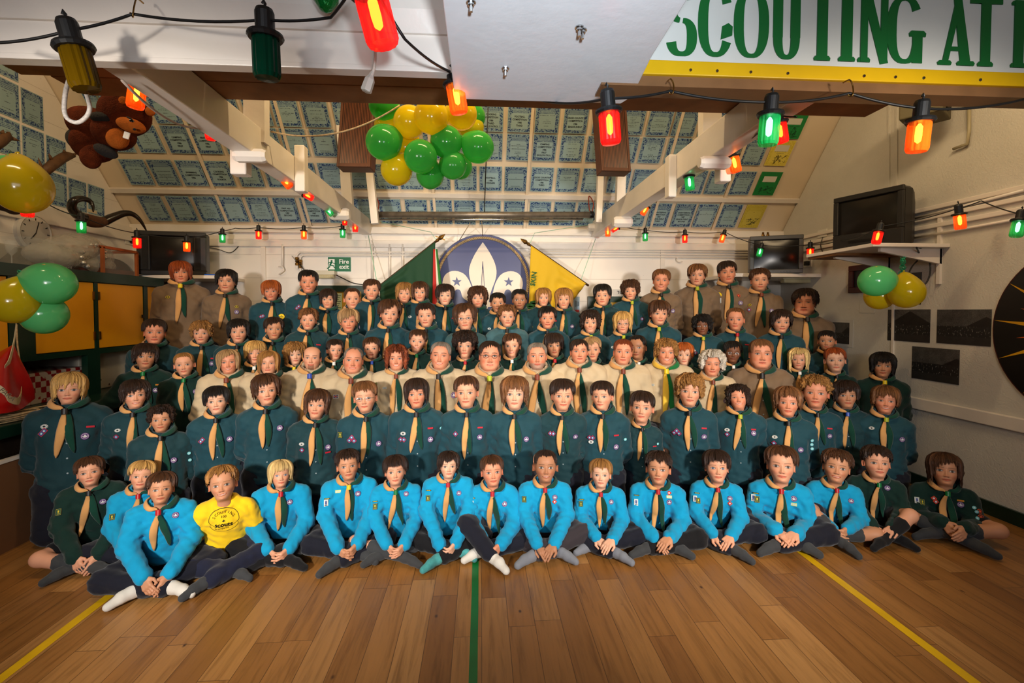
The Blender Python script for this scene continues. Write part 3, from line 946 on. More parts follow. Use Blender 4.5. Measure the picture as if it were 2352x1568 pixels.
def ring(cx, cz, rx, rz, a0, a1, wt, wn, n=28):
    """arc with thick sides (wt) and thin top/bottom (wn)"""
    out = []
    for i in range(n + 1):
        a = a0 + (a1 - a0) * i / n
        w_ = wn + (wt - wn) * abs(math.cos(a)) ** 1.3
        out.append((lx(cx + (rx) * math.copysign(abs(math.cos(a)) ** 0.8, math.cos(a))), base + (cz + rz * math.copysign(abs(math.sin(a)) ** 0.8, math.sin(a))) * unit, w_ * unit))
    return out


def stem(x0, x1, z0=0, z1=160, serif=True):
    s = [('p', px2([(x0, z0), (x1, z0), (x1, z1), (x0, z1)]))]
    if serif:
        m = 6
        for zz in (z0, z1 - 12):
            s.append(('p', px2([(x0 - m, zz), (x1 + m, zz), (x1 + m + 1, zz + 6), (x1 + m - 3, zz + 11), (x0 - m + 3, zz + 11), (x0 - m - 1, zz + 6)])))
    return s


letter([('s', ring(1565, 42, 24, 38, -2.9, 1.5, 24, 10)), ('s', ring(1565, 118, 24, 38, 0.2, 4.6, 24, 10))], 'S')
letter([('s', ring(1643, 79, 29, 74, 0.55, 2 * PI - 0.55, 24, 10)), ('p', px2([(1655, 40), (1681, 50), (1682, 70), (1672, 78), (1658, 70)]))], 'C')
letter([('s', ring(1725, 79, 29, 74, 0, 2 * PI, 24, 9, 40))], 'O')
letter(stem(1775, 1797, 50, 160, False) + stem(1815, 1837, 50, 160, False) + [('s', ring(1806, 52, 20, 47, PI, 2 * PI, 22, 10))], 'U')
letter(stem(1876, 1900) + [('p', px2([(1850, 148), (1926, 148), (1926, 160), (1850, 160)]))], 'T')
letter(stem(1932, 1957), 'I')
letter(stem(1976, 1992) + stem(2022, 2038, 0, 160, False) + [('p', px2([(1978, 160), (2000, 160), (2040, 0), (2022, -4)]))], 'N')
letter([('s', ring(2077, 79, 30, 74, 0.6, 2 * PI - 0.35, 24, 10)), ('p', px2([(2095, 2), (2118, 2), (2118, 70), (2095, 70)])), ('p', px2([(2088, 64), (2125, 64), (2126, 72), (2120, 78), (2092, 78), (2087, 72)]))], 'G')
letter([('p', px2([(2163, 0), (2176, 0), (2200, 120), (2192, 150)])), ('p', px2([(2206, 0), (2230, 0), (2206, 160), (2188, 160)])), ('p', px2([(2174, 34), (2216, 34), (2216, 44), (2176, 44)])),
        ('p', px2([(2155, 0), (2184, 0), (2186, 6), (2182, 11), (2158, 11), (2153, 6)])), ('p', px2([(2199, 0), (2237, 0), (2239, 6), (2235, 11), (2202, 11), (2197, 6)]))], 'A')
letter(stem(2252, 2274) + [('p', px2([(2226, 148), (2300, 148), (2300, 160), (2226, 160)]))], 'T')
letter(stem(2328, 2350) + [('s', ring(2352, 118, 26, 36, -PI / 2, PI / 2, 22, 10))], 'P')

# ================================================================== SHELF OVER THE CAMERA (projector shelf, seen from below)
zs = CAMZ + 0.80
yf = 0.80 * ray(1200, 232).y / ray(1200, 232).z
xA = atZ(1045, 228, zs).x
P1, P2, P3 = atZ(1430, 232, zs), atZ(1452, 222, zs), atZ(1497, 130, zs)
P4 = atZ(1572, 0, zs)
poly = [(xA, 0.95), (xA, yf), (P1.x, yf), (P2.x, P2.y), (P3.x, P3.y), (P4.x, 0.95)]
t = thing('projector_shelf', 'white painted shelf overhead with bolts, hanging in front of the sign', 'shelf', (0, 0, zs))
q = MB(); n = len(poly)
q.add([(x, y, 0) for x, y in poly] + [(x, y, 0.02) for x, y in poly], [tuple(range(n))[::-1], tuple(range(n, 2 * n))] + [(i, (i + 1) % n, n + (i + 1) % n, n + i) for i in range(n)])
obj('board', q, mat('white_shelf_paint', (232, 234, 236), 0.32, noise=0.03, nscale=12, bump=0.08, bscale=30), t, bevel=0.003)
for (px, py) in ((1331, 62), (1338, 68), (1161, 156), (1082, 4)):
    p_ = atZ(px, py, zs)
    q = MB().lathe([(0.0045, -0.026), (0.0045, -0.010), (0.009, -0.0095), (0.009, -0.003), (0.013, -0.003), (0.013, 0.0)], 10)
    o = obj('bolt', q, M_chrome, t); o.location = (p_.x, p_.y, -0.0)
# two drop rods that carry the shelf from the roof
q = MB()
for xx in (xA + 0.05, P4.x - 0.06): q.tube([(xx, 1.2, 0.02), (xx, 1.2, 1.9)], 0.012)
obj('drop_rod', q, M_trim, t)

# ================================================================== POLE, SPEAKERS
pA, pB = atY(866, 493, 5.12), atY(1359, 493, 5.12)
t = thing('screen_pole', 'long grey metal pole hung between the two tie beams at the back', 'pole', (0, 0, 0))
obj('tube', MB().tube([pA, pB], 0.034, 16), mat('worn_grey_metal', (128, 118, 104), 0.4, metal=0.6, noise=0.3, nscale=14), t, smooth=True)
for p_, s in ((pA, -1), (pB, 1)):
    obj('end_cap', MB().tube([p_ + Vector((-s * 0.02, 0, 0)), p_ + Vector((s * 0.02, 0, 0))], 0.038, 16), M_black, t)
obj('lower_rod', MB().tube([pA + Vector((0, -0.02, -0.055)), pB + Vector((-0.1, -0.02, -0.055))], 0.012, 10), M_chrome, t, smooth=True)
M_redrope = mat('dull_red_rope', (130, 52, 36), 0.8)
for p_, w_ in ((pA, 'left'), (pB, 'right')):
    o = obj('lashing', MB().tube(smooth_path([p_ + Vector((0.0, 0, 0.02)), p_ + Vector((0.02, 0, 0.12)), p_ + Vector((-0.03, 0, 0.20)), p_ + Vector((-0.02, 0.02, 0.06)), p_ + Vector((0.01, 0.0, 0.02))]), 0.006), M_redrope, smooth=True)
    tag(o, 'red rope lashing at the %s end of the grey pole' % w_, 'rope')
o = obj('hanging_cord', MB().tube([atY(1121, 247, 4.3), atY(1113, 470, 4.95), atY(1113, 487, 5.12)], 0.005), M_black, smooth=True)
tag(o, 'black cord running from the roof to the middle of the grey pole', 'cord')
M_grille = NT('speaker_slats'); _k = M_grille
tc = _k.n('TexCoord'); sp_ = _k.n('SeparateXYZ'); _k.l(tc.outputs['Object'], sp_.inputs[0])
fr = _k.math('FRACT', _k.math('DIVIDE', sp_.outputs[0], 0.0135)); sl = _k.math('GREATER_THAN', fr, 0.45)
_k.l(_k.mix(sl, lin((26, 12, 8)), lin((98, 54, 30))), _k.b.inputs['Base Color']); _k.b.inputs['Roughness'].default_value = 0.35
bp = _k.n('Bump', i_Strength=1.0, i_Distance=0.006); _k.l(sl, bp.inputs['Height']); _k.l(bp.outputs[0], _k.b.inputs['Normal'])
for (x0, x1, yb_, w_) in ((772, 852, 383, 'left'), (1380, 1450, 393, 'right')):
    Y = 4.1
    A, B = atY(x0, yb_, Y), atY(x1, yb_, Y); wd = B.x - A.x; cx = (A.x + B.x) / 2; h = 0.62
    t = thing('wall_speaker', 'brown slatted wooden speaker box hung from the %s roof truss' % w_, 'speaker', (cx, Y, A.z), (R(-6), R(2 if w_ == 'left' else -2) * 1.0, R(-8 if w_ == 'left' else 8)))
    obj('cabinet', MB().box((-wd / 2, 0.0, 0), (wd / 2, 0.12, h)), M_brownwood, t, bevel=0.006)
    q = MB()
    for a in (-1, 1): q.box((min(a * wd / 2, a * (wd / 2 - 0.02)), -0.014, 0), (max(a * wd / 2, a * (wd / 2 - 0.02)), 0, h))
    q.box((-wd / 2 + .02, -0.014, 0), (wd / 2 - .02, 0, 0.03)); q.box((-wd / 2 + .02, -0.014, h - 0.03), (wd / 2 - .02, 0, h))
    obj('frame', q, M_brownwood, t, bevel=0.003)
    obj('slatted_front', MB().box((-wd / 2 + .02, -0.008, 0.03), (wd / 2 - .02, 0, h - 0.03)), M_grille.m, t)
    obj('bracket', MB().box((-0.03, 0.12, h * 0.3), (0.03, 0.2, h * 0.9)), M_trim, t)

# ================================================================== FLAGS
def flag(label, top, bot, corner, m, Y, stripes=False):
    """pole from top (finial) to bot (both pixels at depth Y); cloth hangs from the pole to the pixel outline corner list"""
    t = thing('flag', label, 'flag', (0, 0, 0))
    A, B = atY(top[0], top[1], Y), atY(bot[0], bot[1], Y)
    obj('pole', MB().tube([A, B], 0.013, 8), mat('flag_pole_wood', (70, 44, 22), 0.4), t, smooth=True)
    d = (A - B).normalized()
    q = MB(); Mx = d.to_track_quat('Z', 'Y').to_matrix().to_4x4(); Mx.translation = A
    q.lathe([(0.016, 0.0), (0.02, 0.02), (0.012, 0.03), (0.022, 0.045), (0.026, 0.06), (0.016, 0.085), (0.003, 0.12)], 10, Mx)
    q.bar(A + d * 0.05 + Vector((-0.05, 0, 0.02)), A + d * 0.05 + Vector((0.05, 0, -0.02)), 0.015, 0.012)
    obj('finial', q, M_brass, t, smooth=False)
    # cloth: grid between the pole edge and the free lower edge
    n, mrows = 30, 22
    vs = []; fs = []
    for i in range(n + 1):
        s = i / n; T = A.lerp(B, 0.02 + 0.93 * s)
        for j in range(mrows + 1):
            v = j / mrows
            F = corner(s)
            E = atY(F[0], F[1], Y)
            p_ = T.lerp(E, v)
            p_.y += 0.02 * math.sin(v * 5 + s * 9) * v + 0.012 * math.sin(s * 31 + v * 3) * v - 0.02 + (0.012 if s > .5 else 0) * math.sin(v * 20)
            vs.append(tuple(p_))
    for i in range(n):
        for j in range(mrows):
            a = i * (mrows + 1) + j
            fs.append((a, a + 1, a + mrows + 2, a + mrows + 1))
    me = bpy.data.meshes.new('cloth'); me.from_pydata(vs, [], fs); me.polygons.foreach_set('use_smooth', np.ones(len(fs), dtype=bool))
    o = obj('cloth', me, m, t)
    so = o.modifiers.new('thick', 'SOLIDIFY'); so.thickness = 0.003; so.offset = 0
    return t


M_flagg = mat('dark_green_flag_cloth', (6, 58, 30), 0.75, sheen=0.2, bump=0.2, bscale=40)
M_flagy = mat('yellow_flag_cloth', (205, 165, 14), 0.75, sheen=0.2, bump=0.2, bscale=40)
fg = flag('dark green flag on a slanting pole left of the round emblem', (1003, 553), (868, 660), lambda s: (997 - 126 * s, 706), M_flagg, 5.3)
# red and white striped cloth folded over the edge of the green flag
for i, (m_, dx) in enumerate(((mat('red_flag_cloth', (176, 30, 24), 0.75), 0), (mat('white_flag_cloth', (216, 208, 190), 0.75), 9), (mat('mid_green_flag_cloth', (40, 110, 44), 0.75), 16))):
    q = MB(); vs = []; fs = []
    for j in range(13):
        v = j / 12
        for kx in range(4):
            px = 995 + (kx / 3) * (5 + 5 * v) + dx * (0.25 + 0.9 * v) - 2 * v
            p_ = atY(px, 572 + 135 * v, 5.24 + 0.012 * math.sin(kx * 2.2 + i))
            vs.append(tuple(p_))
    for j in range(12):
        for kx in range(3):
            a = j * 4 + kx; fs.append((a, a + 1, a + 5, a + 4))
    me = bpy.data.meshes.new('fold'); me.from_pydata(vs, [], fs); me.polygons.foreach_set('use_smooth', np.ones(len(fs), dtype=bool))
    o = obj(('red_fold', 'white_fold', 'green_fold')[i], me, m_, fg); o.modifiers.new('thick', 'SOLIDIFY').thickness = 0.004
fy_ = flag('yellow flag on a slanting pole right of the round emblem', (1216, 562), (1352, 656), lambda s: (1214 + 88 * s, 708), M_flagy, 5.3)
o = lettering_on(fy_, 'SKIN', 0.075, 0, mat('flag_lettering', (30, 84, 40), 0.8), bold=0.002); o.matrix_world = frame_M(atY(1226, 640, 5.225), (0.15, 0, 1), (0, -1, 0))
q = MB()
for (px, py, s) in ((1222, 700, 1), (1228, 694, .8), (1216, 706, .8)):
    c = atY(px, py, 5.24); q.prism([(c.x + s * 0.05 * math.cos(a) * (1.3 if abs(math.cos(a)) > .5 else .5), c.z + s * 0.025 * math.sin(a)) for a in np.linspace(0, 2 * PI, 12, endpoint=False)], 0.002, Matrix.Translation((0, 5.245, 0)))
obj('emblem', q, _mats['flag_lettering'], fy_)
M_string = mat('pale_green_string', (140, 200, 170), 0.7)


def cord(label, pts, r, m, name='string', sm=True, group=None):
    o = obj(name, MB().tube(smooth_path(pts) if sm else pts, r, 6), m, smooth=True)
    return tag(o, label, 'cord', group)


cord('pale green string from the left tie beam to the green flag finial', [atY(868, 508, 5.6), atY(990, 533, 5.4), atY(1003, 553, 5.3)], 0.003, M_string, sm=False)
cord('pale green string from the right tie beam to the yellow flag finial', [atY(1352, 516, 5.6), atY(1228, 535, 5.4), atY(1216, 562, 5.3)], 0.003, M_string, sm=False)
cord('pale green string hanging from the left tie beam to the green flag pole', [atY(846, 540, 5.6), atY(868, 660, 5.3)], 0.004, M_string, sm=False)
cord('pale green string hanging from the right tie beam to the yellow flag pole', [atY(1368, 548, 5.6), atY(1334, 643.6, 5.3)], 0.003, M_string, sm=False)
# ================================================================== FESTOON LIGHTS
M_cap = mat('black_lampholder', (18, 19, 20), 0.45)


def lens_mat(name, col, em, strength, opaque=0.5):
    k = NT(name)
    k.t.nodes.remove(k.b)
    tr = k.n('BsdfTransparent'); c_ = lin(col); tr.inputs[0].default_value = tuple(v * .62 + .38 * (strength > 0) for v in c_[:3]) + (1,)
    gl = k.n('BsdfPrincipled'); gl.inputs['Base Color'].default_value = lin(col); gl.inputs['Roughness'].default_value = 0.12
    gl.inputs['Emission Color'].default_value = lin(em); gl.inputs['Emission Strength'].default_value = strength
    mx = k.n('MixShader'); mx.inputs[0].default_value = opaque
    k.l(tr.outputs[0], mx.inputs[1]); k.l(gl.outputs[0], mx.inputs[2]); k.l(mx.outputs[0], k.out.inputs[0])
    return k.m


LENS = {'red': lens_mat('red_lens_lit', (255, 40, 36), (255, 10, 14), 0.22, .55), 'orange': lens_mat('orange_lens_lit', (255, 120, 30), (255, 84, 8), 0.28, .55), 'green': lens_mat('green_lens_lit', (30, 190, 100), (10, 140, 60), 0.12, .55),
        'dull green': lens_mat('green_lens_unlit', (8, 78, 54), (0, 0, 0), 0.0, .35), 'dull yellow': lens_mat('yellow_lens_unlit', (124, 92, 6), (0, 0, 0), 0.0, .35)}
BULB = {'red': mat('red_bulb_glow', (255, 200, 80), 0.5, emit=(255, 150, 40), estr=16), 'orange': mat('orange_bulb_glow', (255, 220, 120), 0.5, emit=(255, 196, 60), estr=16), 'green': mat('green_bulb_glow', (200, 255, 220), 0.5, emit=(190, 255, 220), estr=9)}
M_bulb_off = mat('unlit_bulb', (120, 120, 110), 0.3)
_lm = {}


def lamp_meshes():
    if _lm: return _lm
    _lm['cap'] = MB().lathe([(0.008, 0.062), (0.018, 0.058), (0.021, 0.05), (0.021, 0.008), (0.038, 0.004), (0.040, -0.002), (0.036, -0.008), (0.028, -0.008)], 20).mesh('lamp_cap')
    prof = [(0.028, -0.006), (0.030, -0.012), (0.030, -0.085), (0.026, -0.094), (0.0, -0.096)]
    q = MB(); n = 36; o = 0
    for r, z in prof:
        for k in range(n):
            a = 2 * PI * k / n; rr = r * (1.0 if k % 3 else 0.94)
            q.v.append((rr * math.cos(a), rr * math.sin(a), z))
    for i in range(len(prof) - 1):
        for k in range(n):
            a = i * n + k; b = i * n + (k + 1) % n; q.fn.append((a, b, b + n, a + n))
    _lm['lens'] = q.mesh('lamp_lens')
    _lm['bulb'] = MB().lathe([(0.003, -0.01), (0.009, -0.02), (0.0095, -0.045), (0.008, -0.062), (0.002, -0.068)], 12).mesh('lamp_bulb', True)
    _lm['hook'] = MB().tube([(0, 0, 0.06), (0.003, 0, 0.07), (0, 0, 0.078), (-0.004, 0, 0.07)], 0.003, 6).mesh('lamp_loop')
    return _lm


def lamp(px, py, Y, color, label, s=1.0, tilt=(0, 0)):
    """px, py: the middle of the coloured lens in the photograph"""
    L = lamp_meshes(); c = atY(px, py, Y)
    t = thing('festoon_lamp', label, 'festoon lamp', (0, 0, 0), group='festoon lamps')
    rot = Matrix.Rotation(R(tilt[0]), 4, 'Y') @ Matrix.Rotation(R(tilt[1]), 4, 'X')
    t.matrix_world = Matrix.Translation(c) @ rot @ Matrix.Scale(s, 4) @ Matrix.Translation((0, 0, 0.05))
    key = color
    for part, m in (('cap', M_cap), ('lens', LENS[color]), ('bulb', BULB.get(color, M_bulb_off)), ('hook', M_cap)):
        me = L[part]
        o = bpy.data.objects.new({'hook': 'loop'}.get(part, part), me); COL.objects.link(o); o.parent = t
        if len(me.materials) == 0: me.materials.append(m)
        if part in ('lens', 'bulb'):
            o.material_slots[0].link = 'OBJECT'; o.material_slots[0].material = m
    # where the cable meets the cap
    return t.matrix_world @ Vector((0, 0, 0.035))


M_cable = mat('black_rubber_cable', (14, 14, 15), 0.5)
YF = 1.55
c1 = lamp(185, 160, YF, 'dull yellow', 'unlit yellow festoon lamp, leftmost in front of the cross beam', 1.35, (-12, 4))
c2 = lamp(612, 135, YF, 'dull green', 'unlit green festoon lamp in front of the cross beam', 1.35, (0, 4))
c3 = lamp(866, 45, 1.32, 'red', 'large lit red festoon lamp tilted beside the projector shelf', 1.5, (-14, 6))
c4 = lamp(1050, 228, 1.78, 'orange', 'lit orange festoon lamp half behind the projector shelf', 1.12, (-10, 4))
c5 = lamp(1401, 295, YF, 'red', 'lit red festoon lamp under the corner of the projector shelf', 1.12, (-6, 4))
c6 = lamp(1766, 300, YF, 'green', 'lit green festoon lamp under the banner sign', 1.08, (2, 4))
c7 = lamp(2109, 315, YF, 'orange', 'lit orange festoon lamp under the right end of the banner sign', 1.12, (2, 4))
h1, h2, h3 = atY(305, 32, 1.62), atY(1540, 209, 1.58), atY(1951, 214, 1.58)


def swag(label, pts, r=0.0045):
    out = []
    for i in range(len(pts) - 1):
        L_ = (pts[i + 1] - pts[i]).length
        out += catenary(pts[i], pts[i + 1], 0.03 * L_, 8)[:-1]
    out.append(pts[-1])
    return cord(label, out, r, M_cable, 'festoon_cable', sm=False)


swag('black festoon cable looped over hooks on the cross beam, left half', [atY(-60, 82, YF), atY(0, 98, YF), c1, h1, c2, atY(760, 40, 1.5), c3, atY(930, 90, 1.4), c4])
swag('black festoon cable looped over hooks under the banner sign', [c4 + Vector((0.1, 0.03, 0.02)), atY(1250, 232, 1.9), c5, h2, c6, h3, c7, atY(2352, 228, 1.62), atY(2420, 215, 1.62)])
q = MB()
for h, nm, up in ((h1, 'brass cup hook on the left of the cross beam', (0, 0.02, 0.06)), (h2, 'wire hook under the banner sign, nearer the projector shelf', (0, 0.0, 0.04)), (h3, 'wire hook under the banner sign, nearer the right wall', (0, 0.0, 0.045))):
    o = obj('cup_hook', MB().tube(smooth_path([h + Vector(up) + Vector((0, 0.03, 0.005)), h + Vector(up), h + Vector((0.008, -0.005, 0.02)), h + Vector((0.006, -0.008, -0.008)), h + Vector((0, 0.0, -0.01)), h + Vector((-0.008, 0.0, 0.004))]), 0.0025, 6), M_brass, smooth=True)
    tag(o, nm, 'hook')
# green foil piece at the top edge
o = obj('foil_ornament', MB().lathe([(0.004, -0.06), (0.02, -0.05), (0.04, -0.02), (0.045, 0.01), (0.03, 0.05), (0.005, 0.07)], 14, Matrix.Translation(atY(748, -14, 1.62))), mat('green_foil', (6, 110, 40), 0.25, metal=0.5, bump=0.6, bscale=70), smooth=False)
tag(o, 'green foil ornament at the top beside the large red lamp', 'ornament')
# lamps farther back
far = [
    (313, 222, 2.25, 'orange', 'lit orange festoon lamp just behind the cross beam, beside the plush beaver', 1.15, (8, 0)),
    (484, 302, 2.7, 'red', 'lit red festoon lamp against the left tie beam, high up', 1.0, (-6, 0)),
    (657, 418, 3.45, 'orange', 'lit orange festoon lamp under the left tie beam', 1.0, (-40, 0)),
    (709, 451, 3.8, 'red', 'lit red festoon lamp behind the left tie beam', 0.8, (-60, 0)),
    (757, 487, 4.4, 'green', 'lit green festoon lamp behind the left tie beam', 0.85, (-40, 0)),
    (792, 509, 4.9, 'red', 'lit red festoon lamp under the back half of the left tie beam', 0.8, (0, 0)),
    (816, 523, 5.2, 'red', 'lit red festoon lamp at the back end of the left tie beam', 1.0, (0, 0)),
    (787, 537, 5.45, 'green', 'lit green festoon lamp on the back wall near the left tie beam', 1.0, (0, 0)),
    (698, 540, 5.45, 'orange', 'lit orange festoon lamp on the back wall left of the exit sign', 1.0, (0, 0)),
    (594, 540, 5.45, 'red', 'lit red festoon lamp on the back wall over the left back-row people', 1.0, (0, 0)),
    (511, 548, 5.4, 'green', 'lit green festoon lamp on the back wall beside the left television', 1.0, (0, 0)),
    (429, 567, 4.98, 'orange', 'lit orange festoon lamp in front of the left television screen', 1.05, (0, 0)),
    (315, 558, 4.75, 'red', 'lit red festoon lamp at the edge of the left television', 1.1, (0, 0)),
    (187, 522, 4.1, 'green', 'lit green festoon lamp on the left wall under the horns', 1.05, (0, 0)),
    (63, 480, 3.2, 'red', 'lit red festoon lamp below the yellow balloon on the left', 1.1, (0, 0)),
    (1793, 306, 2.1, 'red', 'lit red festoon lamp half hidden behind the lit green one', 1.0, (-10, 0)),
    (1688, 378, 2.75, 'orange', 'lit orange festoon lamp behind the right tie beam', 1.05, (-14, 0)),
    (1584, 422, 3.1, 'green', 'lit green festoon lamp under the right tie beam', 1.0, (-6, 0)),
    (1480, 484, 4.3, 'orange', 'lit orange festoon lamp behind the right tie beam at the back', 0.9, (30, 0)),
    (1396, 534, 5.3, 'orange', 'lit orange festoon lamp at the back end of the right tie beam', 1.0, (0, 0)),
    (1412, 526, 5.35, 'red', 'lit red festoon lamp at the back end of the right tie beam', 0.9, (60, 0)),
    (1482, 545, 5.45, 'green', 'lit green festoon lamp on the back wall right of the yellow flag', 1.0, (0, 0)),
    (1573, 549, 5.45, 'red', 'lit red festoon lamp on the back wall over the right back-row people', 1.0, (0, 0)),
    (1659, 548, 5.45, 'orange', 'lit orange festoon lamp on the back wall left of the right television', 1.0, (18, 0)),
    (1745, 580, 4.95, 'green', 'lit green festoon lamp in front of the smaller right television', 0.95, (14, 0)),
    (1861, 581, 4.75, 'red', 'lit red festoon lamp between the two right televisions', 1.05, (0, 0)),
    (1926, 572, 4.2, 'green', 'lit green festoon lamp at the left edge of the large television', 0.95, (0, 0)),
    (2015, 546, 3.25, 'red', 'lit red festoon lamp in front of the large television', 1.0, (14, 0)),
    (2205, 510, 3.15, 'orange', 'lit orange festoon lamp on the right wall', 1.15, (-8, 0)),
    (2337, 526, 2.85, 'green', 'lit green festoon lamp on the right wall at the picture edge', 1.15, (12, 0)),
]
FP = [lamp(*f[:5], s=f[5], tilt=f[6]) for f in far]
swag('black festoon cable along the left tie beam', [atY(300, 190, 2.0), FP[0], FP[1], FP[2], FP[3], FP[4], FP[5], FP[6]], 0.004)
swag('black festoon cable along the left half of the back wall', [FP[6], FP[7], FP[8], FP[9], atY(540, 524, 5.5), FP[10], FP[11]], 0.004)
swag('black festoon cable along the left wall under the certificates', [FP[11], FP[12], FP[13], atY(105, 466, 3.6), FP[14], atY(-40, 420, 2.9)], 0.004)
swag('black festoon cable along the right tie beam', [atY(1830, 268, 1.95), FP[15], FP[16], FP[17], FP[18], FP[19]], 0.004)
swag('black festoon cable along the right half of the back wall', [FP[19], FP[20], FP[21], FP[22], FP[23], FP[24]], 0.004)
swag('black festoon cable along the right wall past the televisions', [FP[24], FP[25], FP[26], FP[27], FP[28], atY(2254, 461, 3.1), FP[29], atY(2420, 560, 2.6)], 0.004)

# ================================================================== BALLOONS
def balloon_mat(name, col, tr):
    k = NT(name); b = k.b
    b.inputs['Base Color'].default_value = lin(col); b.inputs['Roughness'].default_value = 0.16
    b.inputs['Coat Weight'].default_value = 0.5; b.inputs['Coat Roughness'].default_value = 0.04
    t_ = k.n('BsdfTransparent'); t_.inputs[0].default_value = lin(col)
    tl = k.n('BsdfTranslucent'); tl.inputs[0].default_value = lin(col)
    m1 = k.n('MixShader'); m1.inputs[0].default_value = 0.45; m2 = k.n('MixShader')
    lw = k.n('LayerWeight', i_Blend=0.35)
    k.l(k.math('MULTIPLY_ADD', lw.outputs['Facing'], -tr, tr + 0.04, True), m2.inputs[0])
    k.l(b.outputs[0], m1.inputs[1]); k.l(tl.outputs[0], m1.inputs[2]); k.l(m1.outputs[0], m2.inputs[1]); k.l(t_.outputs[0], m2.inputs[2]); k.l(m2.outputs[0], k.out.inputs[0])
    return k.m


BM = {'green': balloon_mat('green_balloon_latex', (84, 200, 84), 0.5), 'yellow': balloon_mat('yellow_balloon_latex', (238, 214, 24), 0.25), 'pale green': balloon_mat('pale_green_balloon_latex', (100, 200, 124), 0.1), 'olive yellow': balloon_mat('gold_balloon_latex', (212, 190, 24), 0.16)}
_bm = {}


def balloon(px, py, Y, r_px, col, label, aim=(0, 0, 1), stretch=1.0, group=None):
    """aim: direction from the belly to the knot"""
    c = atY(px, py, Y); r = r_px * Y / FPX
    if 'b' not in _bm:
        prof = []
        for i in range(33):
            a = -PI / 2 + PI * i / 32
            rr = math.cos(a); z = math.sin(a)
            if z > 0: z *= 1.0 + 0.32 * z ** 3; rr *= 1 - 0.16 * math.sin(a) ** 4 * (1 - 0)
            prof.append((max(rr, 0.015), z))
        prof[-1] = (0.03, prof[-1][1])
        _bm['b'] = MB().lathe(prof, 36).mesh('balloon_skin', True)
        zt_ = prof[-1][1]
        _bm['k'] = MB().lathe([(0.03, zt_ - 0.02), (0.05, zt_ + 0.02), (0.028, zt_ + 0.04), (0.06, zt_ + 0.1)], 10).mesh('balloon_knot', True)
    t = bpy.data.objects.new('balloon', _bm['b']); COL.objects.link(t)
    if len(_bm['b'].materials) == 0: _bm['b'].materials.append(BM[col])
    t.material_slots[0].link = 'OBJECT'; t.material_slots[0].material = BM[col]
    Mx = Vector(aim).to_track_quat('Z', 'Y').to_matrix().to_4x4() @ Matrix.Diagonal((r, r, r * stretch, 1)); Mx.translation = c
    t.matrix_world = Mx
    k = bpy.data.objects.new('knot', _bm['k']); COL.objects.link(k); k.parent = t
    if len(_bm['k'].materials) == 0: _bm['k'].materials.append(BM[col])
    k.material_slots[0].link = 'OBJECT'; k.material_slots[0].material = BM[col]
    return tag(t, label, 'balloon', group)


G1 = 'balloons hanging in the middle net'
cl = [  # px, py, Y, r, colour, label
    (881, 327, 3.10, 40, 'green', 'green balloon at the left side of the hanging cluster'), (966, 360, 3.0, 38, 'green', 'green balloon at the front middle of the hanging cluster'),
    (1025, 326, 3.12, 37, 'green', 'green balloon in the heart of the hanging cluster'), (1098, 338, 3.12, 37, 'green', 'green balloon at the right side of the hanging cluster'),
    (1040, 380, 3.14, 32, 'green', 'green balloon at the lower right of the hanging cluster'), (988, 402, 3.2, 32, 'green', 'green balloon at the very bottom of the hanging cluster'),
    (1056, 383, 3.34, 29, 'green', 'green balloon behind the lower right of the hanging cluster'), (880, 243, 3.3, 32, 'green', 'green balloon at the top left of the hanging cluster'), (1082, 268, 3.42, 33, 'green', 'green balloon behind the top right of the hanging cluster'),
    (941, 280, 3.12, 37, 'yellow', 'yellow balloon at the upper left of the hanging cluster'), (991, 268, 3.04, 40, 'yellow', 'yellow balloon at the top middle of the hanging cluster'),
    (1060, 262, 3.2, 36, 'yellow', 'yellow balloon at the top right of the hanging cluster'), (911, 390, 3.2, 36, 'yellow', 'yellow balloon at the lower left of the hanging cluster'),
    (930, 338, 3.34, 33, 'yellow', 'yellow balloon behind the left of the hanging cluster'), (888, 288, 3.4, 28, 'yellow', 'yellow balloon behind the left top of the hanging cluster'), (1082, 292, 3.42, 30, 'yellow', 'yellow balloon behind the right of the hanging cluster')]
cc_ = atY(990, 300, 3.2)
for i, (px, py, Y, r_, col, lb) in enumerate(cl):
    c = atY(px, py, Y); aim = (cc_ + Vector((0, 0.05, 0.12)) - c).normalized()
    balloon(px, py, Y, r_ * 0.97, col, lb, aim, 1.0, G1)
cord('fine cord holding the balloon cluster under the loft boards', [cc_, atY(990, 238, 3.0)], 0.003, M_rope, sm=False)
M_rib = mat('green_curling_ribbon', (20, 130, 90), 0.3, metal=0.4)


def ribbon(label, px, py, Y, n=5, ln=0.16, seed=1):
    q = MB(); r = random.Random(seed); c = atY(px, py, Y)
    for i in range(n):
        pts = []; ph = r.uniform(0, 6)
        for k in range(26):
            a = k * 0.9 + ph
            pts.append(c + Vector((0.014 * math.cos(a) + (i - n / 2) * 0.008 * k / 26, 0.014 * math.sin(a), -ln * k / 26 + r.uniform(-.003, .003) + 0.03)))
        q.tube(pts, 0.0025, 4)
    return tag(obj('curling_ribbon', q, M_rib), label, 'ribbon')


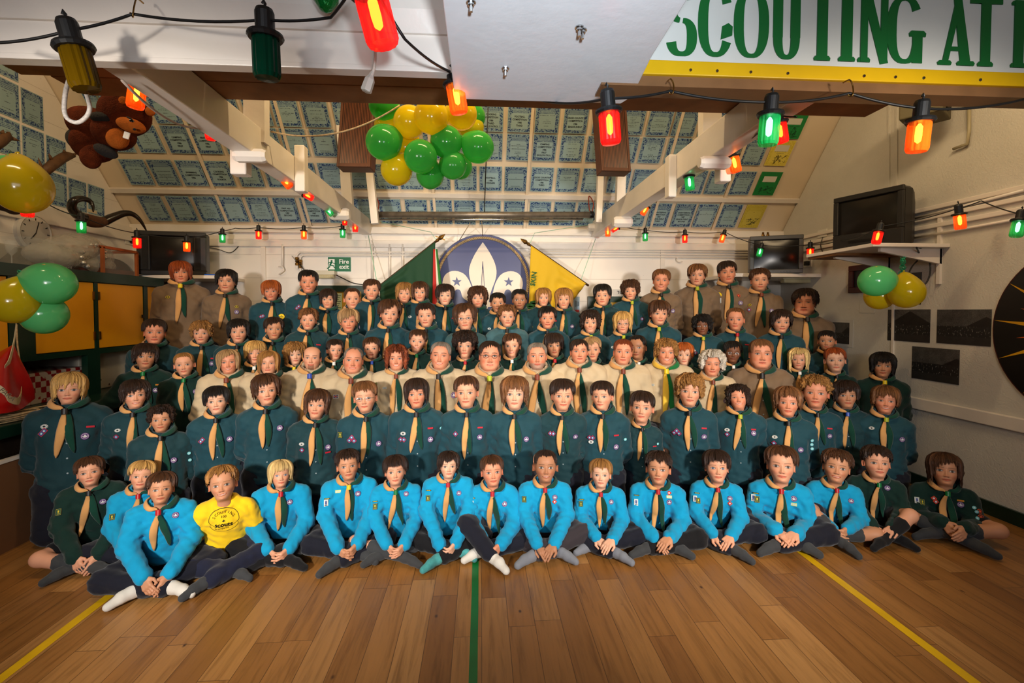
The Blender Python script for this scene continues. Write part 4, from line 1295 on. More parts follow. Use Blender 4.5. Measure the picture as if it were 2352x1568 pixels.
G2 = 'balloons tied to the left cupboards'
balloon(32, 693, 2.98, 46, 'olive yellow', 'gold balloon tied in front of the left cupboards', (0.35, 0.1, 0.9), 1.0, G2)
balloon(112, 651, 3.05, 45, 'pale green', 'pale green balloon lying sideways in front of the left cupboards', (-0.95, 0.0, 0.05), 1.12, G2)
balloon(101, 722, 3.1, 42, 'pale green', 'lower pale green balloon in front of the left cupboards', (-0.5, 0.1, 0.85), 1.0, G2)
ribbon('green curled ribbon above the balloons on the left cupboards', 48, 632, 3.0, 4, 0.1, 3)
G3 = 'balloons tied under the large television shelf'
balloon(2014, 645, 3.1, 37, 'pale green', 'pale green balloon lying sideways under the large television shelf', (0.95, 0.1, 0.12), 1.12, G3)
balloon(2082, 671, 3.12, 38, 'olive yellow', 'larger gold balloon under the large television shelf', (-0.05, 0.1, 0.95), 1.0, G3)
balloon(2020, 680, 3.3, 32, 'olive yellow', 'smaller gold balloon behind the pale green one under the television shelf', (0.6, 0.1, 0.7), 1.0, G3)
ribbon('green curled ribbon above the balloons under the television shelf', 2074, 600, 3.15, 5, 0.15, 5)
G4 = 'balloons tied to the antlers'
balloon(50, 428, 2.75, 53, 'olive yellow', 'gold balloon hanging from the antlers, nearest the camera', (-0.25, 0.2, 0.95), 1.08, G4)
balloon(-2, 402, 2.85, 34, 'pale green', 'pale green balloon beside the antlers at the picture edge', (0.3, 0.1, 0.9), 1.0, G4)
balloon(28, 388, 3.0, 26, 'olive yellow', 'small gold balloon behind the large one on the antlers', (0.1, 0.1, 0.9), 1.0, G4)
ribbon('green curled ribbon above the balloons on the antlers', 24, 372, 2.75, 4, 0.09, 8)

for kx, (bx, by, Yb) in enumerate(((50, 375, 2.75), (-2, 366, 2.85), (28, 362, 3.0))):
    cord('thin string tying the %s balloon to the antlers' % ('large gold', 'pale green', 'small gold')[kx], [atY(bx, by + 20, Yb), atX(24, 345, XL + .3)], .002, M_rib, sm=False)
# ================================================================== THINGS HANGING ON THE LEFT
M_whiterope = mat('white_braided_rope', (176, 168, 160), 0.7, noise=0.3, nscale=120)
o = obj('rope_loop', MB().tube(smooth_path([atY(162, 170, HB + .03), atY(158, 186, 1.84), atY(150, 215, 1.9), atY(148, 255, 1.9), atY(158, 275, 1.9), atY(180, 281, 1.9), atY(200, 266, 1.9), atY(206, 245, 1.9), atY(198, 215, 1.95), atY(190, 186, 1.86), atY(192, 170, HB + .04)]), 0.0075, 8), M_whiterope, smooth=True)
tag(o, 'white rope loop hanging below the cross beam on the left', 'rope')
t = thing('cord_socket', 'white plug socket dangling on a short cord below the large red lamp', 'socket', (0, 0, 0))
obj('flex', MB().tube(smooth_path([atY(868, 60, HB - .01), atY(862, 80, 1.64), atY(862, 125, 1.6), atY(860, 150, 1.6), atY(856, 170, 1.6)]), 0.005), mat('dirty_white_flex', (190, 180, 165), 0.5, noise=0.3, nscale=50), t, smooth=True)
A, B = atY(855, 168, 1.6), atY(840, 211, 1.6); q = MB(); Mx = (A - B).to_track_quat('Z', 'Y').to_matrix().to_4x4(); Mx.translation = B
q.lathe([(0.010, 0), (0.0165, 0.002), (0.018, 0.006), (0.0165, 0.042), (0.009, 0.055), (0.006, 0.07)], 6, Mx)
obj('socket_body', q, mat('dirty_white_plastic', (186, 182, 170), 0.4), t)
cord('pale cord swagged from the cross beam to the left tie beam', catenary(atY(280, 184, 1.9), atY(474, 292, 2.6), 0.06, 12), 0.0055, mat('pale_flex', (176, 160, 148), 0.6), 'hanging_cord', sm=False)
cord('pale cord swagged from the left tie beam to the middle balloons', catenary(atY(622, 302, 3.0), atY(918, 242, 3.0), 0.09, 14), 0.005, M_rope, 'hanging_cord', sm=False)

# plush beaver
M_fur = mat('brown_plush', (74, 28, 8), 0.95, noise=0.35, nscale=30, bump=0.7, bscale=160, spec=0.1)
M_fur2 = mat('tan_plush', (160, 84, 28), 0.95, noise=0.2, nscale=30, bump=0.5, bscale=160, spec=0.1)
M_fur3 = mat('black_plush', (18, 13, 10), 0.95, bump=0.5, bscale=160)


def blob(parts, res=28):
    """ellipsoids merged in one mesh: (centre, radii, euler)"""
    q = MB()
    for c, rr, e in parts:
        Mx = Matrix.Translation(c) @ (Matrix.Rotation(e[2], 4, 'Z') @ Matrix.Rotation(e[1], 4, 'Y') @ Matrix.Rotation(e[0], 4, 'X')) @ Matrix.Diagonal((rr[0], rr[1], rr[2], 1))
        q.lathe([(max(0.01, math.cos(-PI / 2 + PI * i / 18)), math.sin(-PI / 2 + PI * i / 18)) for i in range(19)], res, Mx)
    return q


YB = 2.75; s = YB / FPX
c = atY(255, 292, YB)
t = thing('plush_beaver', 'brown plush beaver toy hanging head down-right from the roof', 'soft toy', c)


def BP(px, py, dy=0.0):
    p = atY(px, py, YB + dy); return p - c


obj('body', blob([(BP(222, 295, 0.05), (0.15, 0.12, 0.10), (0, 0.5, 0)), (BP(215, 330, 0.05), (0.10, 0.11, 0.10), (0, 0, 0)), (BP(262, 305), (0.10, 0.10, 0.09), (0, .3, 0))]), M_fur, t, smooth=True)
hd = obj('head', blob([(BP(287, 262), (0.125, 0.11, 0.115), (0, 0.2, 0)), (BP(255, 262, 0.02), (0.06, 0.07, 0.09), (0, 0.2, 0))]), M_fur, t, smooth=True)
obj('muzzle', blob([(BP(301, 288, -0.09), (0.07, 0.05, 0.036), (0, 0.25, 0))]), M_fur2, hd, smooth=True)
obj('ear', blob([(BP(281, 236, -0.08), (0.026, 0.02, 0.034), (0, 0.4, 0))]), M_fur2, hd, smooth=True)
obj('ear', blob([(BP(345, 256, -0.02), (0.024, 0.02, 0.024), (0, 0.4, 0))]), M_fur2, hd, smooth=True)
obj('eye', blob([(BP(302, 279, -0.125), (0.014, 0.01, 0.012), (0, 0.3, 0))]), mat('glossy_black_eye', (8, 8, 8), 0.1), hd, smooth=True)
obj('brow', blob([(BP(298, 272, -0.12), (0.018, 0.008, 0.006), (0, 0.5, 0))]), M_fur3, hd, smooth=True)
obj('nose', blob([(BP(309, 297, -0.14), (0.008, 0.006, 0.006), (0, 0, 0))]), M_fur3, hd, smooth=True)
q = MB()
for k in (0, 1):
    Mx = Matrix.Translation(BP(288 + k * 6, 309 + k * 2, -0.11)) @ Matrix.Rotation(0.3, 4, 'Y')
    q.box((-0.008, -0.004, -0.02), (0.008, 0.004, 0.016), Mx)
obj('teeth', q, mat('white_felt', (226, 220, 206), 0.9), hd, bevel=0.003)
obj('tummy', blob([(BP(270, 318, -0.05), (0.05, 0.05, 0.055), (0, .3, 0))]), M_fur2, t, smooth=True)
obj('arm', blob([(BP(232, 270, -0.08), (0.055, 0.03, 0.028), (0, 0.1, 0))]), M_fur3, t, smooth=True)
obj('leg', blob([(BP(208, 362, -0.02), (0.05, 0.04, 0.06), (0, -.3, 0)), (BP(215, 350), (0.06, 0.05, 0.05), (0, -.3, 0))]), M_fur, t, smooth=True)
obj('foot', blob([(BP(243, 347, -0.05), (0.065, 0.03, 0.03), (0, .45, 0))]), M_fur3, t, smooth=True)
obj('tail', blob([(BP(182, 322, 0.0), (0.075, 0.03, 0.055), (0, .6, 0))]), M_fur3, t, smooth=True)
obj('hanging_string', MB().tube([BP(240, 250), BP(225, 225), BP(205, 195)], 0.006), mat('grey_green_cord', (70, 80, 66), 0.8), t)
# antlers on the left gable
M_antler = mat('antler', (92, 62, 36), 0.6, noise=0.4, nscale=14, bump=0.3, bscale=40)
XA = XL + 0.25


def AX(px, py, dx=0.0): return atX(px, py, XA + dx)


def palm_antler(label, stem_pts, plate, tines, group):
    q = MB()
    q.tube(smooth_path(stem_pts, 5), 0.018, 8)
    n = len(plate); cen = sum(plate, Vector()) / n
    ring_ = []
    for dx in (-0.012, 0.012): ring_ += [p + Vector((dx, 0, 0)) for p in plate]
    q.add(ring_ + [cen + Vector((-0.03, 0, 0)), cen + Vector((0.03, 0, 0))], [(i, (i + 1) % n, 2 * n) for i in range(n)] + [(n + (i + 1) % n, n + i, 2 * n + 1) for i in range(n)] + [((i + 1) % n, i, n + i, n + (i + 1) % n) for i in range(n)])
    for a, b in tines:
        m_ = a.lerp(b, 0.5)
        q.tube([a, m_, b], [0.016, 0.011, 0.002], 7)
    o = obj('antler', q, M_antler, smooth=True)
    return tag(o, label, 'antler', group)


palm_antler('broad antler on the left gable, to the right of the gold balloon', [AX(20, 470), AX(60, 440), AX(92, 408), AX(110, 385)], [AX(98, 402), AX(96, 385), AX(118, 365), AX(140, 352), AX(150, 348), AX(166, 352), AX(172, 360), AX(150, 372), AX(128, 388), AX(110, 402)],
            [(AX(97, 392), AX(88, 362)), (AX(118, 366), AX(112, 352)), (AX(148, 350), AX(147, 343)), (AX(168, 356), AX(177, 352)), (AX(112, 430), AX(120, 433)), (AX(92, 408), AX(120, 432))], 'antlers on the left gable')
palm_antler('broad antler on the left gable at the picture edge', [AX(8, 470), AX(-25, 430), AX(-20, 360), AX(-5, 335)], [AX(-25, 345), AX(-15, 318), AX(5, 306), AX(20, 305), AX(28, 318), AX(10, 335), AX(-5, 345)], [(AX(20, 306), AX(22, 303)), (AX(28, 318), AX(46, 324)), (AX(5, 306), AX(8, 298))], 'antlers on the left gable')
o = obj('antler_skull', blob([(AX(12, 468), (0.06, 0.10, 0.06), (0, 0, 0)), (AX(30, 478), (0.05, 0.07, 0.05), (0, 0, 0))]), mat('dark_skull', (52, 32, 18), 0.7, noise=0.3), smooth=True)
tag(o, 'dark skull mount between the two antlers on the left gable', 'skull mount')
# long horns
M_horn = mat('dark_polished_horn', (34, 26, 20), 0.25, noise=0.4, nscale=10)
t = thing('horn_mount', 'long curved black horns mounted over the left shelf', 'horns', (0, 0, 0))
XH = XL + 0.35


def HX(px, py, dx=0.0): return atX(px, py, XH + dx)


obj('skull_bar', MB().tube(smooth_path([HX(192, 500), HX(205, 506), HX(225, 510), HX(240, 508)]), [0.045 + 0.012 * math.sin(i * .2) for i in range(19)], 12), mat('brown_hide', (84, 54, 32), 0.9, noise=0.3, nscale=20), t, smooth=True)
P_ = smooth_path([HX(240, 508), HX(262, 498, .05), HX(285, 490, .1), HX(305, 492, .14), HX(322, 506, .18), HX(336, 529, .2)], 6)
obj('horn', MB().tube(P_, [0.042 * (1 - i / len(P_)) ** 0.7 + 0.002 for i in range(len(P_))], 12), M_horn, t, smooth=True)
P_ = smooth_path([HX(192, 500), HX(176, 492, .05), HX(165, 476, .1), HX(170, 461, .14), HX(188, 456, .16), HX(205, 461, .18), HX(213, 472, .2), HX(214, 486, .22)], 6)
obj('horn', MB().tube(P_, [0.042 * (1 - i / len(P_)) ** 0.7 + 0.002 for i in range(len(P_))], 12), M_horn, t, smooth=True)
obj('label_card', MB().bar(HX(200, 482, -0.1), HX(222, 488, -0.1), 0.004, 0.03), mat('cream_card', (206, 190, 160), 0.7), t)

# ================================================================== TELEVISIONS
M_tv = mat('dark_grey_tv_plastic', (26, 25, 25), 0.42)
M_tvg = mat('grey_tv_plastic', (62, 60, 58), 0.45)
M_screen = mat('tv_glass', (26, 23, 20), 0.22, spec=0.3)


def tv(label, base, yaw, W_, H_, D_, mb, deck=0.0, spk=0.0):
    t = thing('television', label, 'television', base, (0, 0, yaw))
    b = deck
    # cabinet: front frame ring then tapered back
    q = MB()
    def loop(y, w_, z0, z1, r=0.02):
        return [(-w_ / 2 + r, y, z0), (w_ / 2 - r, y, z0), (w_ / 2, y, z0 + r), (w_ / 2, y, z1 - r), (w_ / 2 - r, y, z1), (-w_ / 2 + r, y, z1), (-w_ / 2, y, z1 - r), (-w_ / 2, y, z0 + r)]
    loops = [loop(0, W_, 0, H_), loop(0.1, W_, 0.0, H_), loop(0.16, W_ * 0.94, 0.01, H_ * 0.95), loop(D_ * 0.7, W_ * 0.78, 0.02, H_ * 0.86, .05), loop(D_, W_ * 0.55, 0.04, H_ * 0.7, .05)]
    vs = [p for L in loops for p in L]; fs = []
    for i in range(len(loops) - 1):
        for k in range(8):
            fs.append((i * 8 + k, i * 8 + (k + 1) % 8, (i + 1) * 8 + (k + 1) % 8, (i + 1) * 8 + k))
    fs.append(tuple(range(len(vs) - 8, len(vs)))); fs.append(tuple(range(8))[::-1])
    q.add(vs, fs)
    obj('cabinet', q, mb, t)
    # bezel with opening
    bz = 0.045; x1 = W_ / 2 - bz - spk; z0 = bz + deck; z1 = H_ - bz
    q = MB()
    q.box((-W_ / 2, -0.03, z1), (W_ / 2, 0.0, H_)); q.box((-W_ / 2, -0.03, 0), (W_ / 2, 0.0, z0)); q.box((-W_ / 2, -0.03, z0), (-x1, 0.0, z1)); q.box((x1, -0.03, z0), (W_ / 2, 0.0, z1))
    obj('bezel', q, mb, t, bevel=0.006)
    n = 12; vs = []; fs = []
    for i in range(n + 1):
        for j in range(n + 1):
            x = -x1 + 2 * x1 * i / n; z = z0 + (z1 - z0) * j / n
            vs.append((x, -0.006 - 0.018 * (1 - (2 * i / n - 1) ** 2) * (1 - (2 * j / n - 1) ** 2), z))
    for i in range(n):
        for j in range(n):
            a = i * (n + 1) + j; fs.append((a, a + n + 1, a + n + 2, a + 1))
    me = bpy.data.meshes.new('screen'); me.from_pydata(vs, [], fs); me.polygons.foreach_set('use_smooth', np.ones(len(fs), dtype=bool))
    obj('screen', me, M_screen, t)
    if spk:
        for sx in (-1, 1): obj('speaker_grille', MB().cbox((sx * (x1 + spk / 2 + 0.005), -0.033, (z0 + z1) / 2), (spk * 0.7, 0.008, (z1 - z0) * 0.92)), mat('tv_speaker_cloth', (20, 19, 19), 0.8), t)
    if deck:
        obj('tape_slot', MB().cbox((0, -0.032, deck * 0.72), (W_ * 0.5, 0.006, 0.022)), mat('tape_slot_black', (6, 6, 6), 0.3), t)
        for k in range(5): obj('button', MB().cbox((-W_ * 0.3 + k * 0.035, -0.033, deck * 0.3), (0.02, 0.008, 0.01)), M_tvg, t)
    else:
        for k in range(4): obj('button', MB().cbox((W_ * 0.1 + k * 0.03, -0.033, bz * 0.45), (0.016, 0.008, 0.009)), M_tvg, t)
    obj('maker_badge', MB().cbox((0, -0.032, z0 - 0.014), (0.06, 0.004, 0.009)), M_tvg, t)
    return t


zsl = atY(420, 632, 5.16).z
A = atY(398, 632, 5.2)
tv('black television on the white shelf in the back left corner', (A.x, 5.2, zsl + 0.004), R(14), 0.62, 0.45, 0.42, M_tv, spk=0.07)
A = atY(1781, 628, 5.1)
zsr = atY(1781, 629, 5.1).z
tv('smaller grey television on the white shelf in the back right corner', (A.x, 5.1, zsr + 0.004), R(-22), 0.53, 0.42, 0.36, M_tvg)
ZC = atX(2100, 571, XR).z
A = atZ(1992, 572, ZC)
tv('large black television with a tape deck on the corner wall shelf', (A.x - 0.0, A.y, ZC + 0.004), R(-70), 0.56, 0.49, 0.38, M_tv, deck=0.10)
# shelves
q = MB().box((XL, 5.14, zsl - 0.035), (atY(505, 632, 5.2).x, BW, zsl))
tag(obj('wall_shelf', q, M_trim, bevel=0.004), 'white shelf under the left television', 'shelf')
q = MB().box((atY(1688, 634, 5.0).x, 5.02, zsr - 0.04), (XR, BW, zsr))
tag(obj('wall_shelf', q, M_trim, bevel=0.004), 'long white shelf under the smaller right television', 'shelf')
t = thing('corner_shelf', 'white bracketed shelf on the right wall under the large television', 'shelf', (0, 0, ZC))
P1 = atZ(1892, 600, ZC - 0.03); P2 = atZ(2028, 568, ZC)
xin = 3.10
obj('board', MB().box((xin, 3.58, -0.03), (XR, 4.36, 0)), M_trim, t, bevel=0.004)
obj('timber_edge', MB().box((xin + 0.02, 4.0, -0.05), (XR, 4.36, -0.03)), M_wood, t)
for y in (3.66, 4.15):
    q = MB(); q.add([(XR, y - 0.015, -0.03), (xin + 0.12, y - 0.015, -0.03), (xin + 0.12, y - 0.015, -0.06), (XR, y - 0.015, -0.16), (XR, y + 0.015, -0.03), (xin + 0.12, y + 0.015, -0.03), (xin + 0.12, y + 0.015, -0.06), (XR, y + 0.015, -0.16)],
                    [(0, 1, 2, 3), (7, 6, 5, 4), (0, 4, 5, 1), (1, 5, 6, 2), (2, 6, 7, 3), (3, 7, 4, 0)])
    obj('bracket', q, M_trim, t, bevel=0.003)
    obj('upright', MB().box((XR - 0.02, y - 0.015, -0.32), (XR, y + 0.015, 0.25)), M_trim, t)


# light fittings under the shelves
def batten(label, a, b, Y, dy):
    A, B = atY(a[0], a[1], Y), atY(b[0], b[1], Y)
    t = thing('light_fitting', label, 'light', A.lerp(B, .5)); L_ = (B - A).length
    obj('housing', MB().cbox((0, 0.04, 0.02), (L_, 0.09, 0.05)), mat('cream_light_housing', (206, 198, 176), 0.4), t, bevel=0.008)
    obj('diffuser', MB().cbox((0, 0.03, -0.025), (L_ * 0.94, 0.08, 0.045)), mat('prismatic_diffuser', (190, 178, 140), 0.15, coat=0.5, bump=0.5, bscale=90), t, bevel=0.012)
    return t


batten('small bulkhead light on the back wall below the fire exit sign', (724, 630), (768, 630), BW - 0.12, 0)
batten('bulkhead light under the right hand shelf', (1798, 642), (1874, 638), 5.2, 0)
cord('dark flex looping from the bulkhead light to the door frame', [atY(770, 630, BW - 0.03), atY(790, 640, BW - 0.03), atY(812, 650, BW - 0.03), atY(838, 654, BW - 0.03)], 0.006, M_black, 'flex')
cord('thin dark flex hanging on the back wall beside the left television', [atY(468, 566, BW - .02), atY(500, 572, BW - .02), atY(530, 580, BW - .02), atY(552, 560, BW - .02)], 0.004, M_black, 'flex')
cord('dark flex looping from the right bulkhead light over the shelf', [atY(1876, 637, 5.1), atY(1905, 638, 5.0), atY(1928, 620, 5.0), atY(1935, 612, 5.05)], 0.007, M_black, 'flex')
cord('black cable looping down from the large television behind the balloons', [atX(2105, 568, XR - .3), atX(2112, 590, XR - .15), atX(2095, 612, XR - .25), atX(2088, 632, XR - .3), atX(2100, 650, XR - .2), atX(2125, 652, XR - .12), atX(2137, 620, XR - .08), atX(2128, 580, XR - .1), atX(2105, 566, XR - .25)], 0.006, M_black, 'flex')
cord('black cable from the large television along the right wall', [atX(2098, 560, XR - .1), atX(2130, 564, XR - .05), atX(2165, 566, XR - .05)], 0.007, M_black, 'flex')
cord('thin black flex dropping from the wall socket to the shelf', [atX(1890, 545, XR - .02), atX(1885, 565, XR - .04), atX(1893, 585, XR - .04), atX(1903, 592, XR - .04)], 0.005, M_black, 'flex')


def socket(label, P, M=None, plug=True):
    t = thing('wall_socket', label, 'socket', P, (0, 0, 0 if M is None else M))
    obj('plate', MB().cbox((0, -0.006, 0), (0.14, 0.012, 0.085)), mat('white_socket_plastic', (220, 216, 206), 0.3), t, bevel=0.003)
    if plug: obj('plug', MB().cbox((0.02, -0.03, 0), (0.05, 0.045, 0.05)), M_black, t, bevel=0.006)
    else: obj('switch', MB().cbox((0.03, -0.014, 0.01), (0.015, 0.006, 0.022)), mat('grey_switch', (150, 146, 140), 0.4), t)
    return t


socket('white double socket high on the right wall beside the large television', atX(1890, 536, XR), R(-90), False)
socket('white socket with a black plug beside the smaller right television', atX(1856, 605, XR), R(-90))
socket('white socket with a black plug beside the left television', atX(296, 553, XL), R(90))
o = obj('spot_light', blob([(atY(1935, 610, 5.1), (0.05, 0.05, 0.045), (0, 0, 0))]), M_chrome, smooth=True); tag(o, 'round chrome lamp on the right hand shelf', 'lamp')
o = obj('adaptor', MB().cbox(atY(1915, 613, 5.15), (0.08, 0.06, 0.06)), M_black, bevel=0.006); tag(o, 'black power adaptor beside the chrome lamp on the shelf', 'adaptor')
for i, px in enumerate((1752, 1763)):
    p_ = atY(px, 541, BW - .045)
    o = obj('brass_cap', MB().lathe([(0.02, -0.03), (0.022, 0.01), (0.014, 0.02), (0.018, 0.035), (0.006, 0.045)], 10, Matrix.Translation(p_)), M_brass); tag(o, 'small brass knob above the smaller right television, %s one' % ('left' if i == 0 else 'right'), 'knob', 'brass knobs above the television')

# ================================================================== RIGHT WALL PICTURES
def photo_mat(name, seed):
    k = NT(name); b = k.b
    uv = k.n('UVMap'); sp = k.n('SeparateXYZ'); k.l(uv.outputs[0], sp.inputs[0]); U, V = sp.outputs[0], sp.outputs[1]
    mp = k.n('CombineXYZ'); k.l(k.math('MULTIPLY', U, 4.0), mp.inputs[0]); k.l(k.math('MULTIPLY', V, 3.0), mp.inputs[1]); mp.inputs[2].default_value = seed * 3.7
    nz = k.n('TexNoise', i_Scale=1.6, i_Detail=5.0); k.l(mp.outputs[0], nz.inputs['Vector'])
    sky = k.mix(k.math('MULTIPLY_ADD', nz.outputs[0], 1.2, -0.3, True), lin((66, 66, 66)), lin((110, 108, 106)))
    roof = k.math('LESS_THAN', k.math('ADD', k.math('MULTIPLY', V, 1.0), k.math('MULTIPLY', k.math('ABSOLUTE', k.math('SUBTRACT', U, (0.55, 0.92, 0.95)[seed])), 0.8)), (0.95, 0.80, 0.74)[seed])
    c = k.mix(roof, sky, lin((34, 33, 33)))
    # bare trees
    tr = k.n('TexNoise', i_Scale=7.0, i_Detail=6.0, i_Roughness=0.8, i_Distortion=1.5); k.l(mp.outputs[0], tr.inputs['Vector'])
    tm = k.math('MULTIPLY', k.math('LESS_THAN', k.math('ABSOLUTE', k.math('SUBTRACT', tr.outputs[0], 0.5)), 0.022), k.math('GREATER_THAN', V, 0.45))
    c = k.mix(tm, c, lin((16, 16, 16)))
    # crowd band
    cr = k.n('TexNoise', i_Scale=1.0, i_Detail=3.0); cv = k.n('CombineXYZ'); k.l(k.math('MULTIPLY', U, 42.0), cv.inputs[0]); k.l(k.math('MULTIPLY', V, 12.0), cv.inputs[1]); cv.inputs[2].default_value = seed
    k.l(cv.outputs[0], cr.inputs['Vector'])
    band = k.math('MULTIPLY', k.math('LESS_THAN', V, 0.52), k.math('GREATER_THAN', V, 0.22))
    c = k.mix(band, c, k.mix(k.math('GREATER_THAN', cr.outputs[0], 0.63), lin((34, 34, 34)), lin((128, 126, 122))))
    ground = k.math('LESS_THAN', V, 0.22)
    c = k.mix(ground, c, k.mix(nz.outputs[0], lin((34, 33, 33)), lin((52, 50, 50))))
    k.l(c, b.inputs['Base Color']); b.inputs['Roughness'].default_value = 0.3
    return k.m


def on_right(name, label, cat, corners, m, th=0.004, x=XR):
    a = [atX(px, py, x) for px, py in corners]        # tl, tr, br, bl
    y0 = (a[0].y + a[3].y) / 2; y1 = (a[1].y + a[2].y) / 2; zt_ = (a[0].z + a[1].z) / 2; zb_ = (a[2].z + a[3].z) / 2
    me = sheet_mesh(abs(y0 - y1), zt_ - zb_, th); me.materials.append(m)
    o = bpy.data.objects.new(name, me); COL.objects.link(o)
    o.matrix_world = frame_M(Vector((x - 0.001, (y0 + y1) / 2, (zt_ + zb_) / 2)), (0, -1, 0), (-1, 0, 0))
    return tag(o, label, cat), abs(y0 - y1), zt_ - zb_


PM = [photo_mat('old_photo_church', 0), photo_mat('old_photo_trees', 1), photo_mat('old_photo_parade', 2)]
on_right('photograph', 'dark photograph of a parade below the balloons on the right wall', 'photograph', ((2040, 710), (2137, 711), (2137, 787), (2040, 781)), PM[0])
on_right('photograph', 'dark photograph of bare trees nearest the black sun disc', 'photograph', ((2153, 710), (2279, 711), (2276, 797), (2153, 786)), PM[1])
on_right('photograph', 'dark photograph of a crowd, lowest on the right wall', 'photograph', ((2096, 795), (2205, 803), (2203, 883), (2095, 868)), PM[2])
o, w_, h_ = on_right('photograph', 'white bordered photograph half hidden by the big taupe-shirted person', 'photograph', ((1905, 733), (1961, 734), (1959, 796), (1905, 795)), mat('photo_border', (200, 196, 188), 0.4))
me = sheet_mesh(w_ * 0.72, h_ * 0.78, 0.001); c_ = obj('print', me, PM[1], o); c_.location = (0, -0.0045, 0)
t, w_, h_ = on_right('framed_picture', 'brown framed picture behind the balloons on the right wall', 'picture', ((1954, 611), (2018, 609), (2018, 666), (1956, 672)), mat('picture_backing', (30, 24, 20), 0.4))
q = MB(); fw = 0.045
q.box((-w_ / 2 - 0.01, -0.025, h_ / 2 - fw), (w_ / 2 + 0.01, 0, h_ / 2 + 0.01)); q.box((-w_ / 2 - 0.01, -0.025, -h_ / 2 - 0.01), (w_ / 2 + 0.01, 0, -h_ / 2 + fw)); q.box((-w_ / 2 - 0.01, -0.025, -h_ / 2 + fw), (-w_ / 2 + fw, 0, h_ / 2 - fw)); q.box((w_ / 2 - fw, -0.025, -h_ / 2 + fw), (w_ / 2 + 0.01, 0, h_ / 2 - fw))
obj('frame', q, mat('mahogany_frame', (74, 26, 14), 0.35, noise=0.2), t, bevel=0.004)
on_right('picture', 'dark picture half hidden behind the gold balloon on the right wall', 'picture', ((2068, 628), (2117, 625), (2116, 700), (2068, 698)), mat('dark_picture', (18, 18, 20), 0.3))
on_right('paper_notice', 'small white notice under the balloons on the right wall', 'notice', ((1975, 690), (2011, 690), (2010, 719), (1976, 718)), mat('white_notice', (206, 202, 192), 0.6))
# sun disc
dL_, dE_ = atX(2285, 770, XR).y, atX(2352, 770, XR).y; hc_ = (atX(2352, 615, XR).z - atX(2352, 900, XR).z) / 2
rd = ((dL_ - dE_) ** 2 + hc_ ** 2) / (2 * (dL_ - dE_)); dc = dL_ - rd; zcd = (atX(2352, 615, XR).z + atX(2352, 900, XR).z) / 2 - .03
t = thing('sun_disc', 'black round board with a gold and orange sunburst on the right wall', 'emblem', (XR, dc, zcd + 0.03), (0, 0, R(-90)))
obj('disc', MB().lathe([(rd, 0), (rd, 0.015), (rd - 0.004, 0.018)], 72, Matrix.Rotation(PI / 2, 4, 'X')), mat('black_disc_paint', (12, 11, 10), 0.35), t)
obj('rim', MB().tube([(rd * math.cos(a), -0.012, rd * math.sin(a)) for a in np.linspace(0, 2 * PI, 73)], 0.006, 6), mat('dark_red_rim', (70, 14, 12), 0.4), t)
for i in range(26):
    a = 2 * PI * i / 26 + R(7.5); big = i % 2 == 0
    L_ = rd * (0.985 if big else 0.74); ww = 0.13 if big else 0.10
    ti = (math.cos(a) * L_, math.sin(a) * L_); b1 = (math.cos(a + ww) * rd * .32, math.sin(a + ww) * rd * .32); b2 = (math.cos(a - ww) * rd * .32, math.sin(a - ww) * rd * .32)
    o = obj('gold_ray' if big else 'orange_ray', MB().prism([b2, ti, b1], 0.004), mat('gold_ray_paint', (214, 158, 14), 0.4) if big else mat('orange_ray_paint', (196, 90, 22), 0.4), t); o.location = (0, -0.018, 0)
o = obj('sun_face', MB().lathe([(rd * .34, 0), (rd * .34, 0.006)], 40, Matrix.Rotation(PI / 2, 4, 'X')), _mats['gold_ray_paint'], t); o.location = (0, -0.018, 0)
# speaker box high on the right, under the banner
t = thing('corner_speaker', 'dark speaker box high in the right corner behind the banner', 'speaker', atX(2125, 240, 3.45))
obj('box', MB().cbox((0, 0, 0), (0.30, 0.26, 0.24), Matrix.Rotation(R(35), 4, 'Z')), mat('olive_speaker_box', (92, 84, 58), 0.6), t, bevel=0.01)
obj('cone', MB().lathe([(0.09, 0), (0.085, 0.012), (0.04, -0.02), (0.0, -0.01)], 24, Matrix.Rotation(R(35), 4, 'Z') @ Matrix.Translation((0, -0.132, 0)) @ Matrix.Rotation(PI / 2, 4, 'X')), M_black, t, smooth=True)

# ================================================================== LEFT SIDE: STAGE, CUPBOARDS, ODDS AND ENDS
XB = atZ(0, 1275, 0).x
zt0 = atX(60, 1040, XB).z
zw0 = atX(150, 965, XB).z
t = thing('stage_bench', 'long green topped stage bench along the left wall with a brown hardboard front', 'bench', (XL, 0, 0))
LX = XB - XL
obj('front_panel', MB().box((LX - 0.02, 1.0, 0), (LX, 5.2, zt0 - 0.02)), M_hard, t)
obj('white_edging', MB().box((LX - 0.025, 1.0, zt0 - 0.02), (LX + 0.008, 5.2, zt0)), M_trim, t)
obj('dark_recess', MB().box((0.01, 1.0, zt0), (LX - 0.08, 5.2, zw0 - 0.02)), mat('dark_gap_fill', (34, 26, 18), 0.5, noise=0.4, nscale=20), t)  # solid near-black brown block filling the dark gap below the worktop
ztop = zw0 + 0.06
obj('worktop', MB().box((0.01, 1.0, zw0 - 0.02), (LX - 0.01, 5.2, ztop)), M_green, t, bevel=0.006)
XC = -3.32
y_a, y_b = 1.6, 5.2
zt1 = atX(170, 619, XC).z; zb1 = atX(200, 815, XC).z
t = thing('cupboard', 'long dark green wall cupboard with yellow doors on the left', 'cupboard', (XL, 0, 0))
obj('carcass', MB().box((0, y_a, zb1), (XC - XL - 0.03, y_b, zt1)), M_green, t)
q = MB()
x0, x1 = XC - XL - 0.03, XC - XL
zd0, zd1 = atX(150, 808, XC).z, atX(150, 643, XC).z
doors = [(-140, 20), (80, 218), (226, 331), (340, 396)]
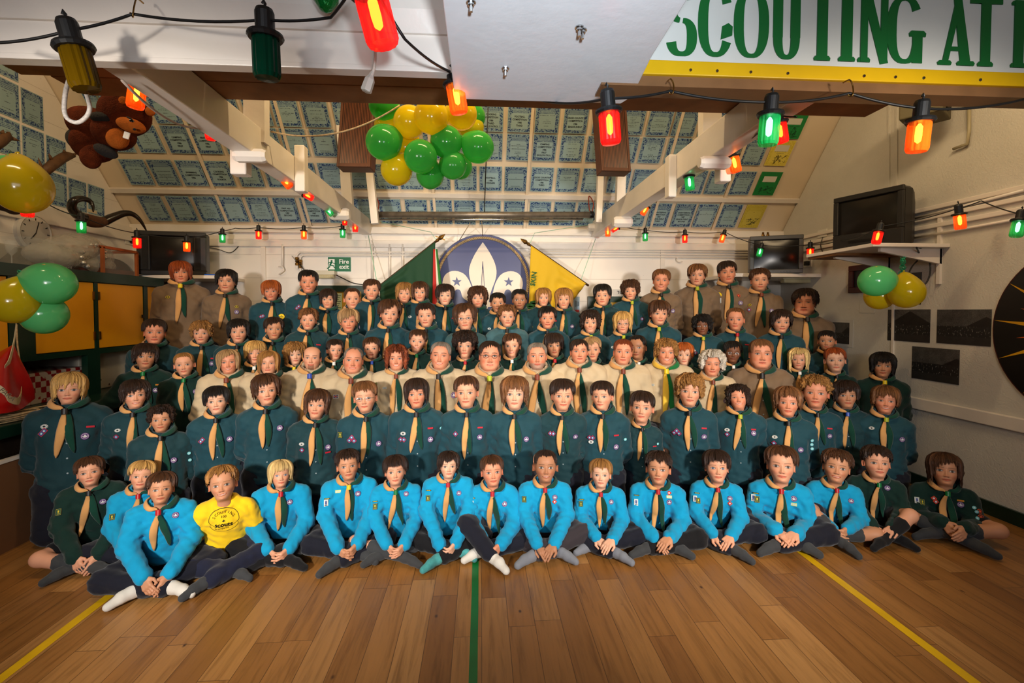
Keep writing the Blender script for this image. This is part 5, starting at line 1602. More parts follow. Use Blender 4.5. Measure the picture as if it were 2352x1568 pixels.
ys = [(atX(a, 715, XC).y, atX(b, 715, XC).y) for a, b in doors]
q.box((x0, y_a, zt1 - 0.09), (x1 + 0.012, y_b, zt1)); q.box((x0, y_a, zb1), (x1, y_b, zd0)); q.box((x0, y_a, zd1), (x1, y_b, zt1 - 0.09))
prev = y_a
for a, b in ys:
    a = max(a, y_a)
    if a > prev: q.box((x0, prev, zd0), (x1, a, zd1))
    prev = b
q.box((x0, prev, zd0), (x1, y_b, zd1))
obj('face_frame', q, M_green, t, bevel=0.003)
for i, (a, b) in enumerate(ys):
    a = max(a, y_a)
    d = obj('door', MB().box((x0 + 0.004, a + 0.006, zd0 + 0.005), (x1 - 0.004, b - 0.006, zd1 - 0.005)), M_gold, t, bevel=0.003)
    if i in (1, 2):
        hy = b - 0.01 if i == 1 else a + 0.01
        for zz in (0.2, 0.8): obj('hinge', MB().cbox((x1 + 0.001, hy, zd0 + (zd1 - zd0) * zz), (0.008, 0.018, 0.07)), M_brass, d)
    if i == 2: obj('latch', MB().cbox((x1 + 0.006, b - 0.02, zd0 + (zd1 - zd0) * .48), (0.014, 0.03, 0.03)), M_black, d)
obj('post', MB().box((x0 - 0.02, atX(209, 860, XC).y - 0.03, ztop), (x1, atX(216, 860, XC).y + 0.07, zb1)), M_green, t)
obj('post', MB().box((x0 - 0.02, 2.0, ztop), (x1, 2.12, zb1)), M_green, t)
M_chip = NT('chipped_white_paint'); _k = M_chip
tc = _k.n('TexCoord'); nz = _k.n('TexNoise', i_Scale=9.0, i_Detail=6.0); _k.l(tc.outputs['Object'], nz.inputs['Vector'])
_k.l(_k.mix(_k.math('GREATER_THAN', nz.outputs[0], 0.64), lin((198, 190, 172)), lin((74, 54, 36))), _k.b.inputs['Base Color'])
M_check = NT('red_checked_board'); _k = M_check
tc = _k.n('TexCoord'); ck = _k.n('TexChecker', i_Scale=22.0); ck.inputs[1].default_value = lin((150, 20, 22)); ck.inputs[2].default_value = lin((206, 196, 186)); _k.l(tc.outputs['Object'], ck.inputs['Vector'])
nz = _k.n('TexNoise', i_Scale=10.0, i_Detail=4.0); _k.l(tc.outputs['Object'], nz.inputs['Vector'])
_k.l(_k.mix(_k.math('GREATER_THAN', nz.outputs[0], 0.58), ck.outputs[0], lin((200, 190, 180))), _k.b.inputs['Base Color'])
A, B = atX(75, 870, -3.45), atX(212, 870, -3.45)
o = obj('storage_box', MB().box((-3.86, A.y - 0.1, ztop), (-3.42, B.y - 0.1, ztop + 0.24)), M_check.m, bevel=0.006); tag(o, 'white and red checked box on the stage bench behind the blond kneeling person', 'box')
o = obj('storage_box', MB().box((-3.94, B.y - 0.35, ztop + 0.0), (-3.5, B.y + 0.45, ztop + 0.37)), M_chip.m, bevel=0.01)
o.location.y = 0.28; tag(o, 'chipped white painted box on the stage bench below the cupboard', 'box')
# red dinghy sail bag, tape and rope
M_red = mat('red_pvc_cloth', (170, 16, 16), 0.3, noise=0.15, nscale=4, bump=0.5, bscale=7)
apex = atX(32, 790, -3.18); pts = [atX(84, 918, -3.1), atX(60, 945, -3.1), atX(-60, 960, -3.05), atX(-120, 900, -3.2)]
n = 14; vs = []; fs = []
base_ = [atX(86, 915, -3.12), atX(70, 928, -3.08), atX(40, 940, -3.02), atX(0, 950, -2.98), atX(-60, 950, -3.0), atX(-120, 935, -3.1), atX(-120, 900, -3.3)]
back = [p + Vector((-0.35, 0.25, 0)) for p in base_[::-1]]
loop = smooth_path(base_ + back + [base_[0]], 4)[:-1]
nl = len(loop)
for j in range(n + 1):
    v = j / n
    for p in loop:
        pp = p.lerp(apex, v ** 1.15)
        pp.x += 0.02 * math.sin(p.y * 14 + v * 5) * (1 - v); pp.z = max(pp.z, ztop + 0.005)
        vs.append(tuple(pp))
for j in range(n):
    for i in range(nl):
        a = j * nl + i; b = j * nl + (i + 1) % nl; fs.append((a, b, b + nl, a + nl))
me = bpy.data.meshes.new('red_bag'); me.from_pydata(vs, [], fs); me.polygons.foreach_set('use_smooth', np.ones(len(fs), dtype=bool))
t = thing('sail_bag', 'red folded plastic sail bag hung up at the left edge over the stage bench', 'bag', (0, 0, 0))
obj('cloth', me, M_red, t)
M_tape = mat('cream_webbing', (196, 182, 150), 0.7)
q = MB()
def strap(q, pts, w_):
    pts = smooth_path(pts, 6)
    L_ = [p + Vector((0, 0, w_ / 2)) for p in pts]; Rr = [p - Vector((0, 0, w_ / 2)) for p in pts]
    k = len(pts); q.add(L_ + Rr, [(i, i + 1, k + i + 1, k + i) for i in range(k - 1)])
strap(q, [atX(-10, 886, -2.95), atX(10, 900, -2.93), atX(20, 915, -2.93), atX(40, 921, -2.95), atX(46, 912, -3.0)], 0.045)
strap(q, [atX(38, 740, -3.15), atX(32, 790, -3.15), atX(22, 830, -3.12), atX(12, 848, -3.1)], 0.05)
o = obj('webbing', q, M_tape, t); o.modifiers.new('thick', 'SOLIDIFY').thickness = 0.003
o = lettering_on(t, 'FARA', 0.04, 0, mat('grey_lettering', (90, 84, 70), 0.8)); o.matrix_world = frame_M(atX(17, 906, -2.90), (0.1, 0.6, -0.75), (0.9, -0.4, 0.1))
q = MB(); r = random.Random(4)
for k in range(9):
    pts = []; c0 = atX(r.uniform(20, 80), r.uniform(934, 946), -3.06)
    for i in range(14):
        a = i * 0.55 + k
        pts.append(Vector((c0.x + 0.05 * math.cos(a) * (1 + .3 * math.sin(k)), c0.y + 0.16 * math.sin(a), ztop + 0.008 + 0.012 * (k % 4))))
    q.tube(smooth_path(pts, 3), 0.005, 5)
o = obj('rope_pile', q, M_rope, smooth=True); tag(o, 'loose pile of thin pale rope on the stage bench', 'rope')
cord('thin pale rope hanging down the left cupboard to the rope pile', [atX(38, 745, -3.2), atX(40, 790, -3.18), atX(46, 840, -3.16), atX(48, 900, -3.1), atX(40, 935, -3.05)], 0.005, M_rope, 'pale_rope')
# on top of the cupboards
M_glass = mat('case_glass', (206, 210, 206), 0.05, alpha=0.16)
t = thing('glass_case', 'glass display case with a model inside on the left cupboard', 'display case', (0, 0, zt1))
y0c, y1c = atX(70, 600, -3.5).y, atX(165, 600, -3.5).y
obj('glass', MB().box((-3.9, y0c, 0.0), (-3.5, y1c, 0.24)), M_glass, t)
obj('model_base', MB().box((-3.86, y0c + 0.03, 0.0), (-3.54, y1c - 0.03, 0.02)), mat('model_green', (52, 60, 40), 0.9, noise=0.3, nscale=12), t)
obj('model_roof', MB().add([(-3.84, y0c + .06, .02), (-3.56, y0c + .06, .02), (-3.56, y1c - .06, .02), (-3.84, y1c - .06, .02), (-3.7, y0c + .1, .17), (-3.7, y1c - .1, .17)], [(0, 1, 4), (1, 2, 5, 4), (2, 3, 5), (3, 0, 4, 5), (3, 2, 1, 0)]), mat('model_roof_brown', (84, 74, 52), 0.9, noise=0.3, nscale=20), t)
M_bubble = mat('clear_plastic_sheet', (196, 190, 176), 0.08, alpha=0.45, bump=1.0, bscale=22)
o = obj('plastic_sheet', blob([(atX(165, 570, -3.6), (0.14, 0.30, 0.13), (0.2, 0, 0)), (atX(125, 590, -3.6), (0.14, 0.26, 0.12), (0, 0, 0)), (atX(215, 590, -3.62), (0.12, 0.20, 0.15), (0, 0, 0)), (atX(212, 610, -3.6), (0.12, 0.26, 0.10), (0, 0, 0))]), M_bubble, smooth=True)
tag(o, 'crumpled clear plastic packing over things on the left cupboard', 'plastic')
q = MB(); r = random.Random(2); Mg = mat('glass_beads', (190, 186, 176), 0.05, metal=0.6)
for a in np.linspace(-0.6, 4.2, 11):
    p_ = atX(214 + 27 * math.cos(a), 588 - 27 * math.sin(a), -3.48)
    q.lathe([(0.001, -0.022), (0.016, -0.014), (0.022, 0), (0.016, 0.014), (0.001, 0.022)], 10, Matrix.Translation(p_))
o = obj('bead_ring', q, Mg, smooth=True); tag(o, 'ring of shiny glass knobs on the left cupboard', 'ornament')
t = thing('wooden_case', 'wooden framed glass case with a dark mound inside beside the left television', 'display case', (0, 0, zt1))
y0c, y1c = atX(225, 600, -3.5).y, atX(304, 600, -3.5).y
q = MB()
for y in (y0c, y1c):
    for x in (-3.86, -3.46): q.box((x - .012, y - .012, 0), (x + .012, y + .012, .25))
for z in (0.0, 0.25):
    for x in (-3.86, -3.46): q.box((x - .012, y0c, z - .012), (x + .012, y1c, z + .012))
    for y in (y0c, y1c): q.box((-3.86, y - .012, z - .012), (-3.46, y + .012, z + .012))
obj('frame', q, mat('orange_wood', (150, 80, 36), 0.5, noise=0.2), t)
obj('glass', MB().box((-3.85, y0c + .01, .0), (-3.47, y1c - .01, .245)), M_glass, t)
obj('mound', blob([((-3.66, (y0c + y1c) / 2 + .1, 0.02), (0.17, 0.28, 0.17), (0, 0, 0))]), mat('dark_mound', (36, 28, 22), 0.9, noise=0.3), t, smooth=True)
obj('floor_board', MB().box((-3.84, y0c, 0), (-3.48, y1c, .06)), M_brownwood, t)
o = obj('dark_ornament', blob([(atX(150, 628, -3.55), (0.10, 0.2, 0.05), (0, 0, 0)), (atX(178, 622, -3.6), (0.08, 0.16, 0.06), (0, 0, 0)), (atX(200, 620, -3.6), (.08, .2, .05), (0, 0, 0))]), mat('dark_bronze', (44, 24, 18), 0.3, noise=0.3), smooth=True); tag(o, 'dark brown lumpy ornament under the plastic on the left cupboard', 'ornament')
o = obj('framed_print', MB().box((XL + 0.01, atX(-20, 590, XL).y, zt1 + 0.02), (XL + 0.04, atX(52, 590, XL).y, atX(20, 562, XL).z)), mat('old_print', (150, 138, 112), 0.5, noise=0.25, nscale=6), bevel=0.01); tag(o, 'old pale print leaning on the left wall at the picture edge', 'picture')
o = obj('wine_glass', MB().lathe([(0.03, 0), (0.004, 0.006), (0.004, 0.07), (0.03, 0.10), (0.036, 0.14), (0.03, 0.18)], 18, Matrix.Translation((-3.45, atX(27, 600, -3.45).y, zt1)), cap=False), M_glass, smooth=True); tag(o, 'small drinking glass on the left cupboard at the picture edge', 'glass')
# clock
cc2 = atX(73, 535, XL); t = thing('wall_clock', 'round white clock on the left wall above the cupboards', 'clock', cc2, (0, 0, R(90)))
obj('case', MB().lathe([(0.17, 0), (0.17, 0.03), (0.15, 0.04), (0.145, 0.03)], 40, Matrix.Rotation(PI / 2, 4, 'X')), mat('white_clock_case', (206, 200, 190), 0.4), t, smooth=False)
obj('face', MB().lathe([(0.14, 0.031), (0.14, 0.033)], 40, Matrix.Rotation(PI / 2, 4, 'X')), mat('clock_face', (190, 184, 174), 0.3), t)
q = MB()
for i in range(12):
    a = i * PI / 6; q.tube([(0.11 * math.cos(a), -0.035, 0.11 * math.sin(a)), (0.13 * math.cos(a), -0.035, 0.13 * math.sin(a))], 0.004, 4)
obj('hour_marks', q, M_black, t)
obj('hands', MB().tube([(0, -0.036, 0), (-0.05, -0.036, -0.06)], 0.004, 4).tube([(0, -0.036, 0), (0.03, -0.036, 0.1)], 0.003, 4), M_black, t)
o = obj('blue_tray', MB().box((atY(472, 633, 5.2).x, 5.17, zsl), (atY(500, 633, 5.2).x, 5.4, zsl + 0.015)), mat('blue_plastic', (30, 90, 190), 0.3), bevel=0.004); tag(o, 'small blue tray on the shelf beside the left television', 'tray')

# benches that carry the seated leaders and the two back rows
def bench(label, x0, x1, y0, y1, h):
    t = thing('bench', label, 'bench', ((x0 + x1) / 2, (y0 + y1) / 2, 0)); L_ = x1 - x0; D_ = y1 - y0
    obj('seat', MB().cbox((0, 0, h - 0.02), (L_, D_, 0.04)), M_brownwood, t, bevel=0.004)
    for i in range(4):
        x = -L_ / 2 + 0.15 + i * (L_ - 0.3) / 3
        obj('leg', MB().cbox((x, 0, (h - 0.04) / 2), (0.05, D_ * 0.9, h - 0.04)), M_brownwood, t)
    return t
# ================================================================== PEOPLE
def surfnet(F, lo, h):
    S_ = F < 0
    n0, n1, n2 = F.shape
    c = [S_[i:n0 - 1 + i, j:n1 - 1 + j, k:n2 - 1 + k] for i in (0, 1) for j in (0, 1) for k in (0, 1)]
    cnt = sum(x.astype(np.int8) for x in c)
    mixed = (cnt > 0) & (cnt < 8)
    I, J, K = np.nonzero(mixed)
    idx = np.full(mixed.shape, -1, np.int32); idx[I, J, K] = np.arange(len(I))
    acc = np.zeros((len(I), 3)); num = np.zeros(len(I))
    corners = [(i, j, k) for i in (0, 1) for j in (0, 1) for k in (0, 1)]
    vals = {q: F[I + q[0], J + q[1], K + q[2]] for q in corners}
    for a in corners:
        for ax in range(3):
            if a[ax] == 0:
                b = list(a); b[ax] = 1; b = tuple(b)
                va, vb = vals[a], vals[b]; cr = (va < 0) != (vb < 0)
                t = np.where(cr, va / np.where(np.abs(va - vb) < 1e-12, 1, va - vb), 0)
                p = np.tile(np.array(a, float), (len(I), 1)); p[:, ax] += t
                acc += np.where(cr[:, None], p, 0); num += cr
    V = (np.stack([I, J, K], 1) + acc / num[:, None]) * h + np.asarray(lo)
    faces = []
    for ax in range(3):
        o1, o2 = [(1, 2), (2, 0), (0, 1)][ax]
        sl0 = [slice(None)] * 3; sl1 = [slice(None)] * 3
        sl0[ax] = slice(0, -1); sl1[ax] = slice(1, None)
        d = S_[tuple(sl0)] != S_[tuple(sl1)]
        P = np.argwhere(d)
        P = P[(P[:, o1] > 0) & (P[:, o2] > 0) & (P[:, o1] < mixed.shape[o1]) & (P[:, o2] < mixed.shape[o2])]
        if len(P) == 0: continue
        e1 = np.zeros(3, int); e1[o1] = 1; e2 = np.zeros(3, int); e2[o2] = 1
        q = [idx[tuple((P - a).T)] for a in (e1 + e2, e2, 0 * e1, e1)]
        q = np.stack(q, 1)
        ins = S_[tuple(P.T)]
        q = np.where(ins[:, None], q, q[:, ::-1])
        faces.append(q)
    return V, np.concatenate(faces)


def smin(a, b, k):
    h = np.clip(0.5 + 0.5 * (b - a) / k, 0, 1)
    return b + (a - b) * h - k * h * (1 - h)


def rc(P, a, b, ra, rb, ky=1.0):
    s_ = np.array([1, 1 / ky, 1], dtype=np.float32)
    a = np.array(a, dtype=np.float32) * s_; b = np.array(b, dtype=np.float32) * s_; Q = P * s_
    ab = b - a; L2 = max(float(ab @ ab), 1e-9)
    t = np.clip(((Q - a) @ ab) / L2, 0, 1)
    D = Q - a - t[..., None] * ab
    d = np.sqrt(np.einsum('...i,...i->...', D, D)) - (ra + (rb - ra) * t)
    return d * min(1.0, (1 + ky) / 2)


def grid(lo, hi, h):
    ax = [np.arange(lo[i], hi[i] + h, h, dtype=np.float32) for i in range(3)]
    return np.stack(np.meshgrid(*ax, indexing='ij'), -1)


def sdf_mesh(prims, lo, hi, h, k=0.03, wr=None, cut=None):
    P = grid(lo, hi, h); d = None
    for p in prims:
        kk = k
        if len(p) == 6: kk = p[5]; p = p[:5]
        e = rc(P, *p)
        d = e if d is None else smin(d, e, kk)
    if wr is not None: d = d + wr(P)
    if cut is not None: d = np.maximum(d, cut(P))
    return surfnet(d, lo, h)


def wrinkle(seed, amp, extra=()):
    r = np.random.RandomState(seed)
    ws = []
    for i in range(7):
        v = r.normal(size=3) * np.array([1.0, .6, .75]); v /= np.linalg.norm(v); lam = r.uniform(0.05, 0.16)
        ws.append((v * 2 * PI / lam, r.uniform(0, 6.28), amp * r.uniform(.4, 1.0) * lam / 0.11))

    def f(P):
        o = 0
        for kx, ph, a in ws:
            q_ = np.sin(P @ kx.astype(np.float32) + ph + 1.6 * np.sin(P[..., 2] * 15 + P[..., 0] * 9 + ph))
            o = o + a * (1 - 2 * np.abs(q_) ** .8) * .8
        for c, rad, n, am in extra:                                  # folds gathered round a joint
            D = P - np.array(c, dtype=np.float32); dist = np.sqrt((D ** 2).sum(-1))
            o = o + am * np.exp(-(dist / rad) ** 2) * np.sin(D @ np.array(n, dtype=np.float32))
        return o
    return f


class Cloth:
    pass


def make_shirt(pose, seed, collar=True, floor_=-0.39, hx=0.0):
    """canonical child size: shoulder points at z=0, half width about .19; y<0 is the front"""
    r = random.Random(seed * 31 + len(pose)); j = lambda a: r.uniform(-a, a)
    C = Cloth(); pr = []; hands = None
    dz = C.dz = {'lap': .036, 'tee': .036, 'seat': .040}.get(pose, .014)
    hem = -0.47
    if pose in ('behind', 'short', 'lean'):
        pr += [((0, .0, -.115), (0, .0, -.34), .137, .128, .70), ((0, 0, -.36), (0, 0, -.5), .132, .138, .70)]
    elif pose == 'seat':
        pr += [((0, .0, -.115), (0, -.005, -.30), .140, .148, .74), ((0, -.01, -.32), (0, -.015, -.46), .150, .150, .80)]
        hem = -0.46
    else:
        zw = floor_ + 0.09
        pr += [((0, .025, -.105), (0, .085, zw + .06), .120, .122, .72), ((0, .09, zw + .06), (0, .11, zw), .125, .128, .8)]
        hem = zw - .02
    pr += [((-.112, .012, -.045), (.112, .012, -.045), .048, .048, 1.0), ((0, .025, .03 - dz * .7), (-.125, .014, -.04), .052, .044, 1.0, .02), ((0, .025, .03 - dz * .7), (.125, .014, -.04), .052, .044, 1.0, .02)]
    el, wrs = {}, {}
    for s in (-1, 1):
        sh = (s * .128, .012, -.058)
        if pose in ('behind', 'short'):
            e = (s * (.158 + j(.006)), .06, -.265); w_ = (s * .07, .155, -.41)
        elif pose == 'lean':
            e = ((s * .158, .06, -.265) if s > 0 else (-.215, -.02, -.20)); w_ = ((s * .07, .155, -.41) if s > 0 else (-.355, -.08, -.265))
        elif pose == 'seat':
            e = (s * .172, -.01, -.255); w_ = (s * (.075 + j(.01)), -.175, -.40)
        elif pose == 'tee':
            e = (s * .182, .05, -.19); w_ = (s * .19, .05, -.34)
        else:
            e = (s * (.154 + j(.010)), -.055 + j(.02), -.20 + j(.015)); w_ = (s * (.058 + j(.012)) + hx, -.235 + j(.02), floor_ + .125 + j(.012))
        el[s], wrs[s] = e, w_
        short = pose == 'tee' or (pose == 'short')
        pr.append((sh, e, .054, .050 if not short else .056, 1.0, .028))
        if not short:
            pr.append((e, w_, .050, .039, 1.0, .02))
            if pose == 'lap':
                d = Vector(w_) - Vector(e); d.normalize(); a = Vector(w_) - d * .012
                pr.append((tuple(a), tuple(Vector(w_) + d * .004), .041, .036, 1.0, .008))
    if collar:
        n = 9
        for i in range(n):
            a0, a1 = 2 * PI * i / n, 2 * PI * (i + 1) / n
            f = lambda a: (.058 * math.sin(a), .012 - .060 * math.cos(a), .068 - dz - .030 * math.cos(a))
            pr.append((f(a0), f(a1), .0125, .0125, 1.0, .008))
    else:
        n = 9
        for i in range(n):
            a0, a1 = 2 * PI * i / n, 2 * PI * (i + 1) / n
            f = lambda a: (.064 * math.sin(a), .012 - .066 * math.cos(a), .046 - dz - .03 * math.cos(a))
            pr.append((f(a0), f(a1), .010, .010, 1.0, .008))
    ex = []
    for s in (-1, 1):
        ex.append((el[s], .075, (60, 40 * s, 120), .0055))
        ex.append(((s * .10, -.03, -.10), .06, (90 * s, 0, 80), .0035))
        ex.append(((s * .09, -.06, hem + .06), .09, (50, 20, 130), .004))
    zz = hem

    def cut(P):
        c = zz - P[..., 2] - .008 * np.sin(P[..., 0] * 22 + seed)
        if pose == 'tee' or pose == 'short':
            for s in (-1, 1):
                d = np.array(el[s]) - np.array((s * .128, .012, -.058)); d /= np.linalg.norm(d)
                lim = .135 if pose == 'tee' else .195
                q = (P - np.array((s * .128, .012, -.058), dtype=np.float32)) @ d.astype(np.float32) - lim
                q = np.where(P[..., 0] * s > .128, q, -1)
                c = np.maximum(c, q)
        # neck opening
        nk = .046 - np.sqrt(P[..., 0] ** 2 + (P[..., 1] - .012) ** 2)
        nk = np.minimum(nk, P[..., 2] - (.004 - dz))
        return np.maximum(c, nk)

    wr_ = wrinkle(seed, .0029, ex)

    def deco(P):
        if not collar: return 0
        X, Y, Z = P[..., 0], P[..., 1], P[..., 2]
        fr_ = (Y < -.02)
        sm_ = lambda v, e: 1 / (1 + np.exp(-np.clip(v / e, -30, 30)))
        pl = sm_(.015 - np.abs(X), .0015) * .0022
        px_ = np.abs(np.abs(X) - .078)
        pk = sm_(.040 - px_, .0015) * sm_(Z + .205, .0015) * sm_(-.095 - Z, .0015) * .0028
        fl_ = sm_(.042 - px_, .0015) * sm_(Z + .128 + .012 * np.clip(1 - px_ / .04, 0, 1), .0015) * sm_(-.092 - Z, .0015) * .0028
        return -(pl + pk + fl_) * fr_

    lo = (-.26 if pose != 'lean' else -.43, -.27, min(zz - .02, -.44)); hi = (.26, .22, .125)
    if pose == 'lap': lo = (-.25, -.31, floor_ + .03); hi = (.25, .24, .125)
    V, Fq = sdf_mesh(pr, lo, hi, .0098 if pose != 'lap' else .009, .034, lambda P: wr_(P) + deco(P), cut)
    C.V, C.F, C.el, C.wr = V, Fq, el, wrs
    C.bvh = BVHTree.FromPolygons(V.tolist(), Fq.tolist())
    C.mesh = mesh_np('shirt', V, Fq)
    return C


def front_y(C, x, z):
    for dx in (0, .004, -.004, .01, -.01):
        h = C.bvh.ray_cast(Vector((x + dx, -1, z)), Vector((0, 1, 0)))
        if h[0] is not None: return h[0].y, h[1]
    return None, None


def top_z(C, x, y):
    h = C.bvh.ray_cast(Vector((x, y, .5)), Vector((0, 0, -1)))
    return h[0].z if h[0] is not None else None


def sweep_flat(pts, nrm, wa, wc, seg=8):
    """ellipse section swept along pts; wa: half width across, wc: half thickness along the normal"""
    V = []; n = len(pts)
    for i in range(n):
        t = (pts[min(i + 1, n - 1)] - pts[max(i - 1, 0)]).normalized()
        nn = (nrm[i] - t * nrm[i].dot(t)).normalized(); b = t.cross(nn)
        for k in range(seg):
            a = 2 * PI * k / seg
            V.append(pts[i] + b * (math.cos(a) * wa[i]) + nn * (math.sin(a) * wc[i]))
    F = []
    for i in range(n - 1):
        for k in range(seg):
            a = i * seg + k; b = i * seg + (k + 1) % seg
            F.append((a, b, b + seg, a + seg))
    F.append(tuple(range(seg))[::-1]); F.append(tuple(range((n - 1) * seg, n * seg)))
    return [tuple(v) for v in V], F


def make_scarf(C, seed, tails=0.25, green_len=1.0, spread=1.0, wz=0.032, knot=False):
    r = random.Random(seed); j = lambda a: r.uniform(-a, a)
    V, F, MI = [], [], []
    dz = C.dz; wz = wz - dz
    ys_ = [front_y(C, x_, z_)[0] for x_ in (-.02, 0, .02) for z_ in (wz - .05, wz - .02, wz, wz + .015)]
    ys_ = [y_ for y_ in ys_ if y_ is not None and y_ < -.02]
    wy = max(-.115, (min(ys_) if ys_ else -.085) - .008)
    wx = j(.006)
    for s in (-1, 1):
        raw = [(0, .082, .090 - dz), (s * .045, .066, .085 - dz), (s * .076, .02, .076 - dz), (s * .072, -.03, .066 - dz), (s * .048, -.068, .053 - dz), (s * .018, wy + .010, wz + .014), (wx + s * .004, wy, wz)]
        P = smooth_path(raw, 4); N = []
        for i, p in enumerate(P):
            u_ = i / (len(P) - 1)
            if u_ > .5:
                y, _ = front_y(C, p.x, p.z)
                if y is not None: p.y = min(p.y, y - .007)
            tz = top_z(C, p.x, p.y)
            if tz is not None and u_ < .75 and tz < .12: p.z = max(p.z, tz + .004)
            rad = Vector((p.x, p.y - .01, 0)).normalized()
            N.append((rad + Vector((0, 0, .9 - .6 * u_))).normalized())
        n = len(P)
        wa = [.0085 + .0085 * math.sin(PI * min(1, i / (n - 1) * 1.15)) for i in range(n)]
        for i in range(n):
            u_ = i / (n - 1)
            if u_ > .8: wa[i] = wa[i] * (1 - .55 * (u_ - .8) / .2)
        v, f = sweep_flat(P, N, wa, [.0062] * n)
        o = len(V); V += v; F += [tuple(a + o for a in q) for q in f]; MI += [0 if s < 0 else 1] * len(f)
        # tail
        L_ = tails * (1.0 if s < 0 else green_len) * (1 + j(.12)); P = []; N = []; wa = []; m = 12
        lean = (s * (.022 + j(.016)) * spread if s > 0 else -(.016 + j(.02)) * spread)
        for i in range(m + 1):
            u_ = i / m; x = wx + s * .004 + lean * u_ + s * .006 * min(1, u_ * 3) + .005 * math.sin(u_ * 5 + seed + s); z = wz - .01 - L_ * u_
            y, nm = front_y(C, x, z)
            y = (y if y is not None else (P[-1].y if P else wy) + .0)
            yy = y - .010 - (.003 if s < 0 else 0)
            if P: yy = min(yy, P[-1].y + .012); yy = max(yy, P[-1].y - .02)
            P.append(Vector((x, yy, z))); N.append(Vector((0.25 * s * math.sin(u_ * 4 + seed), -1, .1)))
            wa.append(.0065 + .0140 * math.sin(PI * min(1, u_ * 1.02) ** .9) ** .9 if u_ < .97 else .002)
        v, f = sweep_flat(P, N, wa, [.0050] * m + [.002])
        o = len(V); V += v; F += [tuple(a + o for a in q) for q in f]; MI += [0 if s < 0 else 1] * len(f)
    me = bpy.data.meshes.new('neckerchief'); me.from_pydata(V, [], F); me.update()
    me.polygons.foreach_set('use_smooth', np.ones(len(F), dtype=bool)); me.polygons.foreach_set('material_index', np.array(MI, dtype=np.int32))
    q = MB().lathe([(.011, -.016), (.0145, -.015), (.0145, .015), (.011, .016)], 14, Matrix.Translation((wx, wy - .001, wz - .004)) @ Matrix.Rotation(R(-14), 4, 'X') @ Matrix.Diagonal((1, .85, 1, 1)))
    return me, q.mesh('woggle')


# ---- heads
HZ = np.array([-.60, -.40, -.25, -.14, -.08, -.045, -.02, 0, .03, .06, .10, .15, .20, .25, .30, .35, .40, .45, .50, .54, .58, .64, .70, .76, .82, .88, .93, .965, .985, 1.0])
HF = np.array([-.12, -.145, -.155, -.165, -.185, -.235, -.30, -.345, -.378, -.388, -.380, -.374, -.380, -.384, -.386, -.384, -.380, -.378, -.378, -.385, -.396, -.402, -.396, -.378, -.345, -.285, -.215, -.15, -.09, -.0])
HBK = np.array([.32, .30, .285, .285, .29, .295, .30, .305, .31, .32, .33, .345, .36, .375, .39, .40, .412, .42, .428, .432, .434, .435, .43, .42, .395, .35, .29, .235, .175, .08])
HW = np.array([.22, .225, .23, .235, .237, .238, .24, .245, .255, .268, .290, .315, .336, .350, .362, .370, .376, .380, .383, .385, .387, .389, .387, .378, .358, .318, .26, .20, .135, .01])


def sk(z, phi, jaw=1.0):
    """skull / neck surface without features, head units (chin 0, crown 1)"""
    yf = np.interp(z, HZ, HF); yb = np.interp(z, HZ, HBK); w_ = np.interp(z, HZ, HW) * np.interp(z, [-.2, .1, 1.0], [1.0, .93, .93])
    w_ = w_ * np.where(z < .35, 1 + (jaw - 1) * np.clip((.35 - z) / .2, 0, 1) * np.clip((z + .3) / .2, 0, 1), 1.0)
    e = np.interp(z, [-.1, 0, .12, .35, .6, .9, 1], [1, 1.0, .98, .92, .88, .92, 1.0])
    c, s = np.cos(phi), np.sin(phi)
    cc = np.where(c > 0, np.abs(c) ** e, -np.abs(c)); ss = np.sign(s) * np.abs(s) ** np.where(c > 0, 1.0, .95)
    ym = np.interp(z, [-.6, -.1, .1, .5, 1], [.05, .06, .04, .02, .03])
    hd = np.where(c > 0, ym - yf, yb - ym)
    return np.stack([w_ * ss, ym - hd * cc, z + 0 * phi], -1)


def gs(x, s): return np.exp(-(x / s) ** 2)


NC = 88
_t = np.linspace(-PI, PI, NC, endpoint=False)
PHI = _t - .52 * np.sin(_t)
ZR = np.concatenate([np.array([-.60, -.45, -.3, -.2, -.13, -.09, -.06, -.035, -.015]), np.arange(0.0, .64, .0125), np.array([.655, .69, .73, .77, .81, .85, .885, .915, .94, .96, .975, .988, .996])])


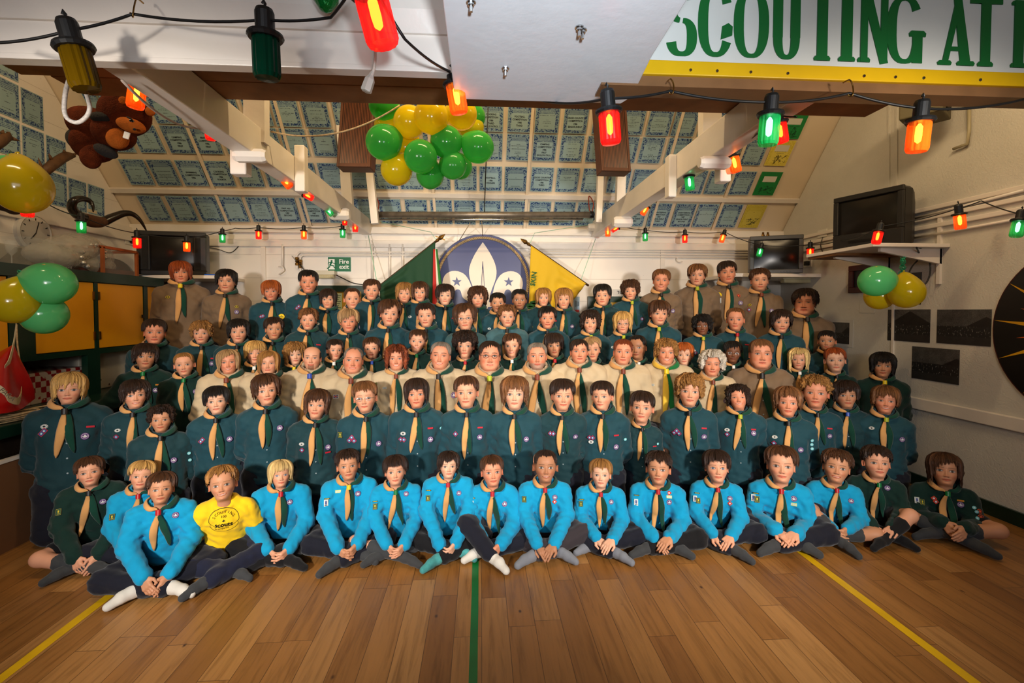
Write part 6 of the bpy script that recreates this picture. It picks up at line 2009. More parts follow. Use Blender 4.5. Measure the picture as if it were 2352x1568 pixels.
def head_mesh(o):
    """o: options. returns verts (head units), faces, colours(linear)"""
    kid = o.get('kid', True); ez = o.get('ez', .465 if kid else .49)
    Z, PH = np.meshgrid(ZR, PHI, indexing='ij')
    P = sk(Z, PH, o.get('jaw', .88 if kid else 1.0))
    x, y, z = P[..., 0], P[..., 1], P[..., 2]
    fr = np.clip(np.cos(PH) * 2.2, 0, 1); ax = np.abs(x)
    zs_ = z + (.485 - ez) * np.exp(-((z - ez) / .2) ** 2)
    nl = o.get('nose', .72 if kid else 1.0); ew = .160
    d = np.zeros_like(x)
    nz_ = np.interp(z, [.265, .285, .315, .35, .42, ez + .03, ez + .08], [0, .05, .105, .088, .05, .022, 0.0]) * nl
    nw = np.interp(z, [.27, .31, .36, ez], [.062, .055, .042, .030])
    d += nz_ * gs(x, nw) + .03 * nl * gs(ax - .052, .026) * gs(z - .30, .026)
    d -= (.028 if kid else .036) * gs(ax - ew, .085) * gs(z - ez, .052)
    d += .024 * gs(ax - ew, .055) * gs(z - ez + .004, .030)
    d += (.004 if kid else .014) * gs(ax - .14, .12) * gs(z - ez - .085, .032)
    sm = o.get('smile', 0.0)
    mz = .185 + .0 * x + sm * .020 * (ax / .1) ** 2 * (ax < .16)
    d += .020 * gs(z - mz - .022, .015) * gs(x, .085) + .024 * gs(z - mz + .022, .018) * gs(x, .075) - .016 * gs(z - mz, .008) * gs(x, .1)
    d += .016 * gs(z - .055, .04) * gs(x, .075) - .012 * gs(z - .115, .022) * gs(x, .09)
    d += (.018 + .022 * sm) * gs(ax - .19, .075) * gs(z - .305, .06)
    d += o.get('fat', 0) * gs(ax - .25, .12) * gs(z - .16, .13)
    P[..., 1] = y - d * fr
    P[..., 0] += np.sign(x) * o.get('fat', 0) * .8 * gs(z - .14, .16) * (ax > .05)
    if o.get('fat', 0): P[..., 1] -= .6 * o['fat'] * gs(z + .02, .06) * fr
    # colours
    base = np.array(o['skin'][:3]); C = np.tile(base, x.shape + (1,)).astype(float)

    def put(mask, col):
        m = np.clip(mask, 0, 1)[..., None] * (fr > 0)[..., None]
        C[:] = C * (1 - m) + np.array(col) * m
    red = base * np.array([1.02, .66, .60])
    put(.55 * gs(ax - .2, .09) * gs(z - .29, .075) * o.get('blush', 1.0), red); put(.40 * gs(x, .05) * gs(z - .31, .04), red); put(.25 * gs(z - .06, .05) * gs(x, .1), red)
    if o.get('beard'):
        bc, bl = o['beard']; bz = np.clip((.235 - z) / .03, 0, 1) * np.clip((z + .09) / .05, 0, 1)
        wide = {'goatee': .13, 'full': .4, 'shade': .4}[bl]
        jit = .75 + .25 * np.sin(PH * 131) * np.sin(z * 210)
        put(bz * (ax < wide) * jit * (.45 if bl == 'shade' else .9) * np.where(gs(z - .185, .035) * gs(x, .1) > .5, .25, 1), bc)
    lip = np.array(o.get('lip', base * np.array([.86, .40, .38])))
    op = o.get('open', 0.0)
    lm = (np.abs(z - mz) < .036 * np.sqrt(np.clip(1 - (x / (.122 + .03 * sm)) ** 2, 0, 1))) * 1.0
    put(lm * .95, lip)
    put((np.abs(z - mz) < .0085 * np.clip(1 - (x / .13) ** 2, 0, 1) ** .5) * .85, base * .22)
    if op > 0:
        put((np.abs(z - mz) < op * np.sqrt(np.clip(1 - (x / (.09 + .03 * sm)) ** 2, 0, 1))) * 1.0, (.62, .56, .48) if o.get('teeth', 1) else (.08, .02, .02))
    br = np.array(o.get('brow', (.06, .035, .02)))
    bz = ez + .118 - .16 * np.clip(ax - .16, 0, 1) - .05 * np.clip(.16 - ax, 0, 1) + o.get('frown', 0) * (ax - .15) * .3
    put(np.clip(1.3 - np.abs(z - bz) / (.013 if kid else .017), 0, 1) * (ax > .06) * (ax < .25) * (.70 if kid else .9), br)
    sq = o.get('squint', 0.0)
    gx = o.get('gaze', 0.0)
    dx = (ax - ew) / (.080 if kid else .072); hz_ = (.037 if kid else .031) * (1 - .7 * sq)
    prof = np.clip(1 - dx ** 2, 0, 1)
    dz = z - (ez - .002)
    up = hz_ * prof ** .8; dn = hz_ * .72 * prof
    eye = (dz < up) & (dz > -dn) & (np.abs(dx) < 1)
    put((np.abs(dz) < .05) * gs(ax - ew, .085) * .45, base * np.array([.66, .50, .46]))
    put(eye * 1.0, (.50, .45, .42))
    ix = x - np.sign(x) * ew - gx
    iris = eye & (ix ** 2 + (dz - .006) ** 2 < (.040 if kid else .034) ** 2)
    put(iris * 1.0, o.get('iris', (.10, .09, .08)))
    put((eye & (ix ** 2 + (dz - .002) ** 2 < .016 ** 2)) * 1.0, (.008, .008, .008))
    put(((dz >= up) & (dz < up + .015) & (np.abs(dx) < 1.08)) * .95, br * .35)
    put(((dz <= -dn) & (dz > -dn - .008) & (np.abs(dx) < .95)) * .4, base * np.array([.5, .34, .32]))
    put(gs(ax - .042, .02) * gs(z - .278, .014) * .85, base * .18)
    V = P.reshape(-1, 3); nr = len(ZR)
    i, j = np.meshgrid(np.arange(nr - 1), np.arange(NC), indexing='ij')
    a = (i * NC + j).ravel(); b = (i * NC + (j + 1) % NC).ravel()
    F = np.stack([a, b, b + NC, a + NC], 1)
    top = len(V); V = np.vstack([V, [[0, .035, 1.0]]]); C = np.vstack([C.reshape(-1, 3), base[None]])
    jj = np.arange(NC); F3 = np.stack([(nr - 1) * NC + jj, (nr - 1) * NC + (jj + 1) % NC, np.full(NC, top)], 1)
    # ears
    EV, EF = [], []
    for s in (-1, 1):
        n, m = 12, 7; o0 = len(V) + sum(len(e) for e in EV)
        vs = []
        for a in range(n):
            for b in range(m):
                th = 2 * PI * a / n; rr = b / (m - 1)
                ez_ = .40 + (.105 + .02 * math.sin(th)) * math.sin(th) * (.25 + .75 * rr); ey = .045 + .062 * math.cos(th) * (.25 + .75 * rr) + .02 * math.sin(th)
                out = .345 + o.get('ear', .05) * (.35 + .65 * rr ** 1.5) * (1 if math.cos(th) > -.3 else .35) - .015 * (rr < .8) * (rr > .3)
                vs.append((s * out, ey, ez_))
        EV.append(vs)
        fs = [(o0 + a * m + b, o0 + ((a + 1) % n) * m + b, o0 + ((a + 1) % n) * m + b + 1, o0 + a * m + b + 1) for a in range(n) for b in range(m - 1)]
        # back sheet of the ear
        o1 = o0 + n * m; vb = [(v[0] * .965, v[1] + .012, v[2]) for v in vs[m - 1::m]]; vb2 = [(s * .33, v[1] * .7 + .02, .40 + (v[2] - .40) * .7) for v in vs[m - 1::m]]
        EV[-1] = vs + vb + vb2
        fs += [(o0 + a * m + m - 1, o0 + ((a + 1) % n) * m + m - 1, o1 + (a + 1) % n, o1 + a) for a in range(n)]
        fs += [(o1 + a, o1 + (a + 1) % n, o1 + n + (a + 1) % n, o1 + n + a) for a in range(n)]
        EF += fs
    EV = np.array(sum(EV, [])); C = np.vstack([C, np.tile(base * np.array([1, .76, .70]), (len(EV), 1))])
    return np.vstack([V, EV]), [F, np.array(EF, dtype=np.int32), F3], C


HAIR = {  # fringe, side, back, volume, jag, curl, sweep
    'crop': (.82, .54, .22, .045, .02, 0, 0), 'short': (.72, .50, .14, .10, .04, 0, .0), 'neat': (.70, .48, .12, .11, .045, .0, .1), 'spiky': (.74, .52, .16, .12, .06, .015, 0),
    'mop': (.57, .22, .0, .14, .055, .012, .07), 'bowl': (.565, .28, .02, .135, .03, 0, .02), 'long': (.57, -.02, -.18, .14, .055, .012, .08), 'xlong': (.62, -.30, -.34, .15, .06, .02, .05), 'sweep': (.61, .32, .02, .15, .05, .008, .16),
    'curly': (.64, .32, .04, .19, .055, .045, .03), 'bigcurl': (.66, .10, -.08, .24, .055, .055, 0), 'bob': (.74, .0, -.12, .14, .03, 0, .18), 'perm': (.78, .34, .06, .22, .03, .05, 0), 'bald': (None, .46, .12, .03, .01, 0, 0)}


def hair_mesh(style, seed, tweak=()):
    fz, sz, bz, vol, jag, curl, sweep = HAIR[style]
    if tweak:
        t_ = dict(tweak); fz = t_.get('f', fz); sz = t_.get('s', sz); bz = t_.get('b', bz); vol = t_.get('v', vol); sweep = t_.get('w', sweep); jag = t_.get('j', jag)
    r = np.random.RandomState(seed); n, m = 128, 20
    t0 = np.linspace(-PI, PI, n, endpoint=False); ph = t0 - .30 * np.sin(t0); deg = np.degrees(np.abs(ph))

    def n1(fmin, fmax, k=6):
        o = np.zeros(n)
        for _ in range(k): o += np.sin(r.randint(fmin, fmax) * ph + r.uniform(0, 6.28))
        return o / math.sqrt(k)
    side = sz + 0 * ph; back = bz
    zh = np.interp(deg, [0, 34, 47, 58, 108, 132, 180], [fz or .8, fz or .8, (fz or .8) * .6 + sz * .4, sz, sz, bz, bz])
    if sz > .45: zh = np.where((deg > 66) & (deg < 100), np.maximum(zh, sz), zh)
    front = np.clip((58 - deg) / 12, 0, 1)
    zh = zh + sweep * np.sin(ph * 1.0) * front + .05 * front * (np.abs(np.sin(ph * 3.1 + seed)) - .5) * (jag / .04)
    zh = zh + jag * n1(9, 30) * np.where(deg < 60, .9, .7)
    T = np.linspace(0, 1, m)
    V = []; C = []
    cl = n1(12, 40, 8); cl2 = n1(5, 14, 4); fine = r.normal(size=n)
    for i, t in enumerate(T):
        g = 1 - math.cos(t * PI / 2)
        z = 1 - (1 - zh) * g if style != 'bald' else .74 - (.74 - zh) * t
        zk = np.maximum(z, .50); hang = np.clip((.50 - z) / .35, 0, 1)
        A = sk(zk, ph); Bk = sk(np.maximum(z, -.35), ph)
        mixw = np.clip((deg - 115) / 40, 0, 1)[:, None] * .75
        P = A * (1 - mixw) + Bk * mixw; P[:, 2] = z
        N = np.stack([P[:, 0] / .36 ** 2, (P[:, 1] - .02) / .42 ** 2, (zk - .52) / .48 ** 2 * (z > .5)], 1)
        N /= np.maximum(np.linalg.norm(N, axis=1), 1e-6)[:, None]
        off = vol * (.75 + .25 * math.sin(PI * min(t * 1.1, 1)))
        off = off * np.where(deg < 55, .72 - .30 * t, 1.0) * (1 - .25 * hang)
        off = off + (cl * .012 + cl2 * .008) * (.25 + t) * (vol / .09)
        if curl:
            off = off + curl * np.sin(ph * 13 + 9 * t + seed) * np.sin(t * 23 + 5 * np.sin(ph * 4 + seed)) * (.3 + .7 * t) + curl * .5 * r.normal(size=n)
        off = np.maximum(off, .008)
        P = P + N * off[:, None]
        V.append(P)
        tone = .98 + .10 * np.sin(cl * 2.2 + t * 1.5) + .06 * fine + .05 * cl2
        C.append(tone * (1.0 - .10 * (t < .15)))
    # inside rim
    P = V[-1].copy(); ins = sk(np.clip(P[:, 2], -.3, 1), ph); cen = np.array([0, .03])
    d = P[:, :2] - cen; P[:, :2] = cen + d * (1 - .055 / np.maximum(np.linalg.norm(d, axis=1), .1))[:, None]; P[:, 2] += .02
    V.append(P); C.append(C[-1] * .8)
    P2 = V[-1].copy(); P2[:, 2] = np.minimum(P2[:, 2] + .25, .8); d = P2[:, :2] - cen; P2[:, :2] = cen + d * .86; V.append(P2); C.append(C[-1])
    m2 = m + 2
    Vv = np.vstack(V); Cc = np.concatenate(C)
    i, j = np.meshgrid(np.arange(m2 - 1), np.arange(n), indexing='ij'); a = (i * n + j).ravel(); b = (i * n + (j + 1) % n).ravel()
    F = np.stack([a, a + n, b + n, b], 1)
    if style == 'bald':
        keep = (deg[j.ravel()] > 62) & (deg[(j.ravel() + 1) % n] > 62); F = F[keep]
    Tt = np.repeat(np.concatenate([T, [1.03, 1.06]]), n); hu = np.stack([np.cos(np.tile(ph, m2)), np.sin(np.tile(ph, m2)), Tt], 1)
    return Vv, F, np.clip(Cc, .45, 1.5), hu


# ---- materials that read colour attributes
def attr_mat(name, rough, spec=0.4, bump=None, sheen=0.0, tintobj=False):
    k = NT(name); b = k.b
    at = k.n('Attribute', attribute_name='Col'); k.l(at.outputs['Color'], b.inputs['Base Color'])
    b.inputs['Roughness'].default_value = rough; b.inputs['Specular IOR Level'].default_value = spec; b.inputs['Sheen Weight'].default_value = sheen
    if name == 'skin':
        b.inputs['Subsurface Weight'].default_value = 0.0
    return k.m


M_skin = attr_mat('skin', 0.52, 0.35)


def hair_mat(name, cutoff, curl):
    """strand streaks run along the hair; tips thin out at the hem"""
    k = NT(name); b = k.b
    at = k.n('Attribute', attribute_name='Col'); hu = k.n('Attribute', attribute_name='HU'); sp = k.n('SeparateXYZ'); k.l(hu.outputs['Vector'], sp.inputs[0])
    oi = k.n('ObjectInfo')
    T = sp.outputs[2]
    cv = k.n('CombineXYZ')
    k.l(k.math('MULTIPLY', sp.outputs[0], 26.0), cv.inputs[0]); k.l(k.math('MULTIPLY', sp.outputs[1], 26.0), cv.inputs[1]); k.l(k.math('MULTIPLY_ADD', T, 7.0 if curl else 1.6, k.math('MULTIPLY', oi.outputs['Random'], 50.0)), cv.inputs[2])
    nz = k.n('TexNoise', i_Scale=1.0, i_Detail=4.0, i_Roughness=0.7, i_Distortion=1.5 if curl else 0.5); k.l(cv.outputs[0], nz.inputs['Vector'])
    tone = k.ramp(nz.outputs[0], [(0.30, (.42, .40, .38, 1)), (0.5, (.95, .95, .95, 1)), (0.70, (1.55, 1.5, 1.45, 1))])
    mm = k.n('Mix', data_type='RGBA', blend_type='MULTIPLY'); mm.inputs[0].default_value = 1.0; k.l(at.outputs['Color'], mm.inputs[6]); k.l(tone, mm.inputs[7]); k.l(mm.outputs[2], b.inputs['Base Color'])
    b.inputs['Roughness'].default_value = 0.42; b.inputs['Specular IOR Level'].default_value = 0.35
    bp = k.n('Bump', i_Strength=0.9, i_Distance=0.012); k.l(nz.outputs[0], bp.inputs['Height']); k.l(bp.outputs[0], b.inputs['Normal'])
    if cutoff < 1:
        lim = k.math('MULTIPLY_ADD', k.math('DIVIDE', k.math('SUBTRACT', T, cutoff), 1.0 - cutoff), 0.34, 0.26)
        k.l(k.math('GREATER_THAN', nz.outputs[0], lim), b.inputs['Alpha'])
    return k.m


M_hair = hair_mat('hair', 0.74, False)
M_hairc = hair_mat('curly_hair', 0.86, True)
M_hairb = hair_mat('cropped_hair', 0.80, False)



def cloth(name, col, rough=0.85, nz=0.08, bump=0.15):
    return mat(name, col, rough, noise=nz, nscale=14, bump=bump, bscale=260, spec=0.25, sheen=0.15)


CL = {'turq': cloth('turquoise_sweatshirt_cloth', (8, 146, 192)), 'teal': cloth('teal_shirt_cloth', (22, 62, 72), .75), 'teal2': cloth('deep_teal_shirt_cloth', (20, 54, 60), .75), 'dgreen': cloth('dark_green_sweatshirt_cloth', (10, 42, 36)),
      'beige': cloth('beige_shirt_cloth', (186, 166, 134), .75, .04), 'taupe': cloth('taupe_shirt_cloth', (116, 94, 72), .75), 'grey_teal': cloth('faded_teal_shirt_cloth', (58, 92, 98), .75), 'yellow': cloth('yellow_tshirt_cloth', (240, 196, 26))}
M_tan = cloth('tan_scarf_cloth', (206, 152, 92), .85, .06)
M_sgreen = cloth('green_scarf_cloth', (10, 60, 46), .85, .06)
M_ytan = cloth('yellow_scarf_cloth', (226, 184, 60), .85, .06); M_bgreen = cloth('bright_green_scarf_cloth', (10, 104, 50), .85, .06)
M_navy_tr = cloth('navy_trouser_cloth', (20, 22, 34), .85); M_grey_tr = cloth('charcoal_trouser_cloth', (52, 46, 50), .85); M_denim = cloth('dark_denim', (24, 28, 48), .85, .2); M_blk_tr = cloth('black_trouser_cloth', (16, 16, 19), .85)
SOCK = {'grey': cloth('grey_sock', (58, 60, 62), .95, .1), 'white': cloth('white_sock', (214, 210, 200), .95), 'black': cloth('black_sock', (22, 22, 24), .95), 'lgrey': cloth('light_grey_sock', (120, 124, 132), .95, .1), 'teal': cloth('teal_patterned_sock', (70, 150, 150), .95, .5)}
WOG = {'black': mat('black_woggle', (26, 20, 18), .5), 'red': mat('red_woggle', (170, 16, 26), .4), 'green': mat('green_woggle', (10, 110, 50), .4), 'yellow': mat('yellow_woggle', (216, 186, 20), .4), 'white': mat('white_woggle', (226, 224, 216), .4), 'brown': mat('brown_leather_woggle', (110, 44, 20), .5), 'lime': mat('lime_woggle', (160, 170, 30), .5), 'blue': mat('blue_woggle', (40, 70, 160), .4)}
M_button = mat('pearl_button', (150, 165, 170), .3)
M_shoe = mat('black_shoe', (18, 16, 15), .4)
HC = {k: lin(v)[:3] for k, v in {'blond': (206, 160, 92), 'pale': (224, 190, 126), 'dblond': (160, 112, 58), 'ginger': (172, 86, 32), 'red': (150, 66, 22), 'lbrown': (118, 76, 42), 'brown': (74, 44, 24), 'dbrown': (44, 26, 17), 'black': (20, 14, 12), 'auburn': (122, 54, 22), 'grey': (140, 128, 116), 'white': (216, 206, 192), 'ash': (170, 134, 92)}.items()}
SKINS = {'fair': lin((216, 156, 124))[:3], 'pale': lin((222, 170, 140))[:3], 'ruddy': lin((212, 142, 110))[:3], 'tan': lin((194, 138, 104))[:3], 'brown': lin((122, 78, 54))[:3], 'olive': lin((170, 118, 86))[:3]}
M_badge = {n: mat('badge_' + n, c, .7) for n, c in {'purple': (86, 44, 110), 'white': (222, 222, 216), 'dark': (24, 28, 30), 'red': (186, 24, 44), 'blue': (60, 70, 130), 'cyan': (120, 196, 206), 'gold': (206, 180, 40), 'yellow': (236, 200, 20), 'green': (24, 66, 44), 'pale': (190, 200, 200), 'lime': (206, 214, 120), 'orange': (216, 84, 40)}.items()}


def badge_mesh(kind):
    q = MB(); mi = []; mats = []

    def add(poly, d, m):
        n0 = len(q.fn); q.prism(poly, d)
        if m not in mats: mats.append(m)
        mi.extend([mats.index(m)] * (len(q.fn) - n0))
    circ = lambda r, n=18, ry=None: [(r * math.cos(2 * PI * i / n), (ry or r) * math.sin(2 * PI * i / n)) for i in range(n)]
    box = lambda w, h, cx=0, cz=0: [(cx - w / 2, cz - h / 2), (cx + w / 2, cz - h / 2), (cx + w / 2, cz + h / 2), (cx - w / 2, cz + h / 2)]
    dia = lambda r, cx=0, cz=0: [(cx - r, cz), (cx, cz - r), (cx + r, cz), (cx, cz + r)]
    if kind == 'mem':
        add(circ(.0185), .003, 'purple'); add(circ(.0148), .0034, 'white'); add(circ(.0135), .0038, 'purple')
        add([(0, -.008), (.0028, -.002), (.0042, .003), (0, .011), (-.0042, .003), (-.0028, -.002)], .0044, 'white')
        for s in (-1, 1): add([(s * .002, -.006), (s * .006, .001), (s * .0095, .0035), (s * .010, -.002), (s * .006, -.004)][::s], .0044, 'white')
        add(box(.013, .002, 0, -.0055), .0046, 'white')
    elif kind == 'oval':
        add(circ(.0175, 20, .0115), .003, 'white'); add(circ(.0155, 20, .0095), .0034, 'dark'); add(circ(.0135, 20, .0078), .0038, 'white'); add(circ(.006, 12, .005), .0042, 'dark'); add(box(.018, .0025), .0042, 'dark')
    elif kind == 'dia':
        add(dia(.017), .003, 'red'); add(dia(.0135), .0034, 'blue'); add(circ(.0055, 10), .0038, 'cyan'); add(box(.004, .007), .0042, 'white')
    elif kind == 'diared':
        add(dia(.017), .003, 'orange'); add(dia(.0135), .0034, 'red'); add(circ(.006, 10), .0038, 'white')
    elif kind == 'bar': add(box(.036, .010), .003, 'red')
    elif kind == 'gbar': add(box(.036, .010), .003, 'gold'); add(box(.031, .006), .0034, 'orange')
    elif kind == 'cyan': add(circ(.012), .003, 'green'); add(circ(.0105), .0034, 'cyan'); add(circ(.004, 8), .0038, 'white')
    elif kind == 'patch': add(box(.030, .040), .003, 'dark'); add(box(.026, .036), .0034, 'gold'); add(box(.024, .034), .0038, 'green'); add(box(.008, .014, 0, .003), .0042, 'gold'); add(box(.014, .003, 0, -.01), .0042, 'gold')
    elif kind == 'pale': add(box(.026, .042), .003, 'white'); add(box(.023, .039), .0034, 'pale'); add(box(.010, .022, 0, .002), .0038, 'blue'); add(box(.016, .004, 0, -.014), .0038, 'dark')
    elif kind == 'strip': add(box(.036, .008), .003, 'dark'); add(box(.03, .003), .0034, 'gold')
    elif kind == 'lime': add(box(.036, .018), .003, 'lime'); [add(box(.008, .012, x), .0034, 'pale') for x in (-.011, 0, .011)]
    elif kind == 'smile': add(circ(.026, 24), .003, 'dark'); add(circ(.0245, 24), .0034, 'yellow'); add(box(.03, .005, 0, -.002), .0038, 'dark'); add(box(.004, .008, 0, .010), .0038, 'dark')
    elif kind == 'flag':
        add(box(.034, .022), .003, 'white'); add(box(.029, .017), .0034, 'blue'); add(box(.029, .006), .0038, 'white'); add(box(.007, .017), .0038, 'white'); add(box(.029, .0035), .0042, 'red'); add(box(.004, .017), .0042, 'red')
    elif kind == 'name': add(box(.030, .005), .003, 'pale'); add(box(.024, .002), .0034, 'dark'); add(box(.030, .005, 0, -.008), .003, 'pale'); add(box(.02, .002, 0, -.008), .0034, 'dark')
    elif kind == 'round': add(circ(.015), .003, 'orange'); add(circ(.0125), .0034, 'dark'); add(circ(.008, 10), .0038, 'orange')
    elif kind == 'explo': add(circ(.015, 18, .010), .003, 'gold'); add(circ(.012, 18, .0075), .0034, 'dark'); add(circ(.006, 10, .004), .0038, 'gold')
    me = q.mesh('badge'); [me.materials.append(M_badge[m]) for m in mats]
    me.polygons.foreach_set('material_index', np.array(mi[:len(me.polygons)], dtype=np.int32))
    return me


_bad = {}


def put_badge(shirt_o, C, kind, x, z):
    y, nm = front_y(C, x, z)
    if y is None: return
    if kind not in _bad: _bad[kind] = badge_mesh(kind)
    o = bpy.data.objects.new('badge', _bad[kind]); COL.objects.link(o); o.parent = shirt_o
    nm = nm.normalized()
    if nm.y > 0: nm = -nm
    nm = (nm + Vector((0, -.5, 0))).normalized()
    o.matrix_local = frame_M(Vector((x, y, z)) - nm * -.0015, (1, 0, 0), nm)


# ---- hands (canonical child size)
def hand_prims(w_, d, n, side, curl=.5, spread=1.0, sc=1.0):
    """w_: wrist, d: finger direction, n: palm-facing normal, side: +1 thumb towards d x n"""
    w_ = Vector(w_); d = Vector(d).normalized(); n = Vector(n); n = (n - d * n.dot(d)).normalized(); t = d.cross(n) * side
    P = []; v = lambda p: tuple(p)
    for k in (-1.0, 0, 1.0): P.append((v(w_ + t * k * .010 * sc), v(w_ + d * .055 * sc + t * k * .020 * sc), .0135 * sc, .0125 * sc, 1.0, .010))
    for i, (ln, off) in enumerate(((.056, 1.5), (.064, .5), (.060, -.5), (.046, -1.5))):
        b = w_ + d * (.060 - .003 * abs(off)) * sc + t * off * .0155 * spread * sc
        c1 = curl * (.8 + .15 * i)
        m_ = b + (d * math.cos(c1) + n * math.sin(c1)) * ln * .5 * sc + t * off * .002 * spread
        e = m_ + (d * math.cos(c1 * 2.1) + n * math.sin(c1 * 2.1)) * ln * .5 * sc
        P.append((v(b), v(m_), .0080 * sc, .0074 * sc, 1.0, .003)); P.append((v(m_), v(e), .0074 * sc, .0062 * sc, 1.0, .003))
    b = w_ + d * .015 * sc + t * .022 * sc; m_ = b + (d * .7 + t * .6 + n * .25).normalized() * .032 * sc; e = m_ + (d * .95 + n * .3).normalized() * .026 * sc
    P.append((v(b), v(m_), .0105 * sc, .0088 * sc, 1.0, .006)); P.append((v(m_), v(e), .0085 * sc, .0070 * sc, 1.0, .003))
    return P


def lap_hands(C, seed, mode):
    """forearm stumps and clasped hands"""
    r = random.Random(seed); L_, Rr = Vector(C.wr[-1]), Vector(C.wr[1]); mid = (L_ + Rr) / 2
    out = []
    for s, w_, e in ((-1, L_, Vector(C.el[-1])), (1, Rr, Vector(C.el[1]))):
        fd = (w_ - e).normalized(); w2 = w_ + fd * .012
        if mode == 'clasp':
            d = (Vector((mid.x, w2.y - .05, w2.z - .035)) - w2).normalized(); n = Vector((-s, -.1, -.35)) if s < 0 else Vector((-s, .1, -.2)); d = (d + fd * .5).normalized()
            pr = hand_prims(w2 + Vector((0, -.004 * s, .004 * s)), d, n, -1 if s < 0 else 1, .62)
        elif mode == 'over':
            d = (fd * .55 + Vector((-s * .55, -.35, -.30 - .12 * s))).normalized()
            pr = hand_prims(w2 + Vector((0, -.012 * s, .012 * s)), d, Vector((0, .4, -1)), s, .25)
        else:                                                       # hanging
            d = (fd * .6 + Vector((-s * .2, -.3, -.6))).normalized()
            pr = hand_prims(w2, d, Vector((-s * .5, .9, -.1)), -s, .35)
        pr = [(tuple(e + fd * .08), tuple(w2 + fd * .004), .030, .0215, .95, .012)] + pr
        P = np.array([p[i] for p in pr for i in (0, 1)]); lo = P.min(0) - .03; hi = P.max(0) + .03
        out.append(sdf_mesh(pr, tuple(lo), tuple(hi), .0042, .006))
    return out


_cache = {}


def cached(key, fn):
    if key not in _cache: _cache[key] = fn()
    return _cache[key]


def legs_cross(seed, zf, kind, raised=0, mirror=1):
    """cross-legged: returns trousers (V,F), skin legs or None, socks list"""
    r = random.Random(seed * 7 + 3); j = lambda a: r.uniform(-a, a); m = mirror
    z0 = zf
    hipL, hipR = (-.075, .10, z0 + .095), (.075, .10, z0 + .095)
    kL = (-.255 + j(.02), -.10 + j(.03), z0 + .10 + j(.02) + .0); kR = (.255 + j(.02), -.10 + j(.03), z0 + .10 + j(.02))
    if raised: kR = (.17, -.16, z0 + .21); 
    aL = (.085 + j(.02), -.215, z0 + .055); aR = (-.085 + j(.02), -.275 + j(.02), z0 + .05)
    if raised: aR = (-.0, -.31, z0 + .06)
    if m < 0:
        f = lambda p: (-p[0], p[1], p[2]); hipL, hipR, kL, kR, aL, aR = f(hipR), f(hipL), f(kR), f(kL), f(aR), f(aL)
    toe = lambda a, s: (a[0] + s * .115, a[1] - .015, z0 + .035)
    tr, sk_, so = [], [], []
    for s, h_, k_, a_ in ((-1, hipL, kL, aL), (1, hipR, kR, aR)):
        V_ = lambda p: Vector(p)
        kv, av = V_(k_), V_(a_); shin = (av - kv)
        if kind == 'shorts':
            mid = V_(h_).lerp(kv, .62)
            tr.append((h_, tuple(mid), .075, .062, 1.0, .03))
            sk_ += [(tuple(V_(h_).lerp(kv, .4)), k_, .052, .046, 1.0, .02), (k_, tuple(kv.lerp(av, .35)), .044, .043, 1.0, .02), (tuple(kv.lerp(av, .35)), a_, .043, .027, 1.0, .02)]
            s0 = kv.lerp(av, .35)
        else:
            tr += [(h_, k_, .078, .061, 1.0, .03), (k_, tuple(kv.lerp(av, .86)), .058, .052, 1.0, .025)]
            s0 = kv.lerp(av, .75)
        dirx = -1 if s > 0 else 1
        dd = Vector((av.x - kv.x, av.y - kv.y, 0)).normalized()
        t1 = av + dd * .05 + Vector((0, -.012, -.008)); t1.z = max(t1.z, z0 + .033); t2 = av + dd * .105 + Vector((0, -.03, -.02)); t2.z = z0 + .028
        so.append([(tuple(s0), a_, .049 if kind == 'shorts' else .033, .030, 1.0, .015), (a_, tuple(t1), .032, .029, 1.0, .02), (tuple(t1), tuple(t2), .029, .022, 1.0, .015)])
    tr.append(((-.06, .11, z0 + .10), (.06, .11, z0 + .10), .085, .085, 1.0, .04))
    fl = lambda P: (z0 + .003) - P[..., 2]
    ex = [(kL, .10, (40, 60, 110), .005), (kR, .10, (-50, 60, 100), .005), ((0, -.1, z0 + .1), .1, (90, 40, 60), .004)]
    T_ = sdf_mesh(tr, (-.36, -.40, z0 - .01), (.36, .23, z0 + .30), .0105, .03, wrinkle(seed + 50, .0022, ex), fl)
    SKN = sdf_mesh(sk_, (-.34, -.38, z0 - .01), (.34, .15, z0 + .28), .0095, .02, None, fl) if sk_ else None
    SO = []
    for s_ in so:
        P = np.array([p[i] for p in s_ for i in (0, 1)]); lo = P.min(0) - .05; hi = P.max(0) + .05
        SO.append(sdf_mesh(s_, tuple(lo), tuple(hi), .0075, .015, wrinkle(seed + 70, .001), fl))
    return T_, SKN, SO


